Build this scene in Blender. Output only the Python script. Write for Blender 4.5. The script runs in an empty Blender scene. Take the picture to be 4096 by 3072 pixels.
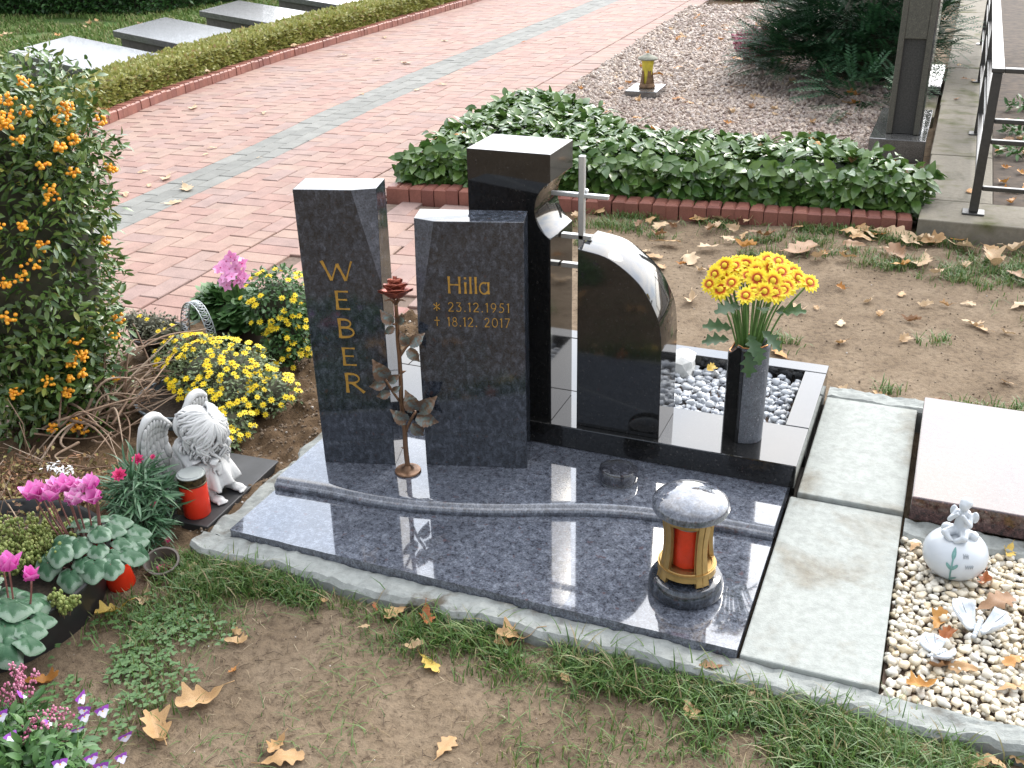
import bpy, math
import numpy as np
from mathutils import Matrix, Vector, Quaternion

# ------------------------------------------------------------------ camera, sky, sun, exposure
SC = bpy.context.scene
COL = SC.collection
rng = np.random.default_rng(11)
PI = math.pi

cam_d = bpy.data.cameras.new('camera')
cam = bpy.data.objects.new('camera', cam_d)
COL.objects.link(cam)
yaw, pit, rol = [math.radians(a) for a in (-22.8222, 25.9763, -1.2782)]
fw = Vector((math.sin(yaw) * math.cos(pit), math.cos(yaw) * math.cos(pit), -math.sin(pit)))
rt = Vector((math.cos(yaw), -math.sin(yaw), 0))
up = rt.cross(fw)
r2 = math.cos(rol) * rt + math.sin(rol) * up
u2 = -math.sin(rol) * rt + math.cos(rol) * up
cm = Matrix((r2, u2, -fw)).transposed().to_4x4()
cm.translation = (1.605, -1.862, 1.61)
cam.matrix_world = cm
cam_d.sensor_width = 36
cam_d.lens = 36.907
cam_d.clip_end = 500
SC.camera = cam

SUN_AZ, SUN_EL = math.radians(12), math.radians(37)      # azimuth from +Y towards +X
sdir = Vector((math.sin(SUN_AZ) * math.cos(SUN_EL), math.cos(SUN_AZ) * math.cos(SUN_EL), math.sin(SUN_EL)))

W = bpy.data.worlds.new('World')
SC.world = W
W.use_nodes = True
nt = W.node_tree
nt.nodes.clear()
def N(t, nt_, **kw):
    n = nt_.nodes.new(t)
    for k, v in kw.items():
        setattr(n, k, v)
    return n
def build_world():
    L = nt.links.new
    out = N('ShaderNodeOutputWorld', nt)
    bg = N('ShaderNodeBackground', nt)
    bg.inputs['Strength'].default_value = 0.10
    sky = N('ShaderNodeTexSky', nt, sky_type='NISHITA', sun_disc=False)
    sky.sun_elevation = SUN_EL
    sky.sun_rotation = SUN_AZ
    sky.air_density = 1.0
    sky.dust_density = 1.5
    tc = N('ShaderNodeTexCoord', nt)
    sep = N('ShaderNodeSeparateXYZ', nt)
    L(tc.outputs['Generated'], sep.inputs[0])
    # project the direction on a cloud layer: p = d.xy / (d.z + .25)
    den = N('ShaderNodeMath', nt, operation='ADD'); den.inputs[1].default_value = 0.28
    mx = N('ShaderNodeMath', nt, operation='MAXIMUM'); mx.inputs[1].default_value = 0.0
    L(sep.outputs[2], mx.inputs[0]); L(mx.outputs[0], den.inputs[0])
    cb = N('ShaderNodeCombineXYZ', nt)
    for i in (0, 1):
        dv = N('ShaderNodeMath', nt, operation='DIVIDE')
        L(sep.outputs[i], dv.inputs[0]); L(den.outputs[0], dv.inputs[1]); L(dv.outputs[0], cb.inputs[i])
    n1 = N('ShaderNodeTexNoise', nt); n1.inputs['Scale'].default_value = 1.7; n1.inputs['Detail'].default_value = 7
    n1.inputs['Roughness'].default_value = 0.58
    L(cb.outputs[0], n1.inputs['Vector'])
    rp = N('ShaderNodeValToRGB', nt)
    rp.color_ramp.elements[0].position = 0.28; rp.color_ramp.elements[1].position = 0.58
    L(n1.outputs[0], rp.inputs[0])
    # cloud radiance: bright veil, brighter round the sun behind it
    dot = N('ShaderNodeVectorMath', nt, operation='DOT_PRODUCT')
    dot.inputs[1].default_value = sdir
    L(tc.outputs['Generated'], dot.inputs[0])
    mr = N('ShaderNodeMapRange', nt); mr.inputs[1].default_value = 0.10; mr.inputs[2].default_value = 1.0
    L(dot.outputs['Value'], mr.inputs[0])
    pw = N('ShaderNodeMath', nt, operation='POWER'); pw.inputs[1].default_value = 1.7
    L(mr.outputs[0], pw.inputs[0])
    gl = N('ShaderNodeMath', nt, operation='MULTIPLY_ADD'); gl.inputs[1].default_value = 60.0; gl.inputs[2].default_value = 11.0
    L(pw.outputs[0], gl.inputs[0])
    # white cloud, or thin bluish veil between the clouds, both lit by the hidden sun
    tint = N('ShaderNodeMix', nt, data_type='RGBA')
    tint.inputs['A'].default_value = (0.52, 0.62, 0.78, 1); tint.inputs['B'].default_value = (1.0, 0.975, 0.94, 1)
    L(rp.outputs[0], tint.inputs['Factor'])
    veil = N('ShaderNodeVectorMath', nt, operation='SCALE')
    L(tint.outputs['Result'], veil.inputs[0]); L(gl.outputs[0], veil.inputs['Scale'])
    add = N('ShaderNodeVectorMath', nt, operation='ADD')
    L(veil.outputs[0], add.inputs[0]); L(sky.outputs[0], add.inputs[1])
    L(add.outputs[0], bg.inputs['Color'])
    L(bg.outputs[0], out.inputs[0])
build_world()

sun_d = bpy.data.lights.new('sun', 'SUN')
sun = bpy.data.objects.new('sun', sun_d)
COL.objects.link(sun)
sun_d.energy = 1.7
sun_d.angle = math.radians(12)
sun_d.color = (1.0, 0.93, 0.82)
sun.rotation_euler = sdir.to_track_quat('Z', 'Y').to_euler()

SC.view_settings.view_transform = 'Standard'
SC.view_settings.look = 'None'
SC.view_settings.gamma = 1
SC.view_settings.use_curve_mapping = False
SC.view_settings.exposure = -0.05
SC.cycles.max_bounces = 8
SC.cycles.transparent_max_bounces = 12

# ------------------------------------------------------------------ helpers
class MB:
    """collects vertices and faces, builds ONE mesh"""
    def __init__(s):
        s.v = []; s.l = []; s.n = []; s.m = []; s.s = []; s.c = 0
    def add(s, V, F, mi=0, smooth=True):
        V = np.asarray(V, float).reshape(-1, 3)
        for f in F:
            s.l.append(np.asarray(f, np.int64) + s.c)
        s.n.append(np.array([len(f) for f in F], np.int64))
        s.m.append(np.full(len(F), mi)); s.s.append(np.full(len(F), smooth))
        s.v.append(V); s.c += len(V)
        return s
    def batch(s, tv, tf, A, t, mi=0, smooth=True):
        """template verts tv(k,3), faces tf; A (N,3,3) matrices, t (N,3) shifts"""
        A = np.asarray(A, float); t = np.asarray(t, float); n = len(t)
        if n == 0: return s
        P = np.einsum('nij,kj->nki', A, np.asarray(tv, float)) + t[:, None, :]
        k = len(tv)
        flat = np.concatenate([np.asarray(f, np.int64) for f in tf]); sz = np.array([len(f) for f in tf])
        s.l.append((flat[None, :] + (np.arange(n) * k)[:, None] + s.c).ravel())
        s.n.append(np.tile(sz, n)); s.m.append(np.full(n * len(tf), mi)); s.s.append(np.full(n * len(tf), smooth))
        s.v.append(P.reshape(-1, 3)); s.c += n * k
        return s
    def merge(s, o, mi=None):
        if o.c == 0: return s
        for l in o.l: s.l.append(l + s.c)
        s.n += o.n; s.s += o.s
        s.m += o.m if mi is None else [np.full(len(x), mi) for x in o.m]
        s.v += o.v; s.c += o.c
        return s
    def xf(s, M):
        M = np.array(M); 
        s.v = [v @ M[:3, :3].T + M[:3, 3] for v in s.v]
        return s
    def mesh(s, name, mats):
        V = np.concatenate(s.v); Lp = np.concatenate(s.l); n = np.concatenate(s.n)
        me = bpy.data.meshes.new(name)
        me.vertices.add(len(V)); me.vertices.foreach_set('co', V.ravel().astype(np.float32))
        me.loops.add(len(Lp)); me.loops.foreach_set('vertex_index', Lp.astype(np.int32))
        me.polygons.add(len(n))
        st = np.concatenate([[0], np.cumsum(n)[:-1]])
        me.polygons.foreach_set('loop_start', st.astype(np.int32))
        me.polygons.foreach_set('material_index', np.concatenate(s.m).astype(np.int32))
        me.polygons.foreach_set('use_smooth', np.concatenate(s.s).astype(bool))
        me.update(calc_edges=True)
        for m in (mats if isinstance(mats, (list, tuple)) else [mats]):
            me.materials.append(m)
        return me
    def obj(s, name, mats, parent=None, loc=None):
        return link(name, s.mesh(name, mats), parent, loc)

def link(name, me, parent=None, loc=None, mat=None):
    o = bpy.data.objects.new(name, me)
    COL.objects.link(o)
    if parent is not None: o.parent = parent
    if mat is not None: o.matrix_local = mat
    elif loc is not None: o.location = loc
    return o
def tag(o, label=None, cat=None, group=None, kind=None):
    if label: o['label'] = label
    if cat: o['category'] = cat
    if group: o['group'] = group
    if kind: o['kind'] = kind
    return o
def thing(name, label, cat, loc=(0, 0, 0), rz=0, group=None):
    o = bpy.data.objects.new(name, None)
    COL.objects.link(o)
    o.empty_display_size = 0.05
    o.location = loc; o.rotation_euler = (0, 0, rz)
    return tag(o, label, cat, group)
def bev(o, w, seg=2):
    m = o.modifiers.new('bevel', 'BEVEL'); m.width = w; m.segments = seg; m.limit_method = 'ANGLE'
    m.angle_limit = math.radians(35); m.harden_normals = False
    return o

# templates ---------------------------------------------------------
def box(mb, x0, x1, y0, y1, z0, z1, mi=0):
    V = [(x, y, z) for z in (z0, z1) for x, y in ((x0, y0), (x1, y0), (x1, y1), (x0, y1))]
    F = [(3, 2, 1, 0), (4, 5, 6, 7), (0, 1, 5, 4), (1, 2, 6, 5), (2, 3, 7, 6), (3, 0, 4, 7)]
    return mb.add(V, F, mi, False)
def prism(mb, poly, z0, z1, mi=0, zt=None, smooth=False):
    """polygon (CCW, xy) extruded from z0 to z1; zt: per-vertex top heights"""
    n = len(poly)
    V = [(p[0], p[1], z0) for p in poly] + [(p[0], p[1], z1 if zt is None else zt[i]) for i, p in enumerate(poly)]
    mb.add(V, [tuple(range(n))[::-1], tuple(range(n, 2 * n))], mi, False)
    b = mb.c - 2 * n
    F = [(i, (i + 1) % n, n + (i + 1) % n, n + i) for i in range(n)]
    mb.add(V, F, mi, smooth)
    return mb
def lathe(mb, prof, n=32, mi=0, smooth=True, cap=True, c=(0, 0, 0)):
    """surface of revolution; rings are split where the profile turns sharply, so edges stay crisp"""
    prof = list(prof); runs = [[prof[0]]]
    for i in range(1, len(prof)):
        runs[-1].append(prof[i])
        if i < len(prof) - 1:
            u = np.subtract(prof[i], prof[i - 1]); w = np.subtract(prof[i + 1], prof[i]); lu, lw = np.hypot(*u), np.hypot(*w)
            if lu > 1e-9 and lw > 1e-9 and (u @ w) / (lu * lw) < 0.80: runs.append([prof[i]])
    for run in runs:
        V = []
        for r, z in run:
            for i in range(n):
                a = 2 * PI * i / n
                V.append((c[0] + r * math.cos(a), c[1] + r * math.sin(a), c[2] + z))
        F = [(j * n + i, j * n + (i + 1) % n, (j + 1) * n + (i + 1) % n, (j + 1) * n + i) for j in range(len(run) - 1) for i in range(n)]
        mb.add(V, F, mi, smooth)
    if cap:
        for (r, z), fl in ((prof[0], True), (prof[-1], False)):
            V = [(c[0] + r * math.cos(2 * PI * i / n), c[1] + r * math.sin(2 * PI * i / n), c[2] + z) for i in range(n)]
            f = tuple(range(n)); mb.add(V, [f[::-1] if fl else f], mi, False)
    return mb
def tube(mb, pts, rad, n=8, mi=0, cap=True):
    P = np.asarray(pts, float); k = len(P)
    R = np.full(k, rad) if np.isscalar(rad) else np.asarray(rad, float)
    T = np.gradient(P, axis=0); T /= np.linalg.norm(T, axis=1)[:, None] + 1e-12
    a = np.array([0, 0, 1.0]) if abs(T[0][2]) < 0.9 else np.array([1.0, 0, 0])
    V = []
    u = np.cross(a, T[0]); u /= np.linalg.norm(u)
    for i in range(k):
        u = u - T[i] * (u @ T[i]); u /= np.linalg.norm(u) + 1e-12
        w = np.cross(T[i], u)
        for j in range(n):
            an = 2 * PI * j / n
            V.append(P[i] + R[i] * (math.cos(an) * u + math.sin(an) * w))
    F = [(i * n + j, i * n + (j + 1) % n, (i + 1) * n + (j + 1) % n, (i + 1) * n + j) for i in range(k - 1) for j in range(n)]
    if cap: F += [tuple(range(n))[::-1], tuple((k - 1) * n + j for j in range(n))]
    return mb.add(V, F, mi, True)
def smoothline(pts, n=12):
    """Catmull-Rom through points"""
    P = np.asarray(pts, float)
    Q = np.vstack([2 * P[0] - P[1], P, 2 * P[-1] - P[-2]])
    o = []
    for i in range(1, len(Q) - 2):
        for t in np.linspace(0, 1, n, endpoint=False):
            o.append(0.5 * (2 * Q[i] + (Q[i + 1] - Q[i - 1]) * t + (2 * Q[i - 1] - 5 * Q[i] + 4 * Q[i + 1] - Q[i + 2]) * t * t
                            + (3 * Q[i] - Q[i - 1] - 3 * Q[i + 1] + Q[i + 2]) * t ** 3))
    o.append(P[-1])
    return np.array(o)
def ico(sub=1):
    import bmesh
    bm = bmesh.new(); bmesh.ops.create_icosphere(bm, subdivisions=sub, radius=1)
    V = np.array([v.co[:] for v in bm.verts]); F = [tuple(v.index for v in f.verts) for f in bm.faces]
    bm.free()
    return V, F
ICO1, ICO2, ICO3 = ico(1), ico(2), ico(3)
def blob(mb, c, r, sub=ICO2, R=None, mi=0):
    V = sub[0] * np.asarray(r, float)
    if R is not None: V = V @ np.asarray(R).T
    return mb.add(V + np.asarray(c, float), sub[1], mi, True)
def leaf_t(L, w, n=4, fold=0.2, curl=0.15, shape=1.0, base=0.0):
    """a leaf along +X, midrib folded, tip bent down; 3 x (n+1) verts"""
    V = []; F = []
    for i in range(n + 1):
        t = i / n
        ww = w * 0.5 * (math.sin(PI * min(1, t ** shape * 0.97 + 0.015)) ** 0.8 + base * (1 - t))
        z = -curl * L * t * t
        V += [(L * t, -ww, z + fold * ww), (L * t, 0, z), (L * t, ww, z + fold * ww)]
    for i in range(n):
        a = 3 * i
        F += [(a, a + 1, a + 4, a + 3), (a + 1, a + 2, a + 5, a + 4)]
    return np.array(V), [f[::-1] for f in F]
def rot_from(x, up_=(0, 0, 1)):
    """(N,3) x-axes -> (N,3,3) with column 0 = x, column 2 near up"""
    x = np.asarray(x, float); x = x / (np.linalg.norm(x, axis=1)[:, None] + 1e-9)
    up_ = np.broadcast_to(np.asarray(up_, float), x.shape)
    y = np.cross(up_, x); y /= np.linalg.norm(y, axis=1)[:, None] + 1e-9
    z = np.cross(x, y)
    return np.stack([x, y, z], axis=2)
def rand_unit(n):
    v = rng.normal(size=(n, 3)); return v / np.linalg.norm(v, axis=1)[:, None]
def M4(R, t):
    M = Matrix.Identity(4)
    for i in range(3):
        for j in range(3): M[i][j] = float(R[i][j])
        M[i][3] = float(t[i])
    return M
def inst(name, me, parent, A, t):
    return link(name, me, parent, mat=M4(A, t))
def vnoise(x, y, f, seed=0):
    """cheap smooth 2D value noise, vectorised"""
    x = np.asarray(x) * f + 17.3 * seed; y = np.asarray(y) * f - 9.1 * seed
    xi = np.floor(x).astype(np.int64); yi = np.floor(y).astype(np.int64)
    fx = x - xi; fy = y - yi
    fx = fx * fx * (3 - 2 * fx); fy = fy * fy * (3 - 2 * fy)
    def h(a, b):
        k = (a * 374761393 + b * 668265263 + seed * 144665) & 0xffffffff
        k = ((k ^ (k >> 13)) * 1274126177) & 0xffffffff
        return ((k ^ (k >> 16)) & 0xffff) / 65535.0
    return (h(xi, yi) * (1 - fx) + h(xi + 1, yi) * fx) * (1 - fy) + (h(xi, yi + 1) * (1 - fx) + h(xi + 1, yi + 1) * fx) * fy

def dia(w=0.5, fold=0.25):
    """cheapest leaf: one bent quad"""
    return np.array([(0, 0, 0), (0.5, -w / 2, fold * w / 2), (1, 0, -0.05), (0.5, w / 2, fold * w / 2)]), [(0, 1, 2), (0, 2, 3)]
# ------------------------------------------------------------------ materials
def new_mat(name):
    m = bpy.data.materials.new(name); m.use_nodes = True
    t = m.node_tree; b = t.nodes['Principled BSDF']
    return m, t, b
def setp(b, **kw):
    for k, v in kw.items():
        k = {'rough': 'Roughness', 'ior': 'IOR', 'metal': 'Metallic', 'coat': 'Coat Weight', 'coatr': 'Coat Roughness', 'spec': 'Specular IOR Level',
             'trans': 'Transmission Weight', 'sheen': 'Sheen Weight', 'sss': 'Subsurface Weight'}.get(k, k)
        b.inputs[k].default_value = v
def ramp(t, stops, interp='LINEAR'):
    r = t.nodes.new('ShaderNodeValToRGB'); e = r.color_ramp.elements
    r.color_ramp.interpolation = interp
    while len(e) < len(stops): e.new(0.5)
    for i, (p, c) in enumerate(stops):
        e[i].position = p; e[i].color = (*c, 1)
    return r
def noise(t, scale, detail=4, rough=0.55, dist=0.0, co='Object', vec=None, sc3=None):
    n = t.nodes.new('ShaderNodeTexNoise')
    n.inputs['Scale'].default_value = scale; n.inputs['Detail'].default_value = detail
    n.inputs['Roughness'].default_value = rough; n.inputs['Distortion'].default_value = dist
    if vec is None:
        g = t.nodes.new('ShaderNodeNewGeometry') if co == 'World' else t.nodes.new('ShaderNodeTexCoord')
        o = g.outputs['Position'] if co == 'World' else g.outputs[co]
    else: o = vec
    if sc3:
        mp = t.nodes.new('ShaderNodeMapping'); mp.inputs['Scale'].default_value = sc3
        t.links.new(o, mp.inputs[0]); o = mp.outputs[0]
    t.links.new(o, n.inputs['Vector'])
    return n
def mixc(t, a, b, f=None, fac=0.5, mode='MIX'):
    m = t.nodes.new('ShaderNodeMix'); m.data_type = 'RGBA'; m.blend_type = mode
    m.inputs['Factor'].default_value = fac
    if f is not None: t.links.new(f, m.inputs['Factor'])
    for s, k in ((a, 'A'), (b, 'B')):
        if isinstance(s, tuple): m.inputs[k].default_value = (*s, 1)
        else: t.links.new(s, m.inputs[k])
    return m.outputs['Result']
def bump(t, b, h, strength=0.3, dist=0.01):
    n = t.nodes.new('ShaderNodeBump'); n.inputs['Strength'].default_value = strength; n.inputs['Distance'].default_value = dist
    t.links.new(h, n.inputs['Height']); t.links.new(n.outputs[0], b.inputs['Normal'])
def rnd_island(t, add_obj=True):
    """random number per mesh island, shifted per object"""
    g = t.nodes.new('ShaderNodeNewGeometry'); o = t.nodes.new('ShaderNodeObjectInfo')
    a = t.nodes.new('ShaderNodeMath'); a.operation = 'ADD'
    t.links.new(g.outputs['Random Per Island'], a.inputs[0]); t.links.new(o.outputs['Random'], a.inputs[1])
    f = t.nodes.new('ShaderNodeMath'); f.operation = 'FRACT'; t.links.new(a.outputs[0], f.inputs[0])
    return f.outputs[0]
def plain(name, c, rough=0.6, var=0.25, scale=30, bmp=0.0, **kw):
    m, t, b = new_mat(name)
    n = noise(t, scale, 4)
    lo = tuple(x * (1 - var) for x in c); hi = tuple(min(1, x * (1 + var)) for x in c)
    r = ramp(t, [(0.3, lo), (0.7, hi)]); t.links.new(n.outputs[0], r.inputs[0])
    t.links.new(r.outputs[0], b.inputs['Base Color'])
    setp(b, rough=rough, **kw)
    if bmp: bump(t, b, n.outputs[0], bmp, 0.004)
    return m
def islands(name, stops, rough=0.5, transl=0.0, grain=0.15, gscale=60, **kw):
    """every island (leaf, petal, stone) its own colour from the stops"""
    m, t, b = new_mat(name)
    r = ramp(t, stops); t.links.new(rnd_island(t), r.inputs[0])
    n = noise(t, gscale, 3)
    g = ramp(t, [(0.25, (1 - grain,) * 3), (0.75, (1 + grain,) * 3)]); t.links.new(n.outputs[0], g.inputs[0])
    c = mixc(t, r.outputs[0], g.outputs[0], fac=1.0, mode='MULTIPLY')
    t.links.new(c, b.inputs['Base Color'])
    setp(b, rough=rough, **kw)
    if transl:
        tr = t.nodes.new('ShaderNodeBsdfTranslucent'); t.links.new(c, tr.inputs['Color'])
        mx = t.nodes.new('ShaderNodeMixShader'); mx.inputs[0].default_value = transl
        t.links.new(b.outputs[0], mx.inputs[1]); t.links.new(tr.outputs[0], mx.inputs[2])
        t.links.new(mx.outputs[0], t.nodes['Material Output'].inputs['Surface'])
    return m

def granite(name, dark, mid, light, speck, sc=1.0, coat=1.0, rough=0.07):
    m, t, b = new_mat(name)
    n1 = noise(t, 62 * sc, 5, 0.68, 0.5, sc3=(1, 1, 0.7)); n2 = noise(t, 210 * sc, 4, 0.7); n3 = noise(t, 9 * sc, 5, 0.65)
    r1 = ramp(t, [(0.32, dark), (0.5, mid), (0.70, light)]); t.links.new(n1.outputs[0], r1.inputs[0])
    r2 = ramp(t, [(0.35, (0.35,) * 3), (0.62, (1.35,) * 3)]); t.links.new(n2.outputs[0], r2.inputs[0])
    c = mixc(t, r1.outputs[0], r2.outputs[0], fac=0.85, mode='MULTIPLY')
    r3 = ramp(t, [(0.3, (0.82,) * 3), (0.7, (1.18,) * 3)]); t.links.new(n3.outputs[0], r3.inputs[0])
    c = mixc(t, c, r3.outputs[0], fac=1.0, mode='MULTIPLY')
    n4 = noise(t, 55 * sc, 2, 0.5); r4 = ramp(t, [(0.66, (0,) * 3), (0.72, (1,) * 3)]); t.links.new(n4.outputs[0], r4.inputs[0])
    c = mixc(t, c, speck, f=r4.outputs[0])
    t.links.new(c, b.inputs['Base Color'])
    setp(b, rough=rough, ior=1.55, coat=coat, coatr=0.015)
    b.inputs['Coat IOR'].default_value = 1.6
    return m
MAT = {}
MAT['blue_granite'] = granite('blue_granite', (0.038, 0.042, 0.053), (0.094, 0.103, 0.128), (0.172, 0.188, 0.220), (0.080, 0.060, 0.068), coat=0.65)
MAT['blue_granite_dark'] = granite('blue_granite_upright_shaded', (0.011, 0.013, 0.017), (0.028, 0.033, 0.043), (0.078, 0.088, 0.112), (0.042, 0.028, 0.030), coat=0.12)  # slab granite darkened for the uprights, their shade put into the colour
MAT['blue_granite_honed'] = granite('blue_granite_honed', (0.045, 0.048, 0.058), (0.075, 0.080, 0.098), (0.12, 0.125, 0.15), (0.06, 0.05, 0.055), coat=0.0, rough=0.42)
MAT['black_granite'] = granite('black_granite', (0.006, 0.006, 0.006), (0.010, 0.010, 0.010), (0.020, 0.019, 0.018), (0.045, 0.042, 0.04), sc=2.2, coat=0.12)
MAT['honed_granite'] = granite('honed_granite', (0.055, 0.06, 0.07), (0.09, 0.098, 0.115), (0.14, 0.15, 0.17), (0.25, 0.25, 0.27), sc=2.5, coat=0.0, rough=0.5)
MAT['red_granite'] = granite('red_granite', (0.02, 0.012, 0.012), (0.06, 0.03, 0.028), (0.12, 0.06, 0.055), (0.16, 0.09, 0.08), sc=1.2, coat=0.15)
MAT['grey_granite'] = granite('grey_granite', (0.06, 0.058, 0.055), (0.10, 0.098, 0.095), (0.16, 0.155, 0.15), (0.06, 0.06, 0.06), sc=3, coat=0.7, rough=0.12)
MAT['rough_granite'] = granite('rough_granite', (0.045, 0.042, 0.034), (0.085, 0.078, 0.06), (0.13, 0.12, 0.09), (0.06, 0.055, 0.04), sc=3, coat=0.0, rough=0.6)

def concrete(name, c, stain, rough=0.85, moss=None, coarse=1.0):
    m, t, b = new_mat(name)
    n1 = noise(t, 3.2 * coarse, 6, 0.62, 0.4, co='World'); n2 = noise(t, 40, 5, 0.7, co='World'); n3 = noise(t, 260, 2, 0.5, co='World')
    r1 = ramp(t, [(0.30, stain), (0.44, c), (0.75, tuple(x * 1.08 for x in c))]); t.links.new(n1.outputs[0], r1.inputs[0])
    r2 = ramp(t, [(0.3, (0.80,) * 3), (0.6, (1.08,) * 3)]); t.links.new(n2.outputs[0], r2.inputs[0])
    k = mixc(t, r1.outputs[0], r2.outputs[0], fac=1.0, mode='MULTIPLY')
    if moss:
        n4 = noise(t, 5, 5, 0.65, co='World'); r4 = ramp(t, [(0.52, (0,) * 3), (0.68, (1,) * 3)]); t.links.new(n4.outputs[0], r4.inputs[0])
        k = mixc(t, k, moss, f=r4.outputs[0])
    t.links.new(k, b.inputs['Base Color']); setp(b, rough=rough, spec=0.2)
    ad = t.nodes.new('ShaderNodeMath'); ad.operation = 'ADD'; t.links.new(n2.outputs[0], ad.inputs[0]); t.links.new(n3.outputs[0], ad.inputs[1])
    bump(t, b, ad.outputs[0], 0.25, 0.004)
    return m
MAT['plate_concrete'] = concrete('pale_concrete', (0.300, 0.315, 0.295), (0.195, 0.178, 0.142))
MAT['rough_concrete'] = concrete('rough_concrete', (0.25, 0.262, 0.248), (0.105, 0.088, 0.066), coarse=2.5)
MAT['mossy_concrete'] = concrete('mossy_concrete', (0.19, 0.17, 0.135), (0.11, 0.10, 0.075), moss=(0.085, 0.085, 0.035))
MAT['white_stone'] = concrete('white_stone', (0.55, 0.55, 0.53), (0.42, 0.41, 0.39), 0.6)

def soil_mat():
    m, t, b = new_mat('soil')
    n1 = noise(t, 3.4, 7, 0.68, 0.4, co='World'); n2 = noise(t, 45, 6, 0.72, co='World'); n3 = noise(t, 150, 4, 0.7, co='World')
    r1 = ramp(t, [(0.32, (0.125, 0.090, 0.058)), (0.48, (0.180, 0.133, 0.088)), (0.66, (0.230, 0.175, 0.120))]); t.links.new(n1.outputs[0], r1.inputs[0])
    r2 = ramp(t, [(0.34, (0.46, 0.43, 0.42)), (0.50, (0.95, 0.95, 0.95)), (0.7, (1.18, 1.16, 1.13))]); t.links.new(n2.outputs[0], r2.inputs[0])
    c = mixc(t, r1.outputs[0], r2.outputs[0], fac=0.85, mode='MULTIPLY')
    r3 = ramp(t, [(0.30, (0.45, 0.42, 0.4)), (0.42, (1, 1, 1)), (0.68, (1, 1, 1)), (0.78, (1.5, 1.5, 1.5))]); t.links.new(n3.outputs[0], r3.inputs[0])
    c = mixc(t, c, r3.outputs[0], fac=0.8, mode='MULTIPLY')
    # the freshly dug bed on the left is darker and browner
    geo = t.nodes.new('ShaderNodeNewGeometry'); sp = t.nodes.new('ShaderNodeSeparateXYZ'); t.links.new(geo.outputs['Position'], sp.inputs[0])
    mr = t.nodes.new('ShaderNodeMapRange'); mr.inputs[1].default_value = 0.03; mr.inputs[2].default_value = -0.12
    t.links.new(sp.outputs[0], mr.inputs[0])
    mr2 = t.nodes.new('ShaderNodeMapRange'); mr2.inputs[1].default_value = -0.08; mr2.inputs[2].default_value = 0.02
    t.links.new(sp.outputs[1], mr2.inputs[0])
    mm = t.nodes.new('ShaderNodeMath'); mm.operation = 'MULTIPLY'; t.links.new(mr.outputs[0], mm.inputs[0]); t.links.new(mr2.outputs[0], mm.inputs[1])
    dug = mixc(t, c, (0.62, 0.54, 0.46), fac=1.0, mode='MULTIPLY')
    c = mixc(t, c, dug, f=mm.outputs[0])
    # far lawn ground goes green
    n5 = noise(t, 1.1, 5, 0.6, co='World'); r5 = ramp(t, [(0.45, (0.055, 0.105, 0.025)), (0.70, (0.15, 0.135, 0.07))]); t.links.new(n5.outputs[0], r5.inputs[0])
    mr3 = t.nodes.new('ShaderNodeMapRange'); mr3.inputs[1].default_value = -4.6; mr3.inputs[2].default_value = -4.9
    t.links.new(sp.outputs[0], mr3.inputs[0])
    c = mixc(t, c, r5.outputs[0], f=mr3.outputs[0])
    t.links.new(c, b.inputs['Base Color']); setp(b, rough=0.95, spec=0.2)
    ad = t.nodes.new('ShaderNodeMath'); ad.operation = 'ADD'; t.links.new(n2.outputs[0], ad.inputs[0]); t.links.new(n3.outputs[0], ad.inputs[1])
    bump(t, b, ad.outputs[0], 0.7, 0.008)
    return m
MAT['soil'] = soil_mat()
def brick_mat(name, stops, rough=0.7, spec=0.22):
    m, t, b = new_mat(name)
    r = ramp(t, stops); t.links.new(rnd_island(t), r.inputs[0])
    n1 = noise(t, 9, 5, 0.6, co='World'); n2 = noise(t, 140, 3, 0.6, co='World')
    r1 = ramp(t, [(0.3, (0.82,) * 3), (0.65, (1.1,) * 3)]); t.links.new(n1.outputs[0], r1.inputs[0])
    c = mixc(t, r.outputs[0], r1.outputs[0], fac=1.0, mode='MULTIPLY')
    r2 = ramp(t, [(0.3, (0.85,) * 3), (0.6, (1.06,) * 3)]); t.links.new(n2.outputs[0], r2.inputs[0])
    c = mixc(t, c, r2.outputs[0], fac=1.0, mode='MULTIPLY')
    t.links.new(c, b.inputs['Base Color']); setp(b, rough=rough, spec=spec)
    bump(t, b, n2.outputs[0], 0.15, 0.003)
    return m
MAT['paver'] = brick_mat('pink_paver', [(0.0, (0.265, 0.160, 0.132)), (0.3, (0.285, 0.182, 0.148)), (0.6, (0.295, 0.200, 0.158)), (0.85, (0.258, 0.178, 0.156)), (1.0, (0.280, 0.168, 0.136))])
MAT['grey_paver'] = brick_mat('grey_paver', [(0.0, (0.165, 0.165, 0.150)), (1.0, (0.205, 0.203, 0.185))])
MAT['kerb_brick'] = brick_mat('red_kerb_brick', [(0.0, (0.21, 0.088, 0.066)), (0.5, (0.26, 0.108, 0.080)), (1.0, (0.19, 0.075, 0.060))], 0.45)
MAT['joint'] = plain('joint_sand', (0.13, 0.09, 0.068), 0.95, 0.3, 40)
MAT['steel'] = plain('brushed_steel', (0.58, 0.585, 0.58), 0.42, 0.06, 200, metal=0.85)
MAT['bronze'] = None
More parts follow.
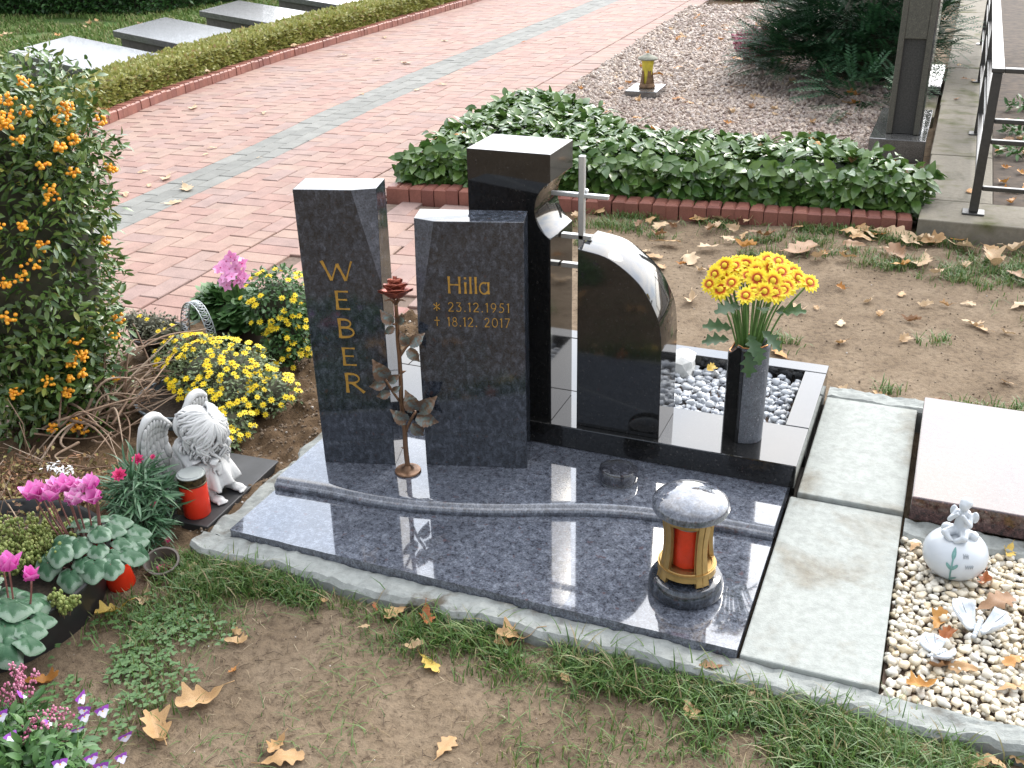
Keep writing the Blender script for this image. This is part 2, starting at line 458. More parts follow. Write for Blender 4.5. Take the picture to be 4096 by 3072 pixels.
# ------------------------------------------------------------------ ground
def seam_x(y): return -1.36 - 0.043 * np.asarray(y, float)
KERB_Y = np.array([-3.0, 2.0, 3.8, 5.1, 7.1, 9.4, 11.6, 16.0, 24.0])
KERB_X = np.array([-3.78, -3.85, -4.05, -4.33, -4.55, -4.63, -4.70, -4.95, -5.35])
def kerb_x(y): return np.interp(y, KERB_Y, KERB_X)
def edge_x(y): return seam_x(y) + 0.27
def on_path(x, y):
    return (x > kerb_x(y) - 0.02) & (x < edge_x(y) + 0.01)
def on_apron(x, y):
    return (x > edge_x(y) - 0.01) & (x < -0.20) & (y > 1.66) & (y < 3.13)
def mound(x, y):
    """soil heights"""
    h = 0.006 * (vnoise(x, y, 9, 1) - 0.5) + 0.012 * (vnoise(x, y, 2.2, 2) - 0.5)
    dug = (x < -0.07) & (y > -0.02) & (y < 1.6) & (x > -1.1)
    cl = np.maximum(0, vnoise(x, y, 42, 3) - 0.35) * 0.03 + np.maximum(0, vnoise(x, y, 19, 4) - 0.45) * 0.035
    fur = 0.012 * np.sin((x * 0.9 - y * 0.5) * 70) * (x > -0.42) * (y > 0.45)
    h = h + np.where(dug, cl + 0.004 + fur, 0)
    # trampled soil keeps small crumbs
    h = h + np.where(~dug & (y < 3.5) & (x > -0.8), np.maximum(0, vnoise(x, y, 70, 5) - 0.62) * 0.012, 0)
    return h
def ground_h(x, y):
    h = mound(x, y)
    h = np.where(on_path(x, y) | on_apron(x, y), -0.09, h)
    h = np.where((x > -1.15) & (x < 1.6) & (y > 3.5) & (y < 12), -0.02, h)
    h = np.where((x > 0.0) & (x < 2.6) & (y > -0.03) & (y < 1.38), -0.02, h)
    h = np.where((np.abs(x - 1.6) > 8) | (np.abs(y - 4) > 9), -0.01, h)
    return h
def axis(segs):
    o = []
    for a, b, st in segs:
        o.append(np.linspace(a, b, max(2, int(round((b - a) / st)) + 1))[:-1])
    o.append([segs[-1][1]]); return np.concatenate(o)
gx_ = axis([(-150, -12, 14), (-12, -5, 0.5), (-5, -1.3, 0.12), (-1.3, 0.1, 0.0125), (0.1, 2.3, 0.02), (2.3, 8, 0.5), (8, 150, 14)])
gy_ = axis([(-150, -4, 14), (-4, -1.2, 0.3), (-1.2, 1.8, 0.0135), (1.8, 3.6, 0.03), (3.6, 14, 0.25), (14, 220, 14)])
X, Y = np.meshgrid(gx_, gy_)
Z = ground_h(X, Y)
nx, ny = len(gx_), len(gy_)
idx = np.arange(nx * ny).reshape(ny, nx)
mb = MB()
mb.v.append(np.stack([X, Y, Z], -1).reshape(-1, 3)); mb.c = nx * ny
q = np.stack([idx[:-1, :-1], idx[:-1, 1:], idx[1:, 1:], idx[1:, :-1]], -1).reshape(-1, 4)
mb.l.append(q.ravel()); mb.n.append(np.full(len(q), 4)); mb.m.append(np.zeros(len(q), int)); mb.s.append(np.ones(len(q), bool))
tag(mb.obj('ground', MAT['soil']), kind='structure')

# ------------------------------------------------------------------ brick path
MI = np.array(cm.inverted())
def screen(P):
    P = np.asarray(P, float); Q = P @ MI[:3, :3].T + MI[:3, 3]
    d = -Q[:, 2]
    return 512 + Q[:, 0] / d * 1049.8, 384 - Q[:, 1] / d * 1049.8, d
def brick_t(l, w, h, c=0.005, j=0.005):
    l, w = (l - j) / 2, (w - j) / 2
    V = []
    for z, k in ((-h, 0), (-c, 0), (0, c)):
        V += [(-l + k, -w + k, z), (l - k, -w + k, z), (l - k, w - k, z), (-l + k, w - k, z)]
    F = []
    for a in (0, 4):
        F += [(a + i, a + (i + 1) % 4, a + 4 + (i + 1) % 4, a + 4 + i) for i in range(4)]
    return np.array(V), F + [(8, 9, 10, 11)]
def warp(s, t):
    """path frame (s across, negative to the left; t = y) -> world"""
    s = np.asarray(s, float); a = np.where(s < 0, -s / 2.88, 0)
    x = seam_x(t) * (1 - a) + kerb_x(t) * a + np.where(s > 0, s, 0)
    return x, np.asarray(t, float)
path = tag(bpy.data.objects.new('path', None), kind='structure'); COL.objects.link(path)
c = 0.12
keep = []
def free(ix): return -24 <= ix <= -1 and not (-11 <= ix <= -9)
for iy in range(-10, 160):
    for ix in range(-25, 1):
        d = (ix - iy) % 4
        if d == 0:
            a, b = free(ix), free(ix + 1)
            if a and b: keep.append((c * (ix + 1), c * (iy + 0.5), 0, 0, 1.0))
            elif a or b: keep.append((c * ((ix if a else ix + 1) + 0.5), c * (iy + 0.5), 0, 0, 0.49))
        elif d == 3 and free(ix): keep.append((c * (ix + 0.5), c * (iy + 1), 1, 0, 1.0))
for r, s in enumerate((-1.26, -1.14, -1.02)):
    for i in range(-6, 80): keep.append((s, 0.24 * i + 0.12 * (r % 2), 1, 1, 1.0))
for i in range(-10, 160): keep.append((0.130, 0.12 * i, 0, 0, 1.0))
K = np.array(keep)
wx, wy = warp(K[:, 0], K[:, 1])
wx2, _ = warp(K[:, 0], K[:, 1] + 0.1)
ang = np.arctan2(0.1, wx2 - wx) - PI / 2 + np.where(K[:, 2] > 0, PI / 2, 0) + rng.normal(0, 0.006, len(K))
kk = K[:, 3].astype(int)
ws = np.where(K[:, 0] < 0, (seam_x(wy) - kerb_x(wy)) / 2.88, 1.0)     # the path narrows a little towards the front
sl_ = K[:, 4] * np.where(K[:, 2] > 0, 1.0, ws); sw_ = np.where(K[:, 2] > 0, ws, 1.0)
wz = rng.normal(0, 0.0010, len(K))
# apron of the same bricks between the kerb and the grave
ap = []
for iy in range(0, 14):
    for ix in range(-14, 1):
        d = (ix - iy) % 4
        if d == 0: ap.append((c * (ix + 1), c * (iy + 0.5), 0))
        elif d == 3: ap.append((c * (ix + 0.5), c * (iy + 1), 1))
A_ = np.array(ap); ax = -0.26 + A_[:, 0]; ay = 1.66 + A_[:, 1] + 0.09 * (A_[:, 0] + 0.8)
ok = (ax > edge_x(ay) + 0.06) & (ax < -0.25) & (ay < 3.11 + 0.09 * (ax + 0.8)) & (ay > 1.64)
wx = np.concatenate([wx, ax[ok]]); wy = np.concatenate([wy, ay[ok]])
ang = np.concatenate([ang, 0.09 + np.where(A_[ok, 2] > 0, PI / 2, 0)]); kk = np.concatenate([kk, np.zeros(ok.sum(), int)])
wz = np.concatenate([wz, rng.normal(0, 0.0010, ok.sum())]); sl_ = np.concatenate([sl_, np.ones(ok.sum())]); sw_ = np.concatenate([sw_, np.ones(ok.sum())])
Pb = np.stack([wx, wy, wz], -1)
sx, sy, sd = screen(Pb)
vis = (sx > -30) & (sx < 1054) & (sy > -20) & (sy < 790) & (sx > 80 + 0 * sy)
order = np.argsort(np.where(vis, sd, 1e6))
first = set(order[:300].tolist())
bt = brick_t(0.24, 0.12, 0.06, 0.0035, 0.003)
bm_ = [MB().add(*bt, 0, False).mesh('brick', MAT[m]) for m in ('paver', 'grey_paver')]
rest = MB()
ca, sa = np.cos(ang), np.sin(ang)
tl = rng.normal(0, 0.004, (len(ang), 2))
RM = np.zeros((len(ang), 3, 3)); RM[:, 0, 0] = ca; RM[:, 0, 1] = -sa; RM[:, 1, 0] = sa; RM[:, 1, 1] = ca; RM[:, 2, 2] = 1
RM[:, 2, 0] = tl[:, 0]; RM[:, 2, 1] = tl[:, 1]
RM[:, :, 0] *= sl_[:, None]; RM[:, :, 1] *= sw_[:, None]
for i in sorted(first): inst('brick', bm_[kk[i]], path, RM[i], Pb[i])
o_ = np.array([i for i in range(len(ang)) if i not in first])
for m in (0, 1):
    w_ = o_[kk[o_] == m]
    rest.batch(bt[0], bt[1], RM[w_], Pb[w_], m, False)
tag(rest.obj('brick_field', [MAT['paver'], MAT['grey_paver']], path), kind='stuff')
mb = MB()
ty = np.linspace(-2.5, 21, 40)
prism(mb, [(edge_x(y) + 0.01, y) for y in ty] + [(kerb_x(y) - 0.02, y) for y in ty[::-1]], -0.08, -0.012)
prism(mb, [(-1.2, 1.64), (-0.21, 1.67), (-0.21, 3.16), (-1.22, 3.06)], -0.08, -0.0125)
mb.obj('sand_bed', MAT['joint'], path)

# ------------------------------------------------------------------ brick kerbs
def kerb(name, label, pts, w, depth, h, z, lim=300):
    P = np.asarray(pts, float); seg = np.linalg.norm(np.diff(P, axis=0), axis=1); cum = np.concatenate([[0], np.cumsum(seg)])
    n = int(cum[-1] / w)
    t_ = (np.arange(n) + 0.5) * w
    px, py = np.interp(t_, cum, P[:, 0]), np.interp(t_, cum, P[:, 1])
    qx, qy = np.interp(t_ + 0.03, cum, P[:, 0]), np.interp(t_ + 0.03, cum, P[:, 1])
    a = np.arctan2(qy - py, qx - px) + rng.normal(0, 0.012, n)
    root = thing(name, label, 'kerb')
    me = MB().add(*brick_t(w, depth, h, 0.010, 0.003), 0, False).mesh('kerb_brick', MAT['kerb_brick'])
    for i in range(n):
        R = np.array([[math.cos(a[i]), -math.sin(a[i]), 0], [math.sin(a[i]), math.cos(a[i]), 0], [rng.normal(0, .012), rng.normal(0, .012), 1]])
        inst('kerb_brick', me, root, R, (px[i] + rng.normal(0, .002), py[i] + rng.normal(0, .002), z + rng.normal(0, .0025)))
    return root
ky = np.linspace(2.4, 20, 60)
kerb('brick_kerb', 'red brick kerb running along the box hedge beside the path', [(kerb_x(y) - 0.06, y) for y in ky], 0.071, 0.115, 0.13, 0.072)
kerb('brick_kerb', 'red brick kerb in front of the broad-leaved evergreen hedge', [(-1.21, 3.14), (1.52, 3.415)], 0.070, 0.115, 0.15, 0.080)
kerb('brick_kerb', 'short red brick kerb seen between the two blue granite steles', [(-1.12, 1.545), (-0.19, 1.645)], 0.2, 0.12, 0.12, 0.015)

# ------------------------------------------------------------------ concrete under and beside the grave
def rough_strip(name, label, x0, x1, y0, y1, z, side, cat='concrete footing', mat='rough_concrete', amp=0.012, step=0.014, kind=None):
    """a strip with one broken edge ('y0' or 'x0'), crumbled surface"""
    xs = np.arange(x0, x1 + 1e-6, step) if side == 'y0' else np.linspace(x0, x1, 8)
    ys = np.linspace(y0, y1, 8) if side == 'y0' else np.arange(y0, y1 + 1e-6, step)
    X, Y = np.meshgrid(xs, ys); n, m = X.shape
    Zt = z + (vnoise(X, Y, 34, 6) - 0.5) * 0.011 + (vnoise(X, Y, 80, 61) - 0.5) * 0.006 + (vnoise(X, Y, 9, 7) - 0.5) * 0.008
    if side == 'y0':
        k = (y1 - Y) / (y1 - y0); Y = Y + k * (vnoise(X, 0 * Y, 14, 8) - 0.5) * amp * 2.2
        Zt -= (k > 0.9) * 0.012
    else:
        k = (x1 - X) / (x1 - x0); X = X + k * (vnoise(0 * X, Y, 14, 9) - 0.5) * amp * 2.2
        Zt -= (k > 0.9) * 0.012
    top = np.stack([X, Y, Zt], -1).reshape(-1, 3); bot = top.copy(); bot[:, 2] = -0.05
    i = np.arange(n * m).reshape(n, m); F = np.stack([i[:-1, :-1], i[:-1, 1:], i[1:, 1:], i[1:, :-1]], -1).reshape(-1, 4).tolist()
    ring = list(i[0, :]) + list(i[1:, -1]) + list(i[-1, -2::-1]) + list(i[-2:0:-1, 0])
    N_ = n * m
    for a, b in zip(ring, ring[1:] + ring[:1]): F.append((b, a, a + N_, b + N_))
    mb = MB().add(np.vstack([top, bot]), F, 0, False)
    o = mb.obj(name, MAT[mat])
    return tag(o, label, cat) if kind is None else tag(o, kind=kind)
rough_strip('concrete_footing', 'rough concrete strip along the front of the blue granite slab', -0.085, 2.6, -0.070, -0.002, 0.038, 'y0')
rough_strip('concrete_footing', 'soil-stained concrete strip between black plate and granite slab', -0.088, -0.003, 0.0, 0.70, 0.036, 'x0', amp=0.016)
rough_strip('concrete_footing', 'grey rough concrete strip behind the upper paving slab', 1.3685, 2.7, 1.335, 1.415, 0.058, 'y0', amp=0.002)
rough_strip('concrete_footing', 'pale crumbling concrete lip in front of the reddish granite slab', 1.652, 2.7, 0.625, 0.70, 0.042, 'y0')
def plate(name, label, x0, x1, y0, y1, z0, z1, mat, cat, bv=0.004):
    o = box(MB(), x0, x1, y0, y1, z0, z1).obj(name, MAT[mat]); bev(o, bv)
    return tag(o, label, cat)
plate('paving_slab', 'pale concrete paving slab beside the granite slab, nearest the grass', 1.3515, 1.645, 0.0, 0.70, -0.03, 0.050, 'plate_concrete', 'paving slab')
plate('paving_slab', 'pale concrete paving slab beside the black base, with brown stain', 1.3685, 1.646, 0.706, 1.330, -0.03, 0.062, 'plate_concrete', 'paving slab')
plate('grave_slab', 'polished reddish granite slab behind the round white jar', 1.660, 2.75, 0.700, 1.322, 0.045, 0.115, 'red_granite', 'grave slab')

# ------------------------------------------------------------------ blue granite slab with the curved step
slab = thing('grave_slab', 'polished blue-grey granite slab with a curved step, under the steles', 'grave slab')
SX = np.array([0, .153, .298, .43, .553, .672, .786, .902, 1.023, 1.217, 1.345])
SY = np.array([.214, .226, .230, .247, .278, .318, .363, .403, .428, .444, .448])
xs = np.linspace(0, 1.345, 46)
# smooth interpolation of the step line
sl = smoothline(list(zip(SX, SY)), 6); ysl = np.interp(xs, sl[:, 0], sl[:, 1])
# lower level, chipped front and left edge
fr = [(x, 0.0 + (vnoise(x, 0.0, 40, 3) - 0.6) * 0.004) for x in xs]
mb = MB()
prism(mb, fr + [(1.345, 0.49), (0.002, 0.49)], 0.032, 0.0600)
o = mb.obj('lower_level', MAT['blue_granite'], slab); bev(o, 0.003, 2)
# upper level: moulded front edge (cove and small roll)
prof = [(0.000, 0.0605), (-0.002, 0.068), (-0.0015, 0.0745), (0.0015, 0.0785), (0.006, 0.0800), (0.0085, 0.0815), (0.0125, 0.0865), (0.019, 0.0893), (0.030, 0.0902)]
V = []; F = []
n = len(xs)
tn = np.gradient(ysl, xs); nrm = np.stack([-tn, np.ones(n)], 1); nrm /= np.linalg.norm(nrm, axis=1)[:, None]
for d, z in prof:
    for i in range(n): V.append((min(1.345, max(0, xs[i] + nrm[i, 0] * d)), ysl[i] + nrm[i, 1] * d, z))
for j in range(len(prof) - 1):
    for i in range(n - 1): F.append((j * n + i, j * n + i + 1, (j + 1) * n + i + 1, (j + 1) * n + i))
b = len(V); e = (len(prof) - 1) * n
for i in range(n): V.append((xs[i], 0.735, 0.0902))
for i in range(n - 1): F.append((e + i, e + i + 1, b + i + 1, b + i))
mb = MB().add(V, F, 0, True)
# sides
for i, flip in ((0, False), (n - 1, True)):
    S = [(V[j * n + i][0], V[j * n + i][1], V[j * n + i][2]) for j in range(len(prof))] + [V[b + i], (xs[i], 0.735, 0.04), (xs[i], V[i][1], 0.04)]
    f = tuple(range(len(S))); mb.add(S, [f if not flip else f[::-1]], 0, False)
mb.obj('upper_level', MAT['blue_granite'], slab)

# ------------------------------------------------------------------ black granite base with pebble tray
DARKJ = plain('dark_gap_fill', (0.022, 0.018, 0.015), 0.95, 0.3, 40)  # filler strips added so the gaps beside slab and base read dark
base = thing('grave_surround', 'polished black granite base with a tray of grey pebbles', 'grave base')
box(MB(), 1.3455, 1.3510, 0.0, 0.66, -0.02, 0.02).obj('joint_filler', DARKJ, slab)
box(MB(), 1.3455, 1.368, 0.662, 1.33, -0.02, 0.03).obj('joint_filler', DARKJ, base)
for nm, a in (('front_plate', (0.005, 1.362, 0.672, 0.900)), ('rear_rail', (0.005, 1.362, 1.291, 1.356)), ('side_rail', (1.296, 1.362, 0.9025, 1.2885)), ('side_rail', (0.005, 0.071, 0.9025, 1.2885))):
    o = box(MB(), a[0], a[1], a[2], a[3], 0.02 if nm != 'front_plate' else 0.0915, 0.160).obj(nm, MAT['black_granite'], base); bev(o, 0.0025)
o = box(MB(), 0.0725, 0.80, 0.9025, 1.2885, 0.03, 0.1595).obj('cover_plate', MAT['black_granite'], base); bev(o, 0.0025)
mb = box(MB(), 0.012, 1.357, 0.738, 0.899, 0.0, 0.091)
mb.obj('footing', MAT['black_granite'], base)

# ------------------------------------------------------------------ stones
GOLD = plain('gold_leaf_paint', (0.42, 0.235, 0.045), 0.42, 0.25, 90, metal=0.35)
def poly_solid(V, F, name, mat, parent, b=0.003):
    o = MB().add(V, F, 0, False).obj(name, mat, parent); bev(o, b); return o
def stele(name, label, origin, deg, front, depth, facet):
    """front: outline (u,z) CCW seen from the front; facet: indices handled as a sloping corner"""
    a = math.radians(deg)
    t = thing(name, label, 'gravestone', (origin[0], origin[1], 0.0905), a)
    return t
lst = stele('gravestone', 'tall narrow blue-grey granite stele lettered downwards in gold', (.082, .354), 15.4, None, .11, None)
D = 0.012
# u, y(depth), z relative to .0905
BL, BR, BRm = (0, 0, 0), (0.207, 0, 0), (0.208, 0, 0.548)
TL, TC, TR = (-0.006, 0, 0.803), (0.147, 0, 0.803), (0.2095, 0.016, 0.804)
bk = 0.112
V = [BL, BR, BRm, TR, TC, TL, (0, bk, 0), (0.207, bk, 0), (0.2095, bk, 0.804), (-0.006, bk, 0.803)]
F = [(0, 1, 2, 4, 5), (2, 3, 4), (1, 7, 8, 3, 2), (5, 4, 3, 8, 9), (0, 5, 9, 6), (6, 9, 8, 7), (0, 6, 7, 1)]
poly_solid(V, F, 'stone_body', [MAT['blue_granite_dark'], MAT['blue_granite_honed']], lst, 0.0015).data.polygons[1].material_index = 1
mst = stele('gravestone', 'broad blue-grey granite stele with gold name and two dates', (.364, .443), 15.8, None, .10, None)
V = [(0, 0, 0), (0.290, 0, 0), (0.2905, 0, 0.722), (0.059, 0, 0.721), (0.004, 0.017, 0.724), (0, 0, 0.417),
     (0, 0.10, 0), (0.29, 0.10, 0), (0.2905, 0.10, 0.722), (0.004, 0.10, 0.724)]
F = [(0, 1, 2, 3, 5), (5, 3, 4), (2, 8, 9, 4, 3), (1, 7, 8, 2), (0, 5, 4, 9, 6), (6, 9, 8, 7), (0, 6, 7, 1)]
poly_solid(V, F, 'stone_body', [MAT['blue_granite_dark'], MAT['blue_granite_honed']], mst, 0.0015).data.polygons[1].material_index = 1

# incised gold lettering as flared strokes
def arc(cx, cy, rx, ry, a0, a1, n=10):
    return [(cx + rx * math.cos(math.radians(a)), cy + ry * math.sin(math.radians(a))) for a in np.linspace(a0, a1, n)]
G = {
 'W': (1.05, [([(0.02, 1), (0.31, 0.02)], .13), ([(0.31, 0.02), (0.53, 0.86)], .08), ([(0.53, 0.86), (0.79, 0.02)], .13), ([(0.79, 0.02), (1.02, 1)], .08)]),
 'E': (0.55, [([(0.08, 0), (0.08, 1)], .14), ([(0.08, 0.96), (0.52, 0.96)], .08), ([(0.08, 0.53), (0.46, 0.53)], .08), ([(0.08, 0.04), (0.54, 0.04)], .08)]),
 'B': (0.62, [([(0.08, 0), (0.08, 1)], .14), ([(0.08, 0.96)] + arc(0.25, 0.75, 0.24, 0.21, 90, -90) + [(0.08, 0.54)], .10), ([(0.08, 0.54)] + arc(0.28, 0.29, 0.30, 0.25, 90, -90) + [(0.08, 0.04)], .11)]),
 'R': (0.68, [([(0.08, 0), (0.08, 1)], .14), ([(0.08, 0.96)] + arc(0.26, 0.73, 0.25, 0.23, 90, -90) + [(0.08, 0.5)], .10), ([(0.27, 0.5), (0.66, 0.02)], .12)]),
 'H': (0.72, [([(0.06, 0), (0.06, 1)], .12), ([(0.64, 0), (0.64, 1)], .12), ([(0.06, 0.52), (0.64, 0.52)], .08)]),
 'i': (0.16, [([(0.08, 0), (0.08, 0.68)], .12), ([(0.08, 0.86), (0.08, 0.97)], .12)]),
 'l': (0.16, [([(0.08, 0), (0.08, 1)], .12)]),
 'a': (0.58, [(arc(0.27, 0.34, 0.24, 0.33, 60, 330, 18), .10), ([(0.24, 0.67), (0.53, 0.67)], .06), ([(0.52, 0), (0.52, 0.70)], .11)]),
 '0': (0.62, [(arc(0.31, 0.5, 0.27, 0.48, 0, 360, 26), .09)]),
 '1': (0.30, [([(0.04, 0.86), (0.18, 0.98)], .08), ([(0.19, 0), (0.19, 1)], .10)]),
 '2': (0.58, [(arc(0.27, 0.72, 0.22, 0.26, 165, -35, 12) + [(0.05, 0.05)], .09), ([(0.04, 0.04), (0.54, 0.04)], .08)]),
 '3': (0.54, [([(0.06, 0.96), (0.46, 0.96), (0.24, 0.60)], .08), (arc(0.22, 0.31, 0.26, 0.29, 85, -140, 14), .09)]),
 '5': (0.54, [([(0.46, 0.96), (0.16, 0.96), (0.12, 0.58)], .08), (arc(0.20, 0.32, 0.28, 0.29, 105, -130, 14), .09)]),
 '7': (0.56, [([(0.03, 0.96), (0.52, 0.96)], .08), ([(0.51, 0.96), (0.16, 0)], .09)]),
 '8': (0.56, [(arc(0.28, 0.76, 0.18, 0.21, 0, 360, 18), .08), (arc(0.28, 0.28, 0.24, 0.27, 0, 360, 20), .09)]),
 '9': (0.58, [(arc(0.28, 0.68, 0.23, 0.29, 0, 360, 20), .09), ([(0.51, 0.66), (0.46, 0.36), (0.2, 0.0)], .08)]),
 '.': (0.18, [([(0.09, 0.0), (0.09, 0.11)], .11)]),
 '*': (0.66, [([(0.33, 0.05), (0.33, 0.95)], .08), ([(0.03, 0.22), (0.63, 0.78)], .08), ([(0.03, 0.78), (0.63, 0.22)], .08)]),
 '+': (0.62, [([(0.31, 0), (0.31, 1)], .08), ([(0.02, 0.62), (0.60, 0.62)], .08)]),
}
def glyph(ch, parent, x, z, h, bold=1.0, name='letter', sx=1.0, y=-0.0012):
    w, strokes = G[ch]
    mb = MB()
    for k, (pts, wd) in enumerate(strokes):
        P = np.array(pts) * np.array([h * sx, h]) + np.array([x, z]); n = len(P)
        T = np.gradient(P, axis=0); T /= np.linalg.norm(T, axis=1)[:, None] + 1e-9
        Nn = np.stack([-T[:, 1], T[:, 0]], 1)
        closed = np.linalg.norm(P[0] - P[-1]) < 1e-6
        q = np.linspace(0, 1, n) if n > 2 else np.array([0, .5, 1])
        if n == 2:
            P = np.array([P[0], (P[0] + P[1]) / 2, P[1]]); Nn = np.array([Nn[0]] * 3)
        hw = wd * h * bold * 0.5 * (0.80 + (0.0 if closed else 0.45) * (2 * np.abs(q - 0.5)) ** 2)
        Lf, Rg = P + Nn * hw[:, None], P - Nn * hw[:, None]
        yy = y - 0.00012 * k
        V = [(a[0], yy, a[1]) for a in Lf] + [(a[0], yy, a[1]) for a in Rg]
        m = len(P)
        V += [(v[0], 0.002, v[2]) for v in V]
        F = [(i, i + 1, m + i + 1, m + i) for i in range(m - 1)]
        F += [(i + 1, i, 2 * m + i, 2 * m + i + 1) for i in range(m - 1)] + [(m + i, m + i + 1, 3 * m + i + 1, 3 * m + i) for i in range(m - 1)]
        F += [(0, m, 3 * m, 2 * m), (m - 1, 3 * m - 1, 4 * m - 1, 2 * m - 1)]
        mb.add(V, F, 0, False)
    mb.obj(name, GOLD, parent)
    return w * h * sx
zl = 0.0905
for ch, x, z, h in (('W', 0.050, 0.651, 0.050), ('E', 0.076, 0.568, 0.051), ('B', 0.076, 0.452, 0.062), ('E', 0.082, 0.396, 0.053), ('R', 0.083, 0.318, 0.060)):
    pass
for ch, x, ztop, zbot in (('W', 0.049, 0.703, 0.648), ('E', 0.077, 0.620, 0.566), ('B', 0.077, 0.540, 0.484), ('E', 0.081, 0.455, 0.401), ('R', 0.082, 0.378, 0.318)):
    glyph(ch, lst, x, zbot - zl, ztop - zbot, sx=1.35 if ch != 'W' else 1.5 / 1.05 * 0.98 * 1.05, bold=0.95)
x = 0.088
for ch, g in zip('Hilla', (0.008, 0.006, 0.006, 0.005, 0)):
    x += glyph(ch, mst, x, 0.616 - zl, 0.047, bold=0.95, sx=1.02) + g
def line_of(txt, x0, x1, zb, h, parent):
    W_ = sum(G[c][0] if c != ' ' else 0.35 for c in txt) * h + 0.22 * h * (len(txt) - 1)
    sxx = (x1 - x0) / W_; x = x0
    for ch in txt:
        if ch == ' ': x += (0.35 + 0.22) * h * sxx; continue
        x += glyph(ch, parent, x, zb - zl, h, sx=sxx, bold=0.95, name='numeral' if ch.isdigit() else 'symbol') + 0.22 * h * sxx
line_of('* 23.12.1951', 0.046, 0.250, 0.5645, 0.0262, mst)
line_of('+ 18.12. 2017', 0.046, 0.250, 0.5220, 0.0262, mst)

# tall black stele with the round bite
tall = thing('gravestone', 'tallest black granite stele with a round bite cut from its side', 'gravestone', (0.411, 0.694, 0.1605))
cxn, czn, rn = 0.287, 0.632, 0.091
dz = 0.0785
a0 = math.asin(dz / rn)
arcp = [(cxn - rn * math.cos(a), czn + rn * math.sin(a)) for a in np.linspace(-a0, a0, 22)]
out = [(0, 0), (0.2405, 0)] + [(min(0.2405, p[0]), p[1]) for p in arcp] + [(0.2405, 0.785), (0.0, 0.785)]
def slab_xz(mb, out, y0, y1, mi=0, smooth_idx=()):
    n = len(out)
    V = [(p[0], y0, p[1]) for p in out] + [(p[0], y1, p[1]) for p in out]
    mb.add(V, [tuple(range(n)), tuple(range(n, 2 * n))[::-1]], mi, False)
    b = mb.c - 2 * n
    for i in range(n):
        j = (i + 1) % n
        mb.l.append(np.array([b + j, b + i, b + n + i, b + n + j])); mb.n.append(np.array([4])); mb.m.append(np.array([mi])); mb.s.append(np.array([i in smooth_idx]))
    return mb
mb = slab_xz(MB(), out, 0, 0.182, 0, set(range(2, 2 + 21)))
o = mb.obj('stone_body', MAT['black_granite'], tall); bev(o, 0.0015)
# quarter-round black stele
qr = thing('gravestone', 'low black granite stele with a quarter-round top', 'gravestone', (0.730, 0.6935, 0.1605))
top = smoothline([(0, 0.536), (0.089, 0.517), (0.174, 0.456), (0.223, 0.376), (0.237, 0.326), (0.2425, 0.27)], 6)
out = [(0, 0), (0.2455, 0)] + [(min(p[0], 0.2455), p[1]) for p in top[::-1]]
mb = slab_xz(MB(), out, 0, 0.172, 0, set(range(2, len(out) - 1)))
o = mb.obj('stone_body', MAT['black_granite'], qr); bev(o, 0.0015)
# steel cross between them
cr = thing('cross', 'slim brushed steel cross fixed between the two black steles', 'cross', (0.7125, 0.775, 0.1605))
o = box(MB(), -0.0085, 0.0085, -0.006, 0.010, 0.0, 0.768).obj('upright', MAT['steel'], cr); bev(o, 0.002)
o = box(MB(), -0.088, 0.076, -0.0055, 0.0095, 0.654, 0.6655).obj('crossbar', MAT['steel'], cr); bev(o, 0.002)
for z in (0.536, 0.451):
    o = box(MB(), -0.058, 0.030, -0.006, 0.012, z, z + 0.013).obj('bracket', MAT['steel'], cr); bev(o, 0.001)
blob(MB(), (0.008, 0.012, 0.669), 0.008).obj('knob', MAT['steel'], cr)
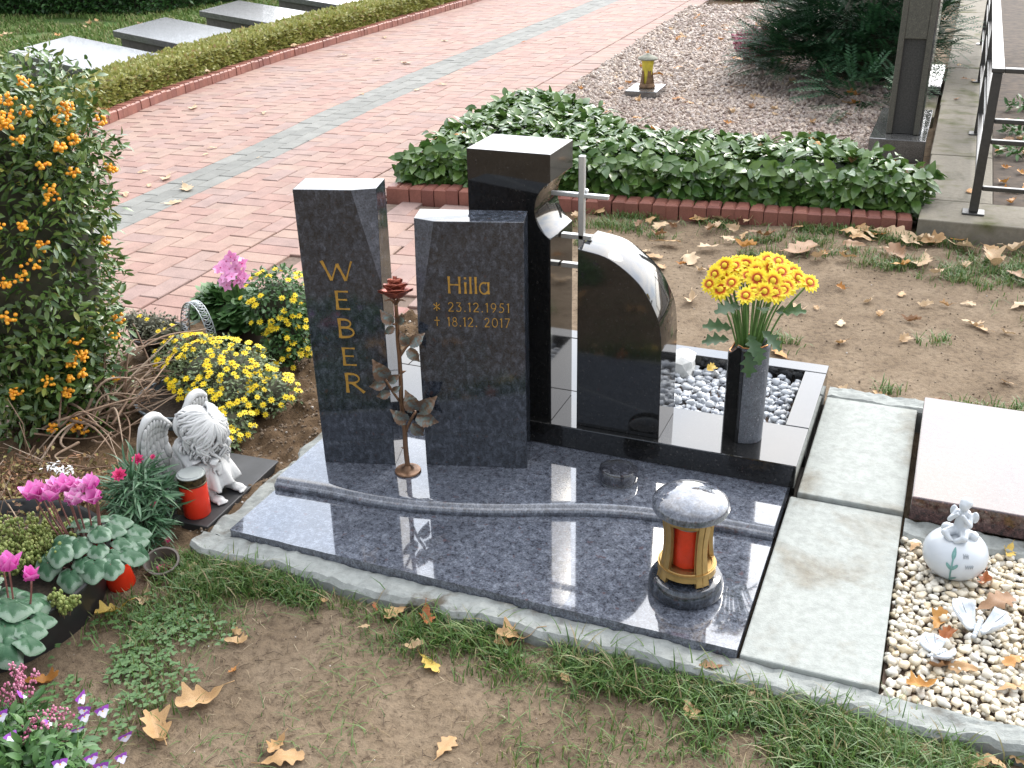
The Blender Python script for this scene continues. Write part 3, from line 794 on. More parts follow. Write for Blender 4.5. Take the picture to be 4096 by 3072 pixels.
# ------------------------------------------------------------------ pebbles
def stones(n, x0, x1, y0, y1, zf, r0, r1, flat=(0.55, 0.85), sub=ICO2, mask=None, mb=None, jit=0.20, tight=0.80, layers=1):
    """dart-thrown pebbles lying on zf(x,y)"""
    cell = r0 * 1.0; grid = {}
    P = []; Rr = []
    tries = n * 14
    xs_ = rng.uniform(x0, x1, tries); ys_ = rng.uniform(y0, y1, tries); rs = rng.uniform(r0, r1, tries)
    for x, y, r in zip(xs_, ys_, rs):
        if mask is not None and not mask(x, y): continue
        i, j = int(x / cell), int(y / cell); okk = True
        for a in range(i - 3, i + 4):
            for b_ in range(j - 3, j + 4):
                for (px, py, pr) in grid.get((a, b_), ()):
                    if (px - x) ** 2 + (py - y) ** 2 < (tight * (r + pr)) ** 2: okk = False; break
                if not okk: break
            if not okk: break
        if okk:
            grid.setdefault((i, j), []).append((x, y, r)); P.append((x, y)); Rr.append(r)
            if len(P) >= n: break
    P = np.array(P); Rr = np.array(Rr); m = len(P)
    mb = mb or MB()
    for v in range(6):
        base_ = sub[0] * (1 + rng.normal(0, jit, (len(sub[0]), 1)) * 0.7) * (1 + jit * np.sin(sub[0][:, [1, 2, 0]] * 3 + v))
        w_ = np.arange(v, m, 6); k = len(w_)
        if k == 0: continue
        sc = np.stack([Rr[w_] * rng.uniform(0.95, 1.35, k), Rr[w_] * rng.uniform(0.8, 1.05, k), Rr[w_] * rng.uniform(*flat, k)], 1)
        a = rng.uniform(0, 2 * PI, k); tx = rng.normal(0, 0.35, k)
        Rz = np.zeros((k, 3, 3)); Rz[:, 0, 0] = np.cos(a); Rz[:, 0, 1] = -np.sin(a); Rz[:, 1, 0] = np.sin(a); Rz[:, 1, 1] = np.cos(a); Rz[:, 2, 2] = 1
        Rx = np.zeros((k, 3, 3)); Rx[:, 0, 0] = 1; Rx[:, 1, 1] = np.cos(tx); Rx[:, 1, 2] = -np.sin(tx); Rx[:, 2, 1] = np.sin(tx); Rx[:, 2, 2] = np.cos(tx)
        A = np.einsum('nij,njk->nik', Rz, Rx) * sc[:, None, :]
        t = np.stack([P[w_, 0], P[w_, 1], zf(P[w_, 0], P[w_, 1]) + rng.normal(0, 0.0025, k)], 1)
        mb.batch(base_, sub[1], A, t, 0, True)
    return mb
GREYP = islands('grey_pebble', [(0, (0.36, 0.38, 0.41)), (0.5, (0.48, 0.50, 0.52)), (0.8, (0.26, 0.28, 0.32)), (1, (0.54, 0.54, 0.54))], 0.6, grain=0.22, gscale=45)
BEIGEP = islands('beige_pebble', [(0, (0.54, 0.46, 0.33)), (0.25, (0.60, 0.57, 0.50)), (0.5, (0.62, 0.56, 0.44)), (0.75, (0.52, 0.42, 0.27)), (1, (0.63, 0.62, 0.58))], 0.5, grain=0.15, gscale=50)
RGRAVEL = islands('reddish_gravel', [(0, (0.27, 0.20, 0.16)), (0.3, (0.36, 0.29, 0.24)), (0.6, (0.43, 0.36, 0.305)), (0.85, (0.31, 0.26, 0.235)), (1, (0.50, 0.39, 0.29))], 0.65, grain=0.2, gscale=50)
zt = lambda x, y: 0.112 + 0.014 * (vnoise(x, y, 12, 12) - 0.3)
mb = stones(640, 0.81, 1.284, 0.912, 1.28, zt, 0.0085, 0.0145, sub=ICO2)
stones(260, 0.81, 1.284, 0.912, 1.28, lambda x, y: zt(x, y) + 0.011, 0.009, 0.014, mb=mb, tight=1.3)
tag(mb.obj('grey_pebbles', GREYP, base), kind='stuff')
box(MB(), 0.8005, 1.2955, 0.9005, 1.2905, 0.0, 0.104).obj('tray_bed', MAT['joint'], base)
zb = lambda x, y: 0.022 + 0.012 * (vnoise(x, y, 8, 13) - 0.4)
mb = stones(1900, 1.655, 2.15, 0.005, 0.63, zb, 0.0065, 0.0130, sub=ICO2)
stones(900, 1.655, 2.15, 0.005, 0.63, lambda x, y: zb(x, y) + 0.009, 0.007, 0.0125, mb=mb, tight=1.25)
tag(mb.obj('beige_pebbles', BEIGEP), kind='stuff')
mb = MB(); prism(mb, [(1.65, -0.01), (2.7, -0.01), (2.7, 0.63), (1.65, 0.63)], -0.05, 0.012)
tag(mb.obj('pebble_bed', MAT['joint']), kind='structure')

# pale rock in the tray
t = thing('rock', 'pale pointed rock lying in the grey pebbles behind the black stele', 'rock', (0.905, 1.225, 0.112))
V = ICO2[0].copy(); V = V / np.maximum(0.55, np.abs(V).max(1))[:, None]
o = MB().add(V * (0.042, 0.055, 0.042) * (1 + rng.normal(0, .06, (len(V), 1))) + (0, 0.02, 0.03), ICO2[1], 0, False).obj('rock_body', MAT['white_stone'], t); bev(o, 0.002)

# ------------------------------------------------------------------ vase with chrysanthemums
vase = thing('vase', 'grey granite vase with a polished black left flank, on the black base', 'vase', (1.19, 0.80, 0.1605), math.radians(8.9))
nv = 40
def vase_ring(k=1.0):
    o = []
    for i in range(nv):
        a = 2 * PI * i / nv; ca, sa = math.cos(a), math.sin(a)
        r = 1 / ((abs(ca) ** 2.6 + abs(sa) ** 2.6) ** (1 / 2.6))
        o.append((0.056 * k * r * ca, 0.052 * k * r * sa))
    # sliced flat on the left-front
    nx_, ny_ = math.cos(math.radians(214)), math.sin(math.radians(214)); dd = 0.043
    return [(x - max(0, x * nx_ + y * ny_ - dd) * nx_, y - max(0, x * nx_ + y * ny_ - dd) * ny_) for x, y in o]
V = []; F = []; mi = []
hs = [0, 0.004] + list(np.linspace(0.02, 0.24, 6)) + [0.262, 0.277, 0.286]
for h in hs:
    k = 0.99 if h == 0 else 1
    for x, y in vase_ring(k):
        zz = h
        if h > 0.24:      # shoulder falls away on the left
            zz = 0.24 + (h - 0.24) * max(0.25, min(1.15, 1.0 - max(0, (-0.030 - x)) * 38 + 2.2 * max(0, x)))
        V.append((x, y, zz))
n_ = len(hs)
for j in range(n_ - 1):
    for i in range(nv):
        F.append((j * nv + i, j * nv + (i + 1) % nv, (j + 1) * nv + (i + 1) % nv, (j + 1) * nv + i))
        mid = 360 * (i + .5) / nv
        mi.append(1 if 140 < mid < 258 else 0)
inner = len(V)
for dz_, kk_ in ((0, 0.80), (-0.05, 0.78)):
    for i in range(nv):
        x, y, z = V[(n_ - 1) * nv + i]; V.append((x * kk_, y * kk_, z + dz_))
for j in (n_ - 1, n_):
    for i in range(nv):
        F.append((j * nv + i, j * nv + (i + 1) % nv, (j + 1) * nv + (i + 1) % nv, (j + 1) * nv + i)); mi.append(0)
F.append(tuple(n_ * nv + nv + i for i in range(nv))); mi.append(1)
mb = MB().add(V, F, 0, True); mb.m = [np.array(mi)]
mb.obj('vase_body', [MAT['honed_granite'], MAT['black_granite']], vase)
COPPER = plain('copper_liner', (0.42, 0.19, 0.08), 0.35, 0.2, 40, metal=1.0)
mb = MB()
Vr = [V[(n_ - 1) * nv + i] for i in range(nv)]
ring = np.array([(x * 0.93, y * 0.93, z + 0.002) for x, y, z in Vr]); tube(mb, np.vstack([ring, ring[:1]]), 0.0025, 6, cap=False)
mb.obj('copper_rim', COPPER, vase)

def two_tone(name, stops, rough=0.5, tr_=0.25):
    m, t, b = new_mat(name)
    at = t.nodes.new('ShaderNodeAttribute'); at.attribute_name = 'tip'
    n = noise(t, 160, 3); ad = t.nodes.new('ShaderNodeMath'); ad.operation = 'MULTIPLY_ADD'; ad.inputs[1].default_value = 0.22
    t.links.new(n.outputs[0], ad.inputs[0]); t.links.new(at.outputs['Fac'], ad.inputs[2])
    r = ramp(t, stops); t.links.new(ad.outputs[0], r.inputs[0])
    t.links.new(r.outputs[0], b.inputs['Base Color']); setp(b, rough=rough)
    tr = t.nodes.new('ShaderNodeBsdfTranslucent'); t.links.new(r.outputs[0], tr.inputs['Color'])
    mx = t.nodes.new('ShaderNodeMixShader'); mx.inputs[0].default_value = tr_
    t.links.new(b.outputs[0], mx.inputs[1]); t.links.new(tr.outputs[0], mx.inputs[2]); t.links.new(mx.outputs[0], t.nodes['Material Output'].inputs[0])
    return m
PETAL = two_tone('chrysanthemum_petal', [(0.0, (0.45, 0.045, 0.008)), (0.50, (0.55, 0.085, 0.010)), (0.62, (0.86, 0.50, 0.02)), (0.74, (0.88, 0.72, 0.04))])
DISC = plain('flower_disc', (0.70, 0.50, 0.03), 0.8, 0.3, 300)
STEMG = plain('stem_green', (0.10, 0.19, 0.045), 0.5, 0.25, 40)
MUML = islands('chrysanthemum_leaf', [(0, (0.030, 0.075, 0.022)), (1, (0.055, 0.12, 0.035))], 0.42, transl=0.12)
bq = thing('flower_bouquet', 'bunch of yellow and red chrysanthemums standing in the grey vase', 'flowers', (1.19, 0.80, 0.1605), math.radians(8.9))
FL = [(-0.06, 0.612), (0.015, 0.61), (0.065, 0.655), (-0.02, 0.64), (0.11, 0.645), (-0.105, 0.635), (0.03, 0.695), (-0.05, 0.69), (0.0, 0.585), (0.075, 0.60), (-0.1, 0.655), (0.045, 0.625), (-0.117, 0.604), (-0.087, 0.59), (-0.02, 0.57), (0.051, 0.589), (-0.085, 0.634), (0.005, 0.63), (0.038, 0.67), (0.099, 0.662), (0.138, 0.625), (0.082, 0.612), (-0.036, 0.653), (-0.082, 0.667), (-0.028, 0.678), (-0.001, 0.686), (0.056, 0.691), (-0.057, 0.669), (0.082, 0.678), (0.026, 0.588), (0.001, 0.659), (0.058, 0.638)]
def mum_mesh(R):
    mb = MB(); tips = []
    for ring, (np_, L, el) in enumerate(((15, R, 0.02), (13, R * 0.86, 0.28))):
        tv, tf = leaf_t(L, R * 0.40, 5, 0.25, 0.10, 0.75, 0.25)
        a = np.arange(np_) * 2 * PI / np_ + ring * 0.2 + rng.normal(0, .05, np_); e = el + rng.normal(0, .08, np_)
        A = rot_from(np.stack([np.cos(a) * np.cos(e), np.sin(a) * np.cos(e), np.sin(e)], 1))
        mb.batch(tv, tf, A, np.zeros((np_, 3)), 0); tips.append(np.tile(tv[:, 0] / R, np_))
    me = mb.mesh('flower', PETAL)
    at = me.attributes.new('tip', 'FLOAT', 'POINT'); at.data.foreach_set('value', np.concatenate(tips).astype(np.float32))
    return me
MUMS = [mum_mesh(0.031) for _ in range(3)]
cmb = MB(); blob(cmb, (0, 0, 0.004), (0.0085, 0.0085, 0.0055)); CEN = cmb.mesh('flower_centre', DISC)
cmb = MB(); blob(cmb, (0, 0, -0.003), (0.0075, 0.0075, 0.006), ICO1); CALYX = cmb.mesh('calyx', STEMG)
st = MB()
camdir = np.array([0.0, -0.82, 0.55])
for i, (u, z) in enumerate(FL):
    z -= 0.1605
    y = -0.055 + 0.13 * max(0, (z - 0.41)) / 0.12 + 0.02 * math.sin(i * 2.1)
    z -= 0.52 * y      # heights were read off the plane through the vase
    p = np.array([u, y, z])
    nrm = np.array([u * 2.6, y * 2 - 0.50, 0.50 + 0.2 * math.sin(i)]); nrm /= np.linalg.norm(nrm)
    a = rng.uniform(0, 2 * PI); tx = np.cross(nrm, (math.cos(a), math.sin(a), 0.1)); 
    R = rot_from([tx], nrm)[0] * rng.uniform(0.82, 1.12)
    f = inst('flower', MUMS[i % 3], bq, R, p)
    link('flower_centre', CEN, f); link('calyx', CALYX, f)
    foot = np.array([u * 0.22, y * 0.3, 0.25]); mid = foot * 0.45 + p * 0.55 - np.array([u * 0.12, 0, 0.0])
    tube(st, smoothline([foot, mid, p - nrm * 0.006], 5), 0.0026, 6)
st.obj('stems', STEMG, bq)
# lobed leaves
def lobed_leaf(L, w, lobes=3, mat=None, depth=0.35):
    """outline with rounded lobes, folded along the midrib; strip of quads"""
    n = 18; V = []; F = []
    for i in range(n + 1):
        t = i / n
        env = math.sin(PI * (t * 0.94 + 0.03)) ** 0.75
        lob = 1 - depth * (0.5 + 0.5 * math.cos(2 * PI * lobes * t)) ** 0.7
        ww = w * 0.5 * env * lob
        z = -0.22 * L * t * t
        V += [(L * t + ww * 0.3, -ww, z + 0.25 * ww), (L * t, 0, z), (L * t + ww * 0.3, ww, z + 0.25 * ww)]
    for i in range(n):
        a = 3 * i; F += [(a + 3, a + 4, a + 1, a), (a + 4, a + 5, a + 2, a + 1)]
    return np.array(V), F
lv = MB().add(*lobed_leaf(0.075, 0.056, 3.5, None, 0.62), 0).mesh('leaf', MUML)
for (u, y, z), d in (((-0.05, -0.03, 0.335), (-1, -0.25, 0.25)), ((-0.055, -0.02, 0.298), (-1, -0.1, -0.02)), ((0.0, -0.05, 0.33), (0.25, -0.8, -0.45)), ((0.015, -0.05, 0.315), (0.35, -0.6, -0.95)), ((0.03, -0.02, 0.33), (0.75, -0.3, -0.5)),
                     ((-0.03, -0.03, 0.40), (-0.6, -0.5, 0.1)), ((0.02, -0.03, 0.40), (0.1, -0.7, 0.3)), ((0.06, 0, 0.38), (0.8, -0.3, 0.3)), ((-0.01, 0.0, 0.42), (-0.2, -0.6, 0.4)), ((0.0, -0.055, 0.29), (0.1, -0.55, -1.0)), ((-0.06, 0.03, 0.42), (-.6, .2, .2)), ((0.05, 0.05, 0.43), (.6, .3, .2)), ((0.0, 0.05, 0.40), (0, .5, .4))):
    inst('leaf', lv, bq, rot_from([d], (0.1, -0.5, 1))[0] * rng.uniform(0.8, 1.1), (u, y, z))

# ------------------------------------------------------------------ grave lantern on the slab
BRASS = plain('matt_gold_metal', (0.40, 0.265, 0.105), 0.42, 0.12, 60, metal=0.85)
def glass(name, c=(1, 1, 1), rough=0.02):
    m, t, b = new_mat(name); b.inputs['Base Color'].default_value = (*c, 1); setp(b, rough=rough, trans=1.0, ior=1.45)
    tr = t.nodes.new('ShaderNodeBsdfTransparent'); tr.inputs[0].default_value = (*c, 1)
    lp = t.nodes.new('ShaderNodeFresnel'); lp.inputs[0].default_value = 1.18
    gl = t.nodes.new('ShaderNodeBsdfGlossy'); gl.inputs['Roughness'].default_value = rough
    mx = t.nodes.new('ShaderNodeMixShader'); t.links.new(lp.outputs[0], mx.inputs[0]); t.links.new(tr.outputs[0], mx.inputs[1]); t.links.new(gl.outputs[0], mx.inputs[2])
    t.links.new(mx.outputs[0], t.nodes['Material Output'].inputs['Surface'])
    return m
GLASS = glass('clear_glass', (0.93, 0.95, 0.95))
REDW = plain('red_candle_plastic', (0.62, 0.030, 0.010), 0.35, 0.12, 20, sss=0.15)
REDW.node_tree.nodes['Principled BSDF'].inputs['Subsurface Radius'].default_value = (0.02, 0.004, 0.002)
REDD = plain('dark_red_candle', (0.80, 0.055, 0.016), 0.4, 0.2, 25, sss=0.3)
LIDM = plain('aluminium_lid', (0.30, 0.32, 0.31), 0.5, 0.06, 60, metal=0.3)
LIDG = plain('dull_brass_band', (0.055, 0.036, 0.014), 0.4, 0.9, 90, metal=0.5)
ln = thing('grave_lantern', 'gold grave lantern with blue granite dome lid and red candle, on the slab', 'lantern', (1.185, 0.178, 0.0603), math.radians(46))
lathe(MB(), [(0.081, 0), (0.0875, 0.005), (0.0892, 0.014), (0.0885, 0.026), (0.0855, 0.038), (0.081, 0.0455), (0.077, 0.047), (0.0, 0.047)], 48, cap=False).obj('stone_foot', MAT['blue_granite_dark'], ln)
def body_r(z):  # concave waist
    q = (z - 0.045) / 0.185; return 0.0775 - 0.0185 * math.sin(PI * min(1, q * 0.78 + 0.08)) + 0.000 * q
def shell_patch(mb, a0, a1, z0, z1, th=0.006, na=6, nz=10, arch=0.0):
    """curved wall piece of the lantern body between two angles"""
    V = []; 
    for k in (0, th):
        for j in range(nz + 1):
            z = z0 + (z1 - z0) * j / nz; r = body_r(z) - k
            for i in range(na + 1):
                a = a0 + (a1 - a0) * i / na; V.append((r * math.cos(a), r * math.sin(a), z))
    m = (na + 1) * (nz + 1); F = []
    for j in range(nz):
        for i in range(na):
            p = j * (na + 1) + i; q = [p, p + 1, p + na + 2, p + na + 1]
            F += [tuple(q), tuple(x + m for x in q[::-1])]
    for j in range(nz):
        p = j * (na + 1); F += [(p + na + 1, p, p + m, p + na + 1 + m)]; p += na; F += [(p, p + na + 1, p + na + 1 + m, p + m)]
    for i in range(na):
        F += [(i + 1, i, i + m, i + 1 + m)]; p = nz * (na + 1) + i; F += [(p, p + 1, p + 1 + m, p + m)]
    return mb.add(V, F, 0, False)
for k in range(4):
    a = k * PI / 2
    mb = MB(); 
    for s_ in (-1, 1): shell_patch(mb, a + s_ * 0.122 - 0.115, a + s_ * 0.122 + 0.115, 0.050, 0.222, 0.009, 4, 14)
    o = mb.obj('post', BRASS, ln); bev(o, 0.0015, 2)
    for z0_, z1_ in ((0.062, 0.084), (0.205, 0.222)):
        o = shell_patch(MB(), a + 0.25, a + PI / 2 - 0.25, z0_, z1_, 0.007, 8, 2).obj('rail', BRASS, ln); bev(o, 0.001, 1)
lathe(MB(), [(0.064, 0.076), (0.069, 0.076), (0.069, 0.081), (0.02, 0.081)], 32, cap=False).obj('candle_tray', BRASS, ln)
lathe(MB(), [(0.046, 0.081), (0.046, 0.222), (0.0435, 0.222), (0.0435, 0.083)], 32, cap=False).obj('glass_cylinder', GLASS, ln)
lathe(MB(), [(0.0, 0.082), (0.038, 0.082), (0.039, 0.088), (0.039, 0.186), (0.0, 0.187)], 32, cap=False).obj('candle', REDD, ln)
lathe(MB(), [(0.039, 0.186), (0.040, 0.188), (0.040, 0.196), (0.0, 0.197)], 32, cap=False).obj('candle_lid', LIDM, ln)
dome = [(0.060, 0.221), (0.080, 0.224), (0.0875, 0.229), (0.0895, 0.235), (0.0880, 0.241)] + [(0.0885 * math.cos(a), 0.2405 + 0.033 * math.sin(a)) for a in np.linspace(0.05, PI / 2 - 0.001, 14)]
lathe(MB(), dome, 56, cap=False).obj('dome_lid', MAT['blue_granite'], ln)

# small oval stone bowl lid
dk = thing('holy_water_bowl', 'small round polished granite bowl with dished top, in front of the black base', 'bowl', (0.902, 0.553, 0.0905))
lathe(MB(), [(0.0, 0), (0.048, 0.0), (0.0505, 0.004)], 40, cap=False).obj('foot_ring', MAT['steel'], dk)
V = [(0.0505, 0.004), (0.0545, 0.010), (0.0545, 0.030), (0.052, 0.035), (0.048, 0.036)] + [(0.046 * k, 0.0365 + 0.009 * (1 - k * k)) for k in (1, .8, .6, .4, .2, .01)]
mb = lathe(MB(), V, 44, cap=False)
mb.v[0][:, 2] = np.where(mb.v[0][:, 2] > 0.02, mb.v[0][:, 2] - 0.12 * mb.v[0][:, 1] + 0.004, mb.v[0][:, 2])
mb.v[0][:, 2] -= 0.0 
mb.obj('bowl_body', granite('bowl_granite', (0.014, 0.015, 0.019), (0.038, 0.040, 0.050), (0.085, 0.090, 0.110), (0.05, 0.03, 0.03), coat=0.8), dk)

# ------------------------------------------------------------------ bronze rose
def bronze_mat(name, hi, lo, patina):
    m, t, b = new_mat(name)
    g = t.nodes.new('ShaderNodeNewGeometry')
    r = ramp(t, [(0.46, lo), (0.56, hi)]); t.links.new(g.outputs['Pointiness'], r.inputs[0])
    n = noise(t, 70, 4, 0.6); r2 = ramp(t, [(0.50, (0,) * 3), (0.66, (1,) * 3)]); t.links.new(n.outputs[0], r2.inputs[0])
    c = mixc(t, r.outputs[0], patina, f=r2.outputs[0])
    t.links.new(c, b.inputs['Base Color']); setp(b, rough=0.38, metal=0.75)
    bump(t, b, n.outputs[0], 0.3, 0.002)
    return m
BRZ = bronze_mat('bronze', (0.22, 0.125, 0.075), (0.11, 0.065, 0.04), (0.15, 0.09, 0.055))
BRZL = bronze_mat('patinated_bronze', (0.22, 0.14, 0.095), (0.13, 0.085, 0.06), (0.145, 0.19, 0.185))
BRZR = bronze_mat('red_bronze', (0.30, 0.085, 0.055), (0.20, 0.05, 0.035), (0.24, 0.065, 0.045))
RU = np.array([.871, .492, 0]); RN = np.array([-.492, .871, 0])
rose = thing('bronze_rose', 'tall bronze rose with red bloom standing between the two blue granite steles', 'ornament', (.332, .390, .0905))
def rp(u, z, d=0.0): return RU * u + RN * d + np.array([0, 0, z - 0.0905])
mb = lathe(MB(), [(0, 0), (0.036, 0), (0.0375, 0.003), (0.036, 0.0065), (0.02, 0.009), (0.012, 0.014), (0.008, 0.02)], 36, cap=False)
mb.v[0][:, :2] *= 1 + 0.03 * np.sin(3 * np.arctan2(mb.v[0][:, 1], mb.v[0][:, 0]))[:, None]
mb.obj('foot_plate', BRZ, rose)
mb = MB()
tube(mb, smoothline([rp(*p) for p in ((0.0, 0.101), (-0.002, 0.169), (-0.001, 0.217), (-0.003, 0.257), (-0.004, 0.321), (-0.002, 0.372), (-0.001, 0.446), (-0.002, 0.495), (0.0, 0.559), (0.0, 0.60))], 6), np.linspace(0.0075, 0.005, 55), 10)
tube(mb, smoothline([rp(0.001, 0.214), rp(0.014, 0.251, -0.008), rp(0.033, 0.286, -0.014)], 5), 0.0042, 8)
tube(mb, smoothline([rp(-0.004, 0.305), rp(-0.024, 0.344, -0.006), rp(-0.043, 0.388, -0.01)], 5), 0.0036, 8)
tube(mb, smoothline([rp(0.0, 0.446), rp(0.018, 0.475, -0.006), rp(0.028, 0.486, -0.01)], 5), 0.0036, 8)
tube(mb, [rp(0, 0.54), rp(-0.012, 0.545, -0.004)], 0.003, 6)
for u_, z_, s_ in ((0.0, 0.40, 1), (0.0, 0.165, -1)):
    tube(mb, [rp(u_, z_), rp(u_ + s_ * 0.015, z_ + 0.004)], [0.006, 0.0006], 6)
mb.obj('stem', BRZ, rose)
def rose_leaf(a, b, w):
    L = float(np.linalg.norm(b - a)); n = 14; V = []; F = []
    for i in range(n + 1):
        t = i / n
        ww = w * 0.5 * math.sin(PI * min(1, t ** 0.85 * 0.97 + 0.02)) ** 0.8 * (1 + 0.09 * (i % 2))
        z = 0.10 * L * math.sin(PI * t)
        for q in (-1, -0.5, 0, 0.5, 1):
            V.append((L * t - (0.10 * L * abs(q) if i not in (0, n) else 0) + 0.05 * L, q * ww, z + 0.30 * abs(q) * ww + (0.0011 if (i % 2) else -0.0011) * (abs(q) > 0.2)))
    for i in range(n):
        for j in range(4):
            p = i * 5 + j; F.append((p + 5, p + 6, p + 1, p))
    m = len(V); V += [(v[0], v[1], v[2] - 0.0022) for v in V]; F += [tuple(x + m for x in f[::-1]) for f in F]
    mb = MB().add(V, F, 0)
    R = rot_from([b - a], -RN + np.array([0, 0, 0.25]))[0]
    return mb.obj('leaf', BRZL, rose, None), R
for k, (p, q) in enumerate((((0.031, 0.286), (0.009, 0.35)), ((0.038, 0.286), (0.09, 0.331)), ((0.031, 0.271), (0.091, 0.246)), ((0.02, 0.25), (0.048, 0.204)), ((0.008, 0.256), (-0.034, 0.298)),
          ((-0.039, 0.387), (-0.071, 0.452)), ((-0.042, 0.377), (-0.086, 0.368)), ((-0.032, 0.349), (-0.069, 0.337)), ((-0.036, 0.383), (-0.004, 0.405)), ((-0.026, 0.353), (-0.004, 0.368)),
          ((-0.013, 0.548), (-0.041, 0.585)), ((-0.009, 0.541), (-0.035, 0.521)), ((0.0, 0.551), (0.022, 0.575)), ((0.02, 0.485), (0.006, 0.526)), ((0.025, 0.485), (0.069, 0.51)), ((0.023, 0.475), (0.051, 0.438)))):
    a, b = rp(*p, -0.014), rp(*q, -0.014 - 0.012 * math.sin(k * 1.7))
    L = float(np.linalg.norm(b - a))
    o, R = rose_leaf(a, b, L * 0.62); o.matrix_local = M4(R, a)
# bloom: cupped petals around a bud
bl = MB()
def petal(mb, ang, r0, L, w, lean, roll):
    n, m = 6, 6; V = []
    for i in range(n + 1):
        t = i / n
        for j in range(m + 1):
            s_ = (j / m - 0.5) * 2
            wd = w * math.sin(PI * (0.16 + 0.52 * t)) ** 0.8
            th = s_ * wd / max(0.012, r0 + L * t * math.sin(lean))
            r = r0 + L * t * math.sin(lean) + roll * L * max(0, t - 0.55) ** 2 * 2
            z = L * t * math.cos(lean) - roll * L * max(0, t - 0.6) ** 2 * 2.2 - 0.16 * L * abs(s_) ** 2.5 * t * t
            V.append((r * math.cos(ang + th), r * math.sin(ang + th), z))
    F = [(i * (m + 1) + j, i * (m + 1) + j + 1, (i + 1) * (m + 1) + j + 1, (i + 1) * (m + 1) + j) for i in range(n) for j in range(m)]
    k = len(V); V2 = [(x * 0.94, y * 0.94, z + 0.0012) for x, y, z in V]
    F2 = [tuple(x + k for x in f[::-1]) for f in F]
    ring = [i for i in range(m + 1)] + [(i + 1) * (m + 1) + m for i in range(n)] + [n * (m + 1) + m - 1 - i for i in range(m)] + [(n - 1 - i) * (m + 1) for i in range(n - 1)]
    F3 = [(b_, a_, a_ + k, b_ + k) for a_, b_ in zip(ring, ring[1:] + ring[:1])]
    mb.add(V + V2, F + F2 + F3, 0)
bloom = []
for n_p, r0, L, w, lean, roll, z0 in ((3, 0.005, 0.044, 0.017, 0.02, 0.0, 0.012), (4, 0.009, 0.043, 0.028, 0.25, 0.06, 0.008), (5, 0.013, 0.040, 0.036, 0.50, 0.10, 0.003), (5, 0.016, 0.039, 0.043, 0.86, 0.12, -0.002)):
    for i in range(n_p):
        mb = MB(); petal(mb, 2 * PI * i / n_p + r0 * 170, r0, L, w, lean, roll)
        M = Matrix.Translation(Vector(rp(0.002, 0.617)) + Vector((0, 0, z0))) @ Matrix.Rotation(math.radians(16), 4, Vector(-RU).to_3d())
        o = mb.obj('petal', BRZR, rose); o.matrix_local = M
mb = MB()
for i in range(5):
    a = i * 2 * PI / 5
    tube(mb, smoothline([rp(0, 0.598), rp(0, 0.612) + np.array([math.cos(a) * 0.012, math.sin(a) * 0.012, 0]), rp(0, 0.611) + np.array([math.cos(a) * 0.030, math.sin(a) * 0.030, 0])], 4), np.linspace(0.005, 0.001, 9), 6)
mb.obj('sepals', BRZ, rose)
# ------------------------------------------------------------------ black plate, candle, angel
bp_ = thing('stone_plate', 'black dusty stone plate under the angel statue', 'stone plate', (-0.095, 0.025, 0.0), math.radians(3))
o = box(MB(), -0.34, 0.0, 0.0, 0.375, 0.004, 0.030).obj('plate_body', plain('black_slate', (0.030, 0.030, 0.031), 0.55, 0.6, 9, bmp=0.2), bp_); bev(o, 0.003)

cd = thing('grave_candle', 'red plastic grave candle with metal lid on black plate', 'candle', (-0.163, 0.073, 0.0303))
lathe(MB(), [(0.0, 0), (0.034, 0), (0.0365, 0.004), (0.0375, 0.05), (0.0375, 0.094), (0.036, 0.100)], 40, cap=False).obj('candle_body', REDW, cd)
lathe(MB(), [(0.036, 0.099), (0.0390, 0.100), (0.0390, 0.103), (0.0376, 0.104), (0.0376, 0.122), (0.0390, 0.123), (0.0390, 0.126)], 40, cap=False).obj('brass_band', LIDG, cd)
lathe(MB(), [(0.0390, 0.1262), (0.0385, 0.1285), (0.0365, 0.1290), (0.0350, 0.1275), (0.0335, 0.1290), (0.032, 0.1315), (0.0, 0.132)], 40, cap=False).obj('lid', LIDM, cd)

def stucco():
    m, t, b = new_mat('white_cast_stone')
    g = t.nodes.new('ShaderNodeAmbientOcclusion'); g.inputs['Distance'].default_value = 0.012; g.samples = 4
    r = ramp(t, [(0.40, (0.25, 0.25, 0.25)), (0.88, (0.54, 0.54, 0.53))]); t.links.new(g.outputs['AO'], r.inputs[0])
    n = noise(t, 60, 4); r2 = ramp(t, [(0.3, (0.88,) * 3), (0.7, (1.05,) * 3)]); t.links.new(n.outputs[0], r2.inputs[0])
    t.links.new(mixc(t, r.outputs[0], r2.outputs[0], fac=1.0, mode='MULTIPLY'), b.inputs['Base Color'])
    setp(b, rough=0.75); bump(t, b, n.outputs[0], 0.15, 0.001)
    return m
STU = stucco()
ang_ = thing('angel_statue', 'white seated angel with curly hair and wings on the black plate', 'statue', (-0.252, 0.196, 0.0303), math.radians(-9))
def caps(mb, a, b, ra, rb, n=7):
    a = np.array(a, float); b = np.array(b, float)
    for t in np.linspace(0, 1, n): blob(mb, a + (b - a) * t, ra + (rb - ra) * t, ICO2)
def remesh(o, vox, it=6):
    m = o.modifiers.new('remesh', 'REMESH'); m.mode = 'VOXEL'; m.voxel_size = vox; m.use_smooth_shade = True
    s = o.modifiers.new('smooth', 'SMOOTH'); s.factor = 0.5; s.iterations = it
    return o
mb = MB()
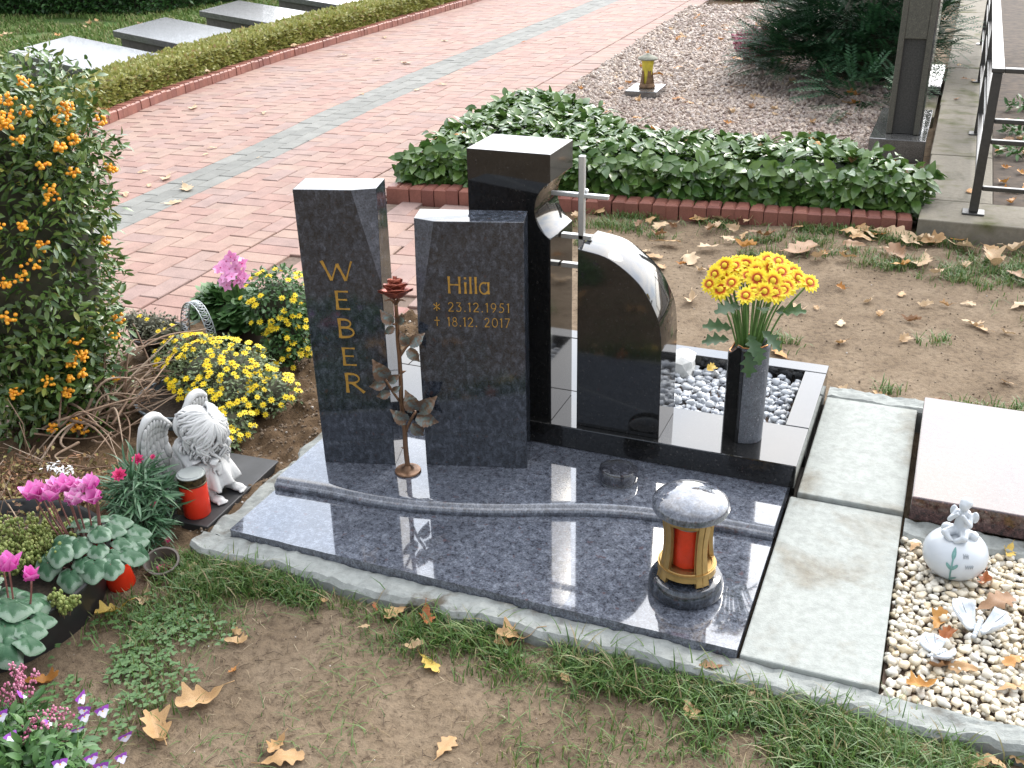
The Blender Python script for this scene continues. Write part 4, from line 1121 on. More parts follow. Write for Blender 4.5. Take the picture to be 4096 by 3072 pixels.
# torso leaning forward over the knees, neck, head
caps(mb, (-0.030, 0, 0.050), (-0.005, 0, 0.135), 0.046, 0.040)
caps(mb, (-0.004, -0.030, 0.150), (-0.004, 0.030, 0.150), 0.024, 0.024)
caps(mb, (0.008, 0, 0.160), (0.030, 0, 0.188), 0.022, 0.022, 4)
blob(mb, (0.050, 0.002, 0.200), (0.046, 0.046, 0.050), ICO3)
blob(mb, (0.079, 0.0, 0.176), (0.016, 0.022, 0.016)); blob(mb, (0.093, 0.0, 0.190), (0.007, 0.007, 0.009))
for s in (-1, 1):
    blob(mb, (0.080, s * 0.018, 0.186), 0.015)
    # thigh, shin, foot with toes
    caps(mb, (-0.025, s * 0.030, 0.045), (0.070, s * 0.036, 0.098), 0.032, 0.026)
    caps(mb, (0.070, s * 0.036, 0.098), (0.088, s * 0.036, 0.022), 0.025, 0.0155)
    caps(mb, (0.085, s * 0.036, 0.013), (0.128, s * 0.040, 0.009), 0.014, 0.011, 6)
    blob(mb, (0.116, s * 0.039, 0.010), (0.024, 0.0175, 0.010))
    for k in range(5):
        blob(mb, (0.1400 - abs(k - 1) * 0.0022, s * 0.040 + (k - 2) * 0.0066 * s, 0.0055), (0.0065, 0.0037 if k else 0.0046, 0.0048), ICO1)
# arms crossed over the knees
caps(mb, (-0.002, 0.046, 0.148), (0.052, 0.052, 0.112), 0.018, 0.016)
caps(mb, (0.052, 0.052, 0.112), (0.094, 0.006, 0.122), 0.015, 0.011)
caps(mb, (-0.002, -0.046, 0.148), (0.050, -0.054, 0.112), 0.018, 0.016)
caps(mb, (0.050, -0.054, 0.112), (0.098, -0.012, 0.108), 0.015, 0.011)
def hand(mb, w, d, up_v, s=1.0):
    d = np.array(d, float); d /= np.linalg.norm(d); upv = np.array(up_v, float); side = np.cross(d, upv); side /= np.linalg.norm(side)
    R = np.stack([d, side, np.cross(d, side)], 1)
    blob(mb, np.array(w) + d * 0.010, (0.014 * s, 0.0125 * s, 0.0065 * s), ICO2, R)
    for k, L in enumerate((0.016, 0.019, 0.018, 0.014)):
        p0 = np.array(w) + d * 0.020 * s + side * (k - 1.5) * 0.0066 * s; p1 = p0 + d * L * 0.6 * s - upv * 0.003; p2 = p1 + d * L * 0.45 * s - upv * 0.009
        tube(mb, [p0, p1, p2], [0.0033 * s, 0.0031 * s, 0.0024 * s], 7)
    p0 = np.array(w) + d * 0.004 + side * 0.012; tube(mb, [p0, p0 + side * 0.007 + d * 0.008, p0 + side * 0.008 + d * 0.016], [0.0038, 0.0034, 0.0026], 7)
hand(mb, (0.094, 0.006, 0.124), (0.35, -0.85, 0.1), (0.3, 0.1, 1), 1.1)
hand(mb, (0.098, -0.012, 0.106), (0.45, 0.25, -0.85), (1, 0, 0.4), 1.1)
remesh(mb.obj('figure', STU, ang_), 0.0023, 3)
# dress
mb = MB()
nA, nH = 60, 16; V = []
for j in range(nH + 1):
    t = j / nH
    z = 0.125 - 0.088 * t
    for i in range(nA):
        a = 2 * PI * i / nA
        fold = 1 + (0.045 + 0.075 * t) * math.sin(9 * a + 2 * math.sin(a * 2)) * t + 0.03 * math.sin(17 * a + 3 * t)
        front = max(0, math.cos(a))
        rx = (0.060 + 0.030 * t) * (1 + 0.28 * front * math.sin(PI * (0.3 + 0.5 * t))) * fold; ry = (0.066 + 0.026 * t) * fold
        V.append((0.012 + 0.010 * t + rx * math.cos(a), ry * math.sin(a), z + 0.006 * math.sin(9 * a + 1) * t))
F = [(j * nA + i, (j + 1) * nA + i, (j + 1) * nA + (i + 1) % nA, j * nA + (i + 1) % nA) for j in range(nH) for i in range(nA)]
F.append(tuple(range(nA)))
mb.add(V, F, 0, True)
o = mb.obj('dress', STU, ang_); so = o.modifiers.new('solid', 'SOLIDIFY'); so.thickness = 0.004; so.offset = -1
mb = MB()
for s in (-1, 1):      # wide sleeves
    for q in range(6):
        t0 = q / 5
        p = np.array((-0.002 + 0.060 * t0, s * (0.046 + 0.010 * t0), 0.150 - 0.045 * t0))
        R = rot_from([(0.8, s * 0.15, -0.6)])[0]
        nS = 22; pass
    V = []; F = []
    for j in range(9):
        t0 = j / 8; p = np.array((-0.006 + 0.072 * t0, s * (0.045 + 0.008 * t0), 0.152 - 0.046 * t0)); r = 0.021 + 0.009 * t0 ** 2
        for i in range(24):
            a = 2 * PI * i / 24; rr = r * (1 + 0.10 * t0 * math.sin(7 * a) + 0.05 * math.sin(3 * a + 5 * t0))
            V.append(tuple(p + rr * (math.cos(a) * R[:, 1] * 0.9 + math.sin(a) * R[:, 2])))
    for j in range(8):
        for i in range(24): F.append((j * 24 + i, j * 24 + (i + 1) % 24, (j + 1) * 24 + (i + 1) % 24, (j + 1) * 24 + i))
    mb.add(V, F)
o = mb.obj('sleeve', STU, ang_); so = o.modifiers.new('solid', 'SOLIDIFY'); so.thickness = 0.003
# hair: wavy locks from the parting, the head bowed forward
mb = MB()
hc = np.array([0.036, 0.002, 0.212])
blob(mb, hc, (0.053, 0.056, 0.052), ICO3)
blob(mb, hc + (-0.026, -0.004, -0.020), (0.050, 0.060, 0.046), ICO3)
Rb = Matrix.Translation((0.052, 0, 0.204)) @ Matrix.Rotation(math.radians(48), 4, 'Y') @ Matrix.Translation((-0.036, 0, -0.209))
mb.xf(Rb)
RB = np.array(Rb)
def lock(p0, az, r, L, wav, ph, th):
    """a wavy lock: over the skull from the parting, then hanging"""
    pts = []; n = 18
    for k in range(n):
        t = k / (n - 1); an = min(1.38, t * 2.15)
        w = wav * math.sin(ph + 10 * t) * min(1, 2 * t)
        a2 = az + w * 9
        q = np.array([p0[0] + r * math.sin(an) * math.cos(a2), p0[1] + r * math.sin(an) * math.sin(a2) * 1.04, p0[2] - r * 1.0 * (1 - math.cos(an))])
        q = RB[:3, :3] @ q + RB[:3, 3]
        if t > 0.64:
            e = (t - 0.64) / 0.36
            q = pts[-1] * 0.0 + last + np.array([0.30 * w, 0.6 * w * (1 if k % 2 else 1), -L * e]) + (q - last) * 0.15
        else: last = q
        pts.append(q)
    tube(mb, pts, th * (1 - 0.55 * np.linspace(0, 1, n) ** 3), 7)
for layer in range(2):
    for i in range(58):
        q = rng.random(); s = 1 if i % 2 else -1
        p0 = hc + np.array([0.042 - 0.078 * q, s * 0.0015, 0.0])
        az = s * (0.30 + 2.0 * q + 0.25 * rng.normal())
        lock(np.array([hc[0] + 0.014 - 0.030 * q, hc[1], hc[2] + 0.052]), az, 0.0555 + 0.006 * layer + 0.003 * rng.random(), 0.030 + 0.04 * rng.random() * (0.4 + q), 0.017, rng.uniform(0, 6), rng.uniform(0.0045, 0.0066))
for i in range(34):        # curls at the ends
    a = rng.uniform(-PI * 0.75, PI * 0.75) + PI * 0.9; r = rng.uniform(0.050, 0.064); z0 = rng.uniform(0.125, 0.175)
    c0 = np.array([0.046 + r * math.cos(a) * 0.9, r * math.sin(a) * 1.06, z0]); pts = []
    for k in range(16):
        t = k / 15; rr = 0.0095 * (1 - 0.6 * t)
        pts.append(c0 + np.array([rr * math.cos(9 * t) * math.cos(a) * 0.4, rr * math.cos(9 * t) * 0.9, rr * math.sin(9 * t) - 0.004 * t]))
    tube(mb, pts, np.linspace(0.0058, 0.003, 16), 7)
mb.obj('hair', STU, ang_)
# wings
def wing(s):
    mb = MB()
    root = np.array([-0.050, s * 0.022, 0.150])
    def P(u, v):   # u 0 (root) ..1 (outer), v 0 (top) ..1 (tip)
        top = np.array([-0.052 - 0.012 * u, s * (0.028 + 0.088 * u), 0.175 + 0.072 * math.sin(PI * (0.12 + 0.62 * u))])
        bot = np.array([-0.060, s * (0.026 + 0.066 * u), 0.055 - 0.05 * u + 0.06 * (1 - u)])
        p = top * (1 - v) + bot * v
        p[0] += -0.016 * math.sin(PI * v) + 0.012 * u * (1 - v)
        p[1] += s * 0.020 * math.sin(PI * v * 0.9) * u
        return p
    V = [P(u, v) + np.array([-0.004, 0, 0]) for v in np.linspace(0, 1, 13) for u in np.linspace(0, 1, 9)]
    V2 = [p + np.array([-0.010, 0, 0]) for p in V]
    F = []; m = len(V)
    for j in range(12):
        for i in range(8):
            a = j * 9 + i; F += [(a, a + 1, a + 10, a + 9), (a + 9 + m, a + 10 + m, a + 1 + m, a + m)]
    ring = list(range(9)) + [9 * j + 8 for j in range(1, 13)] + [12 * 9 + i for i in range(7, -1, -1)] + [9 * j for j in range(11, 0, -1)]
    for a, b in zip(ring, ring[1:] + ring[:1]): F.append((b, a, a + m, b + m))
    mb.add(V + V2, F)
    tube(mb, [P(u, -0.01) for u in np.linspace(-0.05, 1.0, 12)] + [P(1.0, v) for v in (0.12, 0.3)], [0.009] * 4 + [0.0125] * 6 + [0.010, 0.008, 0.006, 0.004], 10)
    for row, (v0, v1, cnt, w) in enumerate(((0.60, 1.04, 5, 0.021), (0.40, 0.72, 6, 0.018), (0.25, 0.48, 7, 0.0155), (0.14, 0.32, 8, 0.0135), (0.04, 0.20, 8, 0.012))):
        for i in range(cnt):
            u = (i + 0.5) / cnt
            a, b = P(u, v0), P(min(1, u * 0.98 + 0.02), v1); L = np.linalg.norm(b - a)
            R = rot_from([b - a], (1, 0, 0.1))[0]
            off = np.array([0.002 + 0.0022 * row, 0, 0])
            Vb = ICO2[0] * (L * 0.58, w * 0.62, 0.0042)
            Vb[:, 1] *= np.where(Vb[:, 0] < 0, 1, 1.0)
            mb.add(Vb @ R.T + (a + b) / 2 + off, ICO2[1])
    return mb.obj('wing', STU, ang_)
wing(-1); wing(1)

# ------------------------------------------------------------------ leafy plants: helper
def clump(mb, n, c, r, size, w=0.45, up_=0.55, mi=0, tmpl=None, inner=0.72, bottom=0.0, smin=0.7, smax=1.2, jit=0.5, hang=0.0):
    """leaves over the skin of an ellipsoid (lower part cut off)"""
    d = rand_unit(int(n * 1.9)); d = d[d[:, 2] > bottom][:n]; n = len(d)
    rad = 1 - (1 - inner) * rng.random(n) ** 1.6
    lump = 1 + 0.13 * np.sin(d[:, 0] * 7 + c[0] * 31) * np.cos(d[:, 1] * 6 + c[1] * 17) + 0.08 * np.sin(d[:, 2] * 9)
    P = d * np.asarray(r) * (rad * lump)[:, None] + np.asarray(c)
    x = d * (1, 1, 0.5) + rng.normal(0, jit, (n, 3)) + np.array([0, 0, -hang])
    upv = d * 0.8 + np.array([0, 0, up_]) + rng.normal(0, 0.35, (n, 3))
    R = rot_from(x, upv) * (size * rng.uniform(smin, smax, n))[:, None, None]
    t = tmpl if tmpl is not None else leaf_t(1, w, 3, 0.3, 0.15)
    mb.batch(t[0], t[1], R, P, mi)
    return P, d
def green(name, a, b, rough=0.4, tr=0.18, **kw):
    mid = tuple((x + y) / 2 for x, y in zip(a, b))
    return islands(name, [(0, a), (0.5, mid), (1, b)], rough, transl=tr, grain=0.12, **kw)
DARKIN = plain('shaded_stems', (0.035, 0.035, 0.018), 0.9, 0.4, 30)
BLACKP = plain('black_plastic', (0.018, 0.018, 0.019), 0.42, 0.3, 20)

# ------------------------------------------------------------------ firethorn
FL_ = islands('firethorn_leaf', [(0, (0.038, 0.085, 0.020)), (0.5, (0.082, 0.142, 0.034)), (0.88, (0.13, 0.195, 0.050)), (1, (0.28, 0.25, 0.05))], 0.27, transl=0.12, grain=0.12)
BERRY = islands('orange_berry', [(0, (0.82, 0.33, 0.014)), (0.6, (0.86, 0.42, 0.03)), (1, (0.74, 0.25, 0.012))], 0.32, grain=0.05)
TWIG = plain('brown_twig', (0.15, 0.095, 0.06), 0.8, 0.4, 60, bmp=0.3)
ft = thing('firethorn_bush', 'tall firethorn bush with clusters of orange berries', 'bush', (-1.03, 0.42, 0.0))
lt = leaf_t(1, 0.40, 3, 0.25, 0.18, 0.9)
mb = MB(); ctr = []
for k in range(130):
    z = 0.06 + 1.03 * (k + 0.5) / 130; a = k * 2.399; rr = np.interp(z, [0, 0.1, 0.37, 0.75, 0.95, 1.08, 1.17], [0.14, 0.165, 0.20, 0.24, 0.270, 0.235, 0.13]) * (rng.uniform(0.55, 1.0) if k % 3 else 1.0)
    ctr.append((rr * math.cos(a) + 0.03, rr * math.sin(a) * 0.95 - 0.0, z))
for cpt in ctr:
    clump(mb, 170, cpt, (0.105, 0.105, 0.095), 0.034, tmpl=lt, inner=0.35, bottom=-0.9, jit=0.7, up_=0.7)
near = MB()
allP = np.concatenate(mb.v).reshape(-1, 12, 3); dcam = np.linalg.norm(allP.mean(1) + (-1.03, .42, 0) - (1.605, -1.862, 1.61), axis=1)
o_ = np.argsort(dcam)
lf = MB(); keep_ = np.ones(len(allP), bool); keep_[o_[:260]] = False
lfm = []
def split_leaves(P, nearidx, faces, name, mats, parent, stuff_name):
    """the nearest leaves become parts of their own, the rest one part"""
    k = P.shape[1]
    for i in nearidx:
        c0 = P[i].mean(0)
        MB().add(P[i] - c0, faces).obj(name, mats, parent, loc=c0)
    rest_ = np.setdiff1d(np.arange(len(P)), nearidx)
    m_ = MB(); m_.batch(np.zeros((k, 3)), faces, np.zeros((len(rest_), 3, 3)), np.zeros((len(rest_), 3)), 0)
    m_.v = [P[rest_].reshape(-1, 3)]
    return tag(m_.obj(stuff_name, mats, parent), kind='stuff')
split_leaves(allP, o_[:260], lt[1], 'leaf', FL_, ft, 'foliage')
mb = MB()
for k in range(40):
    a = rng.uniform(0, 2 * PI); p1 = np.array(ctr[rng.integers(len(ctr))]); p0 = np.array([0.08 * math.cos(a), 0.08 * math.sin(a), 0.0])
    tube(mb, smoothline([p0, (p0 * 0.5 + p1 * 0.5) * (0.8, 0.8, 1), p1 * (1.1, 1.1, 1.02)], 5), np.linspace(0.008, 0.0022, 11), 6)
mb.obj('branches', TWIG, ft)
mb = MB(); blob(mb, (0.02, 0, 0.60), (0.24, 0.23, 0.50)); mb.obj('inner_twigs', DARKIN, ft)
BC = [(-0.71, 0.26, 1.09), (-0.72, 0.24, 1.05), (-0.67, 0.41, 1.04), (-0.67, 0.38, 1.02), (-0.7, 0.29, 1.06), (-0.67, 0.4, 0.96), (-0.69, 0.3, 0.81), (-0.73, 0.22, 0.75), (-0.73, 0.22, 0.63), (-0.79, 0.16, 0.59), (-0.75, 0.19, 0.6), (-0.69, 0.31, 0.84), (-0.69, 0.31, 0.36), (-0.68, 0.32, 0.3), (-0.84, 0.12, 0.23), (-0.71, 0.25, 0.08), (-0.69, 0.32, 0.31), (-0.68, 0.33, 1.12), (-0.67, 0.38, 0.87), (-0.67, 0.42, 1.05), (-0.68, 0.35, 0.95), (-0.71, 0.26, 0.68), (-0.8, 0.14, 0.48), (-0.7, 0.28, 0.29), (-0.70, 0.27, 0.06), (-0.75, 0.20, 0.25)]
for k_ in range(20):
    z_ = rng.uniform(0.08, 1.12); a_ = math.radians(rng.uniform(-80, 25)); BC.append((-1.03 + 0.34 * math.cos(a_), 0.42 + 0.34 * math.sin(a_), z_))
for q in BC:
    mb = MB(); nb = rng.integers(9, 22); R_ = 0.017 + 0.010 * rng.random()
    for k in range(nb):
        v = rand_unit(1)[0] * R_ * rng.random() ** 0.4 * (1, 1, 0.8)
        blob(mb, v, 0.0055 * rng.uniform(0.85, 1.15), ICO1 if k % 2 else ICO2)
    qq = np.array(q) - (-1.03, 0.42, 0); tgt = np.interp(qq[2], [0, 0.1, 0.37, 0.75, 0.95, 1.08, 1.17], [0.14, 0.165, 0.20, 0.24, 0.270, 0.235, 0.13]) + 0.098; qq[:2] *= min(1.12, max(0.75, tgt / np.hypot(qq[0], qq[1])))
    mb.obj('berry_cluster', BERRY, ft, loc=qq)

# ------------------------------------------------------------------ cut twigs
tw = thing('twig_pile', 'heap of bare brown cut twigs beside the firethorn', 'twigs', (-0.80, 0.55, 0.0))
ends = [(-0.768, 0.785, 0.14), (-0.643, 0.614, 0.12), (-1.102, 0.816, 0.16), (-0.916, 0.515, 0.2), (-0.868, 0.688, 0.22), (-0.661, 0.463, 0.08), (-0.58, 0.201, 0.05), (-0.70, 0.72, 0.20), (-0.60, 0.52, 0.10)]
TW2 = islands('bare_twig', [(0, (0.13, 0.075, 0.045)), (0.5, (0.24, 0.16, 0.105)), (1, (0.34, 0.26, 0.19))], 0.75, grain=0.2)
for k in range(74):
    e = np.array(ends[k % len(ends)]) + rng.normal(0, 0.045, 3) * (1, 1, 0.7); s_ = np.array([-0.80 + rng.normal(0, .07), 0.36 + rng.normal(0, .10), 0.03 + 0.10 * rng.random()])
    m_ = (s_ + e) / 2 + rng.normal(0, 0.035, 3) + (0, 0, 0.03); e[2] = max(0.02, e[2])
    mb = MB(); tube(mb, smoothline([s_, m_, e], 6) - (-0.80, 0.55, 0), np.linspace(rng.uniform(0.0025, 0.0062), 0.0016, 13), 6)
    mb.obj('twig', TW2, tw)

# ------------------------------------------------------------------ daisies
DA = islands('yellow_ray_petal', [(0, (0.84, 0.60, 0.010)), (1, (0.88, 0.70, 0.02))], 0.55, transl=0.2, grain=0.05)
DC = plain('daisy_centre', (0.62, 0.38, 0.01), 0.85, 0.3, 400)
def daisy_mesh(R, n):
    mb = MB(); tv, tf = leaf_t(R, R * 0.42, 2, 0.2, 0.1, 0.8, 0.3)
    a = np.arange(n) * 2 * PI / n + rng.normal(0, .06, n); e = 0.12 + rng.normal(0, .1, n)
    mb.batch(tv, tf, rot_from(np.stack([np.cos(a) * np.cos(e), np.sin(a) * np.cos(e), np.sin(e)], 1)), np.zeros((n, 3)), 0)
    blob(mb, (0, 0, 0.001), (R * 0.32, R * 0.32, R * 0.2), ICO1, mi=1)
    return mb.mesh('flower', [DA, DC])
DM = [daisy_mesh(0.0115, 9), daisy_mesh(0.0105, 8), daisy_mesh(0.0125, 10)]
def daisy(name, label, loc, blobs, nfl, leafmat, leaf=0.016, dens=900, bias=(0.35, -0.5, 0.8), fl_scale=1.0, extra=()):
    t = thing(name, label, 'plant', loc)
    mb = MB(); cand = []
    tm = leaf_t(1, 0.5, 3, 0.25, 0.2)
    for (c, r, n) in blobs:
        P, d = clump(mb, n, c, r, leaf, tmpl=tm, inner=0.55, bottom=-0.45, jit=0.6)
        P2 = d * np.asarray(r) * 1.03 + np.asarray(c)
        ok_ = d @ (np.array(bias) / np.linalg.norm(bias)) > 0.15
        cand += list(zip(P2[ok_], d[ok_]))
    tag(mb.obj('foliage', leafmat, t), kind='stuff')
    mb = MB()
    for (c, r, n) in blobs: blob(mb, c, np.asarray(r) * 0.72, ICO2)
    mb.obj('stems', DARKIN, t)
    ii = rng.permutation(len(cand)); used = []
    for i in ii:
        p, d = cand[i]
        if p[2] < 0.02 or any(np.linalg.norm(p - u) < 0.0135 for u in used): continue
        used.append(p)
        nn = d * 0.6 + np.array([0.15, -0.3, 0.75]); R = rot_from([np.cross(nn, rand_unit(1)[0])], nn)[0] * rng.uniform(0.85, 1.15) * fl_scale
        inst('flower', DM[len(used) % 3], t, R, p + d * 0.006)
        if len(used) >= nfl: break
    return t
DL1 = green('daisy_leaf_greyish', (0.085, 0.13, 0.05), (0.17, 0.215, 0.10), 0.5, 0.2)
DL2 = green('daisy_leaf', (0.035, 0.095, 0.025), (0.085, 0.17, 0.05), 0.45, 0.2)
daisy('yellow_daisy_plant', 'low sprawling plant full of small yellow flowers behind the angel', (-0.52, 0.66, 0.0),
      [((0, 0.02, 0.13), (0.18, 0.16, 0.10), 1700), ((0.09, -0.06, 0.10), (0.12, 0.12, 0.09), 900), ((-0.15, 0.06, 0.13), (0.12, 0.11, 0.09), 800), ((0.19, 0.02, 0.08), (0.09, 0.10, 0.075), 600), ((0.16, -0.16, 0.055), (0.075, 0.07, 0.06), 420), ((0.19, -0.225, 0.035), (0.045, 0.045, 0.04), 160)], 240, DL1, 0.0155, fl_scale=1.08)
daisy('yellow_daisy_plant', 'taller leafy yellow-flowered plant beside the left stele', (-0.545, 1.10, 0.0),
      [((0, 0, 0.20), (0.145, 0.13, 0.14), 1500), ((0.07, -0.03, 0.13), (0.10, 0.11, 0.11), 800), ((0.05, -0.08, 0.08), (0.09, 0.09, 0.08), 500)], 80, DL2, 0.022, fl_scale=1.15)
# big pot under the first one
def pot(name, label, loc, r0, r1, h, mat, wall=0.004, soil=0.02, cat='flower pot', rimm=None, tilt=None, fill=True):
    t = thing(name, label, cat, loc)
    pr = [(r0 * 0.98, 0.0), (r0, 0.004), (r1, h - 0.008), (r1 + 0.004, h - 0.006), (r1 + 0.004, h), (r1 - wall + 0.001, h), (r0 - wall, 0.01), (0.0, 0.01)]
    lathe(MB(), pr, 48, cap=False).obj('pot_wall', mat, t)
    if fill: lathe(MB(), [(r1 - wall - 0.002, h - soil), (0.0, h - soil + 0.006)], 32, cap=False).obj('potting_soil', plain('potting_soil', (0.045, 0.030, 0.020), 0.95, 0.5, 120, bmp=0.6), t)
    if tilt: t.rotation_euler = tilt
    return t
GREYRIM = plain('blue_grey_plastic', (0.13, 0.16, 0.18), 0.4, 0.2, 20)
pot('flower_pot', 'wide blue-grey planter rim half hidden by the twigs', (-0.60, 0.60, 0.0), 0.13, 0.165, 0.075, GREYRIM)

# geranium
GL = green('geranium_leaf', (0.040, 0.105, 0.028), (0.09, 0.185, 0.055), 0.45, 0.2)
PINK = islands('geranium_petal', [(0, (0.78, 0.30, 0.58)), (0.6, (0.84, 0.42, 0.68)), (1, (0.72, 0.22, 0.48))], 0.5, transl=0.2, grain=0.06)
ge = thing('geranium', 'pink geranium with round crinkled leaves in a black pot', 'plant', (-0.80, 1.14, 0.0))
n = 14; V = [(0, 0, 0.0)]; F = []
for k in (0.55, 1.0):
    for i in range(n):
        a = 2 * PI * (i + 0.5) / n * 0.93 + 0.22; V.append((k * math.cos(a) * (1 + .07 * (i % 2)), k * math.sin(a) * (1 + .07 * (i % 2)), 0.10 * k + 0.10 * k * k * (i % 2) - 0.12 * k * k))
for i in range(n - 1): F += [(0, 1 + i, 2 + i), (1 + i, n + 1 + i, n + 2 + i, 2 + i)]
GLT = (np.array(V) * 0.5, F)
mb = MB()
for c_, r_, n_ in (((0, 0, 0.15), (0.125, 0.11, 0.085), 120), ((0.07, -0.05, 0.12), (0.10, 0.09, 0.07), 60), ((-0.06, 0.0, 0.13), (0.11, 0.09, 0.10), 80)):
    clump(mb, n_, c_, r_, 0.062, tmpl=GLT, inner=0.7, bottom=-0.3, jit=0.35, up_=0.9)
Pg = np.concatenate(mb.v).reshape(-1, len(GLT[0]), 3)
for i in range(len(Pg)):
    c0 = Pg[i].mean(0); MB().add(Pg[i] - c0, GLT[1]).obj('leaf', GL, ge, loc=c0)
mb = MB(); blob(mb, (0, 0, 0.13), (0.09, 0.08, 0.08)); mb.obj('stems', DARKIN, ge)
def floret(R):
    mb = MB(); tv, tf = leaf_t(R, R * 0.85, 3, 0.12, 0.15, 0.55)
    a = np.arange(5) * 2 * PI / 5 + 0.3; e = np.full(5, 0.2)
    mb.batch(tv, tf, rot_from(np.stack([np.cos(a) * np.cos(e), np.sin(a) * np.cos(e), np.sin(e)], 1)), np.zeros((5, 3)), 0)
    blob(mb, (0, 0, 0.002), 0.003, ICO1, mi=1)
    return mb.mesh('flower', [PINK, plain('deep_pink_eye', (0.55, 0.05, 0.20), 0.6)])
FG = floret(0.027)
for c_ in ((0.045, 0.0, 0.315), (0.0, 0.01, 0.335), (0.035, 0.03, 0.34), (0.07, 0.01, 0.30), (0.02, -0.03, 0.29), (-0.03, 0.0, 0.30), (0.06, -0.02, 0.275), (0.015, 0.02, 0.35), (0.085, -0.01, 0.285), (0.03, -0.045, 0.265), (0.055, 0.03, 0.325), (0.025, -0.01, 0.315), (0.065, 0.0, 0.285), (0.04, 0.01, 0.345), (-0.015, -0.01, 0.315), (0.05, -0.035, 0.295), (0.075, -0.02, 0.27), (0.0, -0.03, 0.275)):
    nn = np.array([c_[0] * 3, c_[1] * 3 - 0.7, 0.6]) + rng.normal(0, 0.3, 3); inst('flower', FG, ge, rot_from([np.cross(nn, (1, 0.2, 0))], nn)[0], c_)
mb = MB(); tube(mb, [(0.02, 0, 0.2), (0.03, 0, 0.30)], 0.004, 6); tube(mb, [(0.04, 0, 0.2), (0.05, -0.01, 0.29)], 0.004, 6); mb.obj('flower_stalk', STEMG, ge)
pot('flower_pot', 'black plastic pot holding the pink geranium', (-0.78, 1.13, 0.0), 0.09, 0.115, 0.11, BLACKP)
# basket with lace handle
daisy('faded_daisy_plant', 'half-faded daisy plant spilling from the pot with the lace handle', (-1.03, 0.965, 0.0),
      [((0, 0, 0.115), (0.115, 0.075, 0.045), 620), ((-0.10, 0.01, 0.115), (0.07, 0.06, 0.04), 260), ((0.07, -0.04, 0.09), (0.075, 0.06, 0.055), 300)], 9, green('faded_leaf', (0.085, 0.095, 0.05), (0.16, 0.15, 0.10), 0.6, 0.1), 0.014)
bk_ = pot('flower_pot', 'dark tapered pot under the faded daisies', (-1.00, 0.955, 0.0), 0.045, 0.10, 0.10, BLACKP)
LACE = plain('pale_zinc', (0.42, 0.45, 0.46), 0.4, 0.15, 40, metal=0.6)
hd = thing('pot_handle', 'pale lace-patterned metal arch handle above the faded daisies', 'handle', (-0.815, 0.955, 0.06))
A0 = np.linspace(0.0, PI, 25); mb = MB()
def hpt(a, w): return np.array([0.088 * math.cos(a), w + 0.01 * math.cos(a), 0.185 * math.sin(a) ** 0.8])
for w in (-0.016, 0.016): tube(mb, [hpt(a, w) for a in A0], 0.0022, 6)
for i in range(24):
    for s in (-1, 1): tube(mb, [hpt(A0[i], -0.016 * s), hpt((A0[i] + A0[i + 1]) / 2, 0.004 * s), hpt(A0[i + 1], 0.016 * s)], 0.0013, 4)
    tube(mb, [hpt(A0[i], -0.016), hpt(A0[i], 0.016)], 0.0011, 4)
hd.rotation_euler = (0, 0, math.radians(-25))
mb.obj('lace_band', LACE, hd)

# ------------------------------------------------------------------ dianthus
DIL = green('dianthus_leaf', (0.035, 0.10, 0.045), (0.085, 0.17, 0.085), 0.45, 0.12)
CARM = islands('carmine_petal', [(0, (0.62, 0.035, 0.16)), (1, (0.74, 0.09, 0.25))], 0.55, transl=0.15, grain=0.06)
di = thing('dianthus_plant', 'spiky green dianthus with frilly carmine flowers beside the red candle', 'plant', (-0.275, -0.025, 0.0))
tm = leaf_t(1, 0.11, 4, 0.25, 0.30, 0.7)
mb = MB()
for c_, r_, n_ in (((0, 0, 0.12), (0.06, 0.075, 0.06), 360), ((-0.03, 0.045, 0.13), (0.055, 0.055, 0.06), 230), ((0.055, -0.05, 0.07), (0.05, 0.055, 0.055), 230), ((0.06, 0.02, 0.10), (0.045, 0.05, 0.05), 160), ((0.09, -0.10, 0.03), (0.03, 0.035, 0.03), 60)):
    clump(mb, n_, c_, r_, 0.060, tmpl=tm, inner=0.3, bottom=-0.4, jit=0.45, up_=0.4)
Pd = np.concatenate(mb.v).reshape(-1, len(tm[0]), 3)
o_ = np.argsort(np.linalg.norm(Pd.mean(1) + (-.275, -.025, 0) - (1.605, -1.862, 1.61), axis=1))[:200]
split_leaves(Pd, o_, tm[1], 'leaf', DIL, di, 'foliage')
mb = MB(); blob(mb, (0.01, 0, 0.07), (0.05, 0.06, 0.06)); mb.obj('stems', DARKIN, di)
def frill(R):
    mb = MB()
    for ring, (k_, el) in enumerate(((9, 0.05), (8, 0.45), (6, 0.9))):
        tv, tf = leaf_t(R * (1 - 0.18 * ring), R * 0.7, 3, 0.5, -0.05, 0.45)
        tv[:, 2] += 0.12 * R * np.sin(tv[:, 1] / R * 14) * (tv[:, 0] > 0.6 * R)
        a = np.arange(k_) * 2 * PI / k_ + ring; e = el + rng.normal(0, .12, k_)
        mb.batch(tv, tf, rot_from(np.stack([np.cos(a) * np.cos(e), np.sin(a) * np.cos(e), np.sin(e)], 1)), np.zeros((k_, 3)), 0)
    return mb.mesh('flower', CARM)
FR = frill(0.019)
for p_, s_ in (((-0.014, 0.046, 0.205), 0.95), ((-0.004, -0.038, 0.205), 1.15), ((0.009, 0.078, 0.20), 0.45), ((0.095, -0.13, 0.10), 0.45), ((0.085, -0.03, 0.13), 0.5), ((0.13, -0.05, 0.04), 0.5)):
    nn = np.array([0.3, -0.6, 0.75]); inst('flower', FR, di, rot_from([(1, 0.4, 0)], nn)[0] * s_, p_)
pot('flower_pot', 'dark pot under the dianthus', (-0.255, -0.05, 0.0), 0.045, 0.058, 0.065, BLACKP)

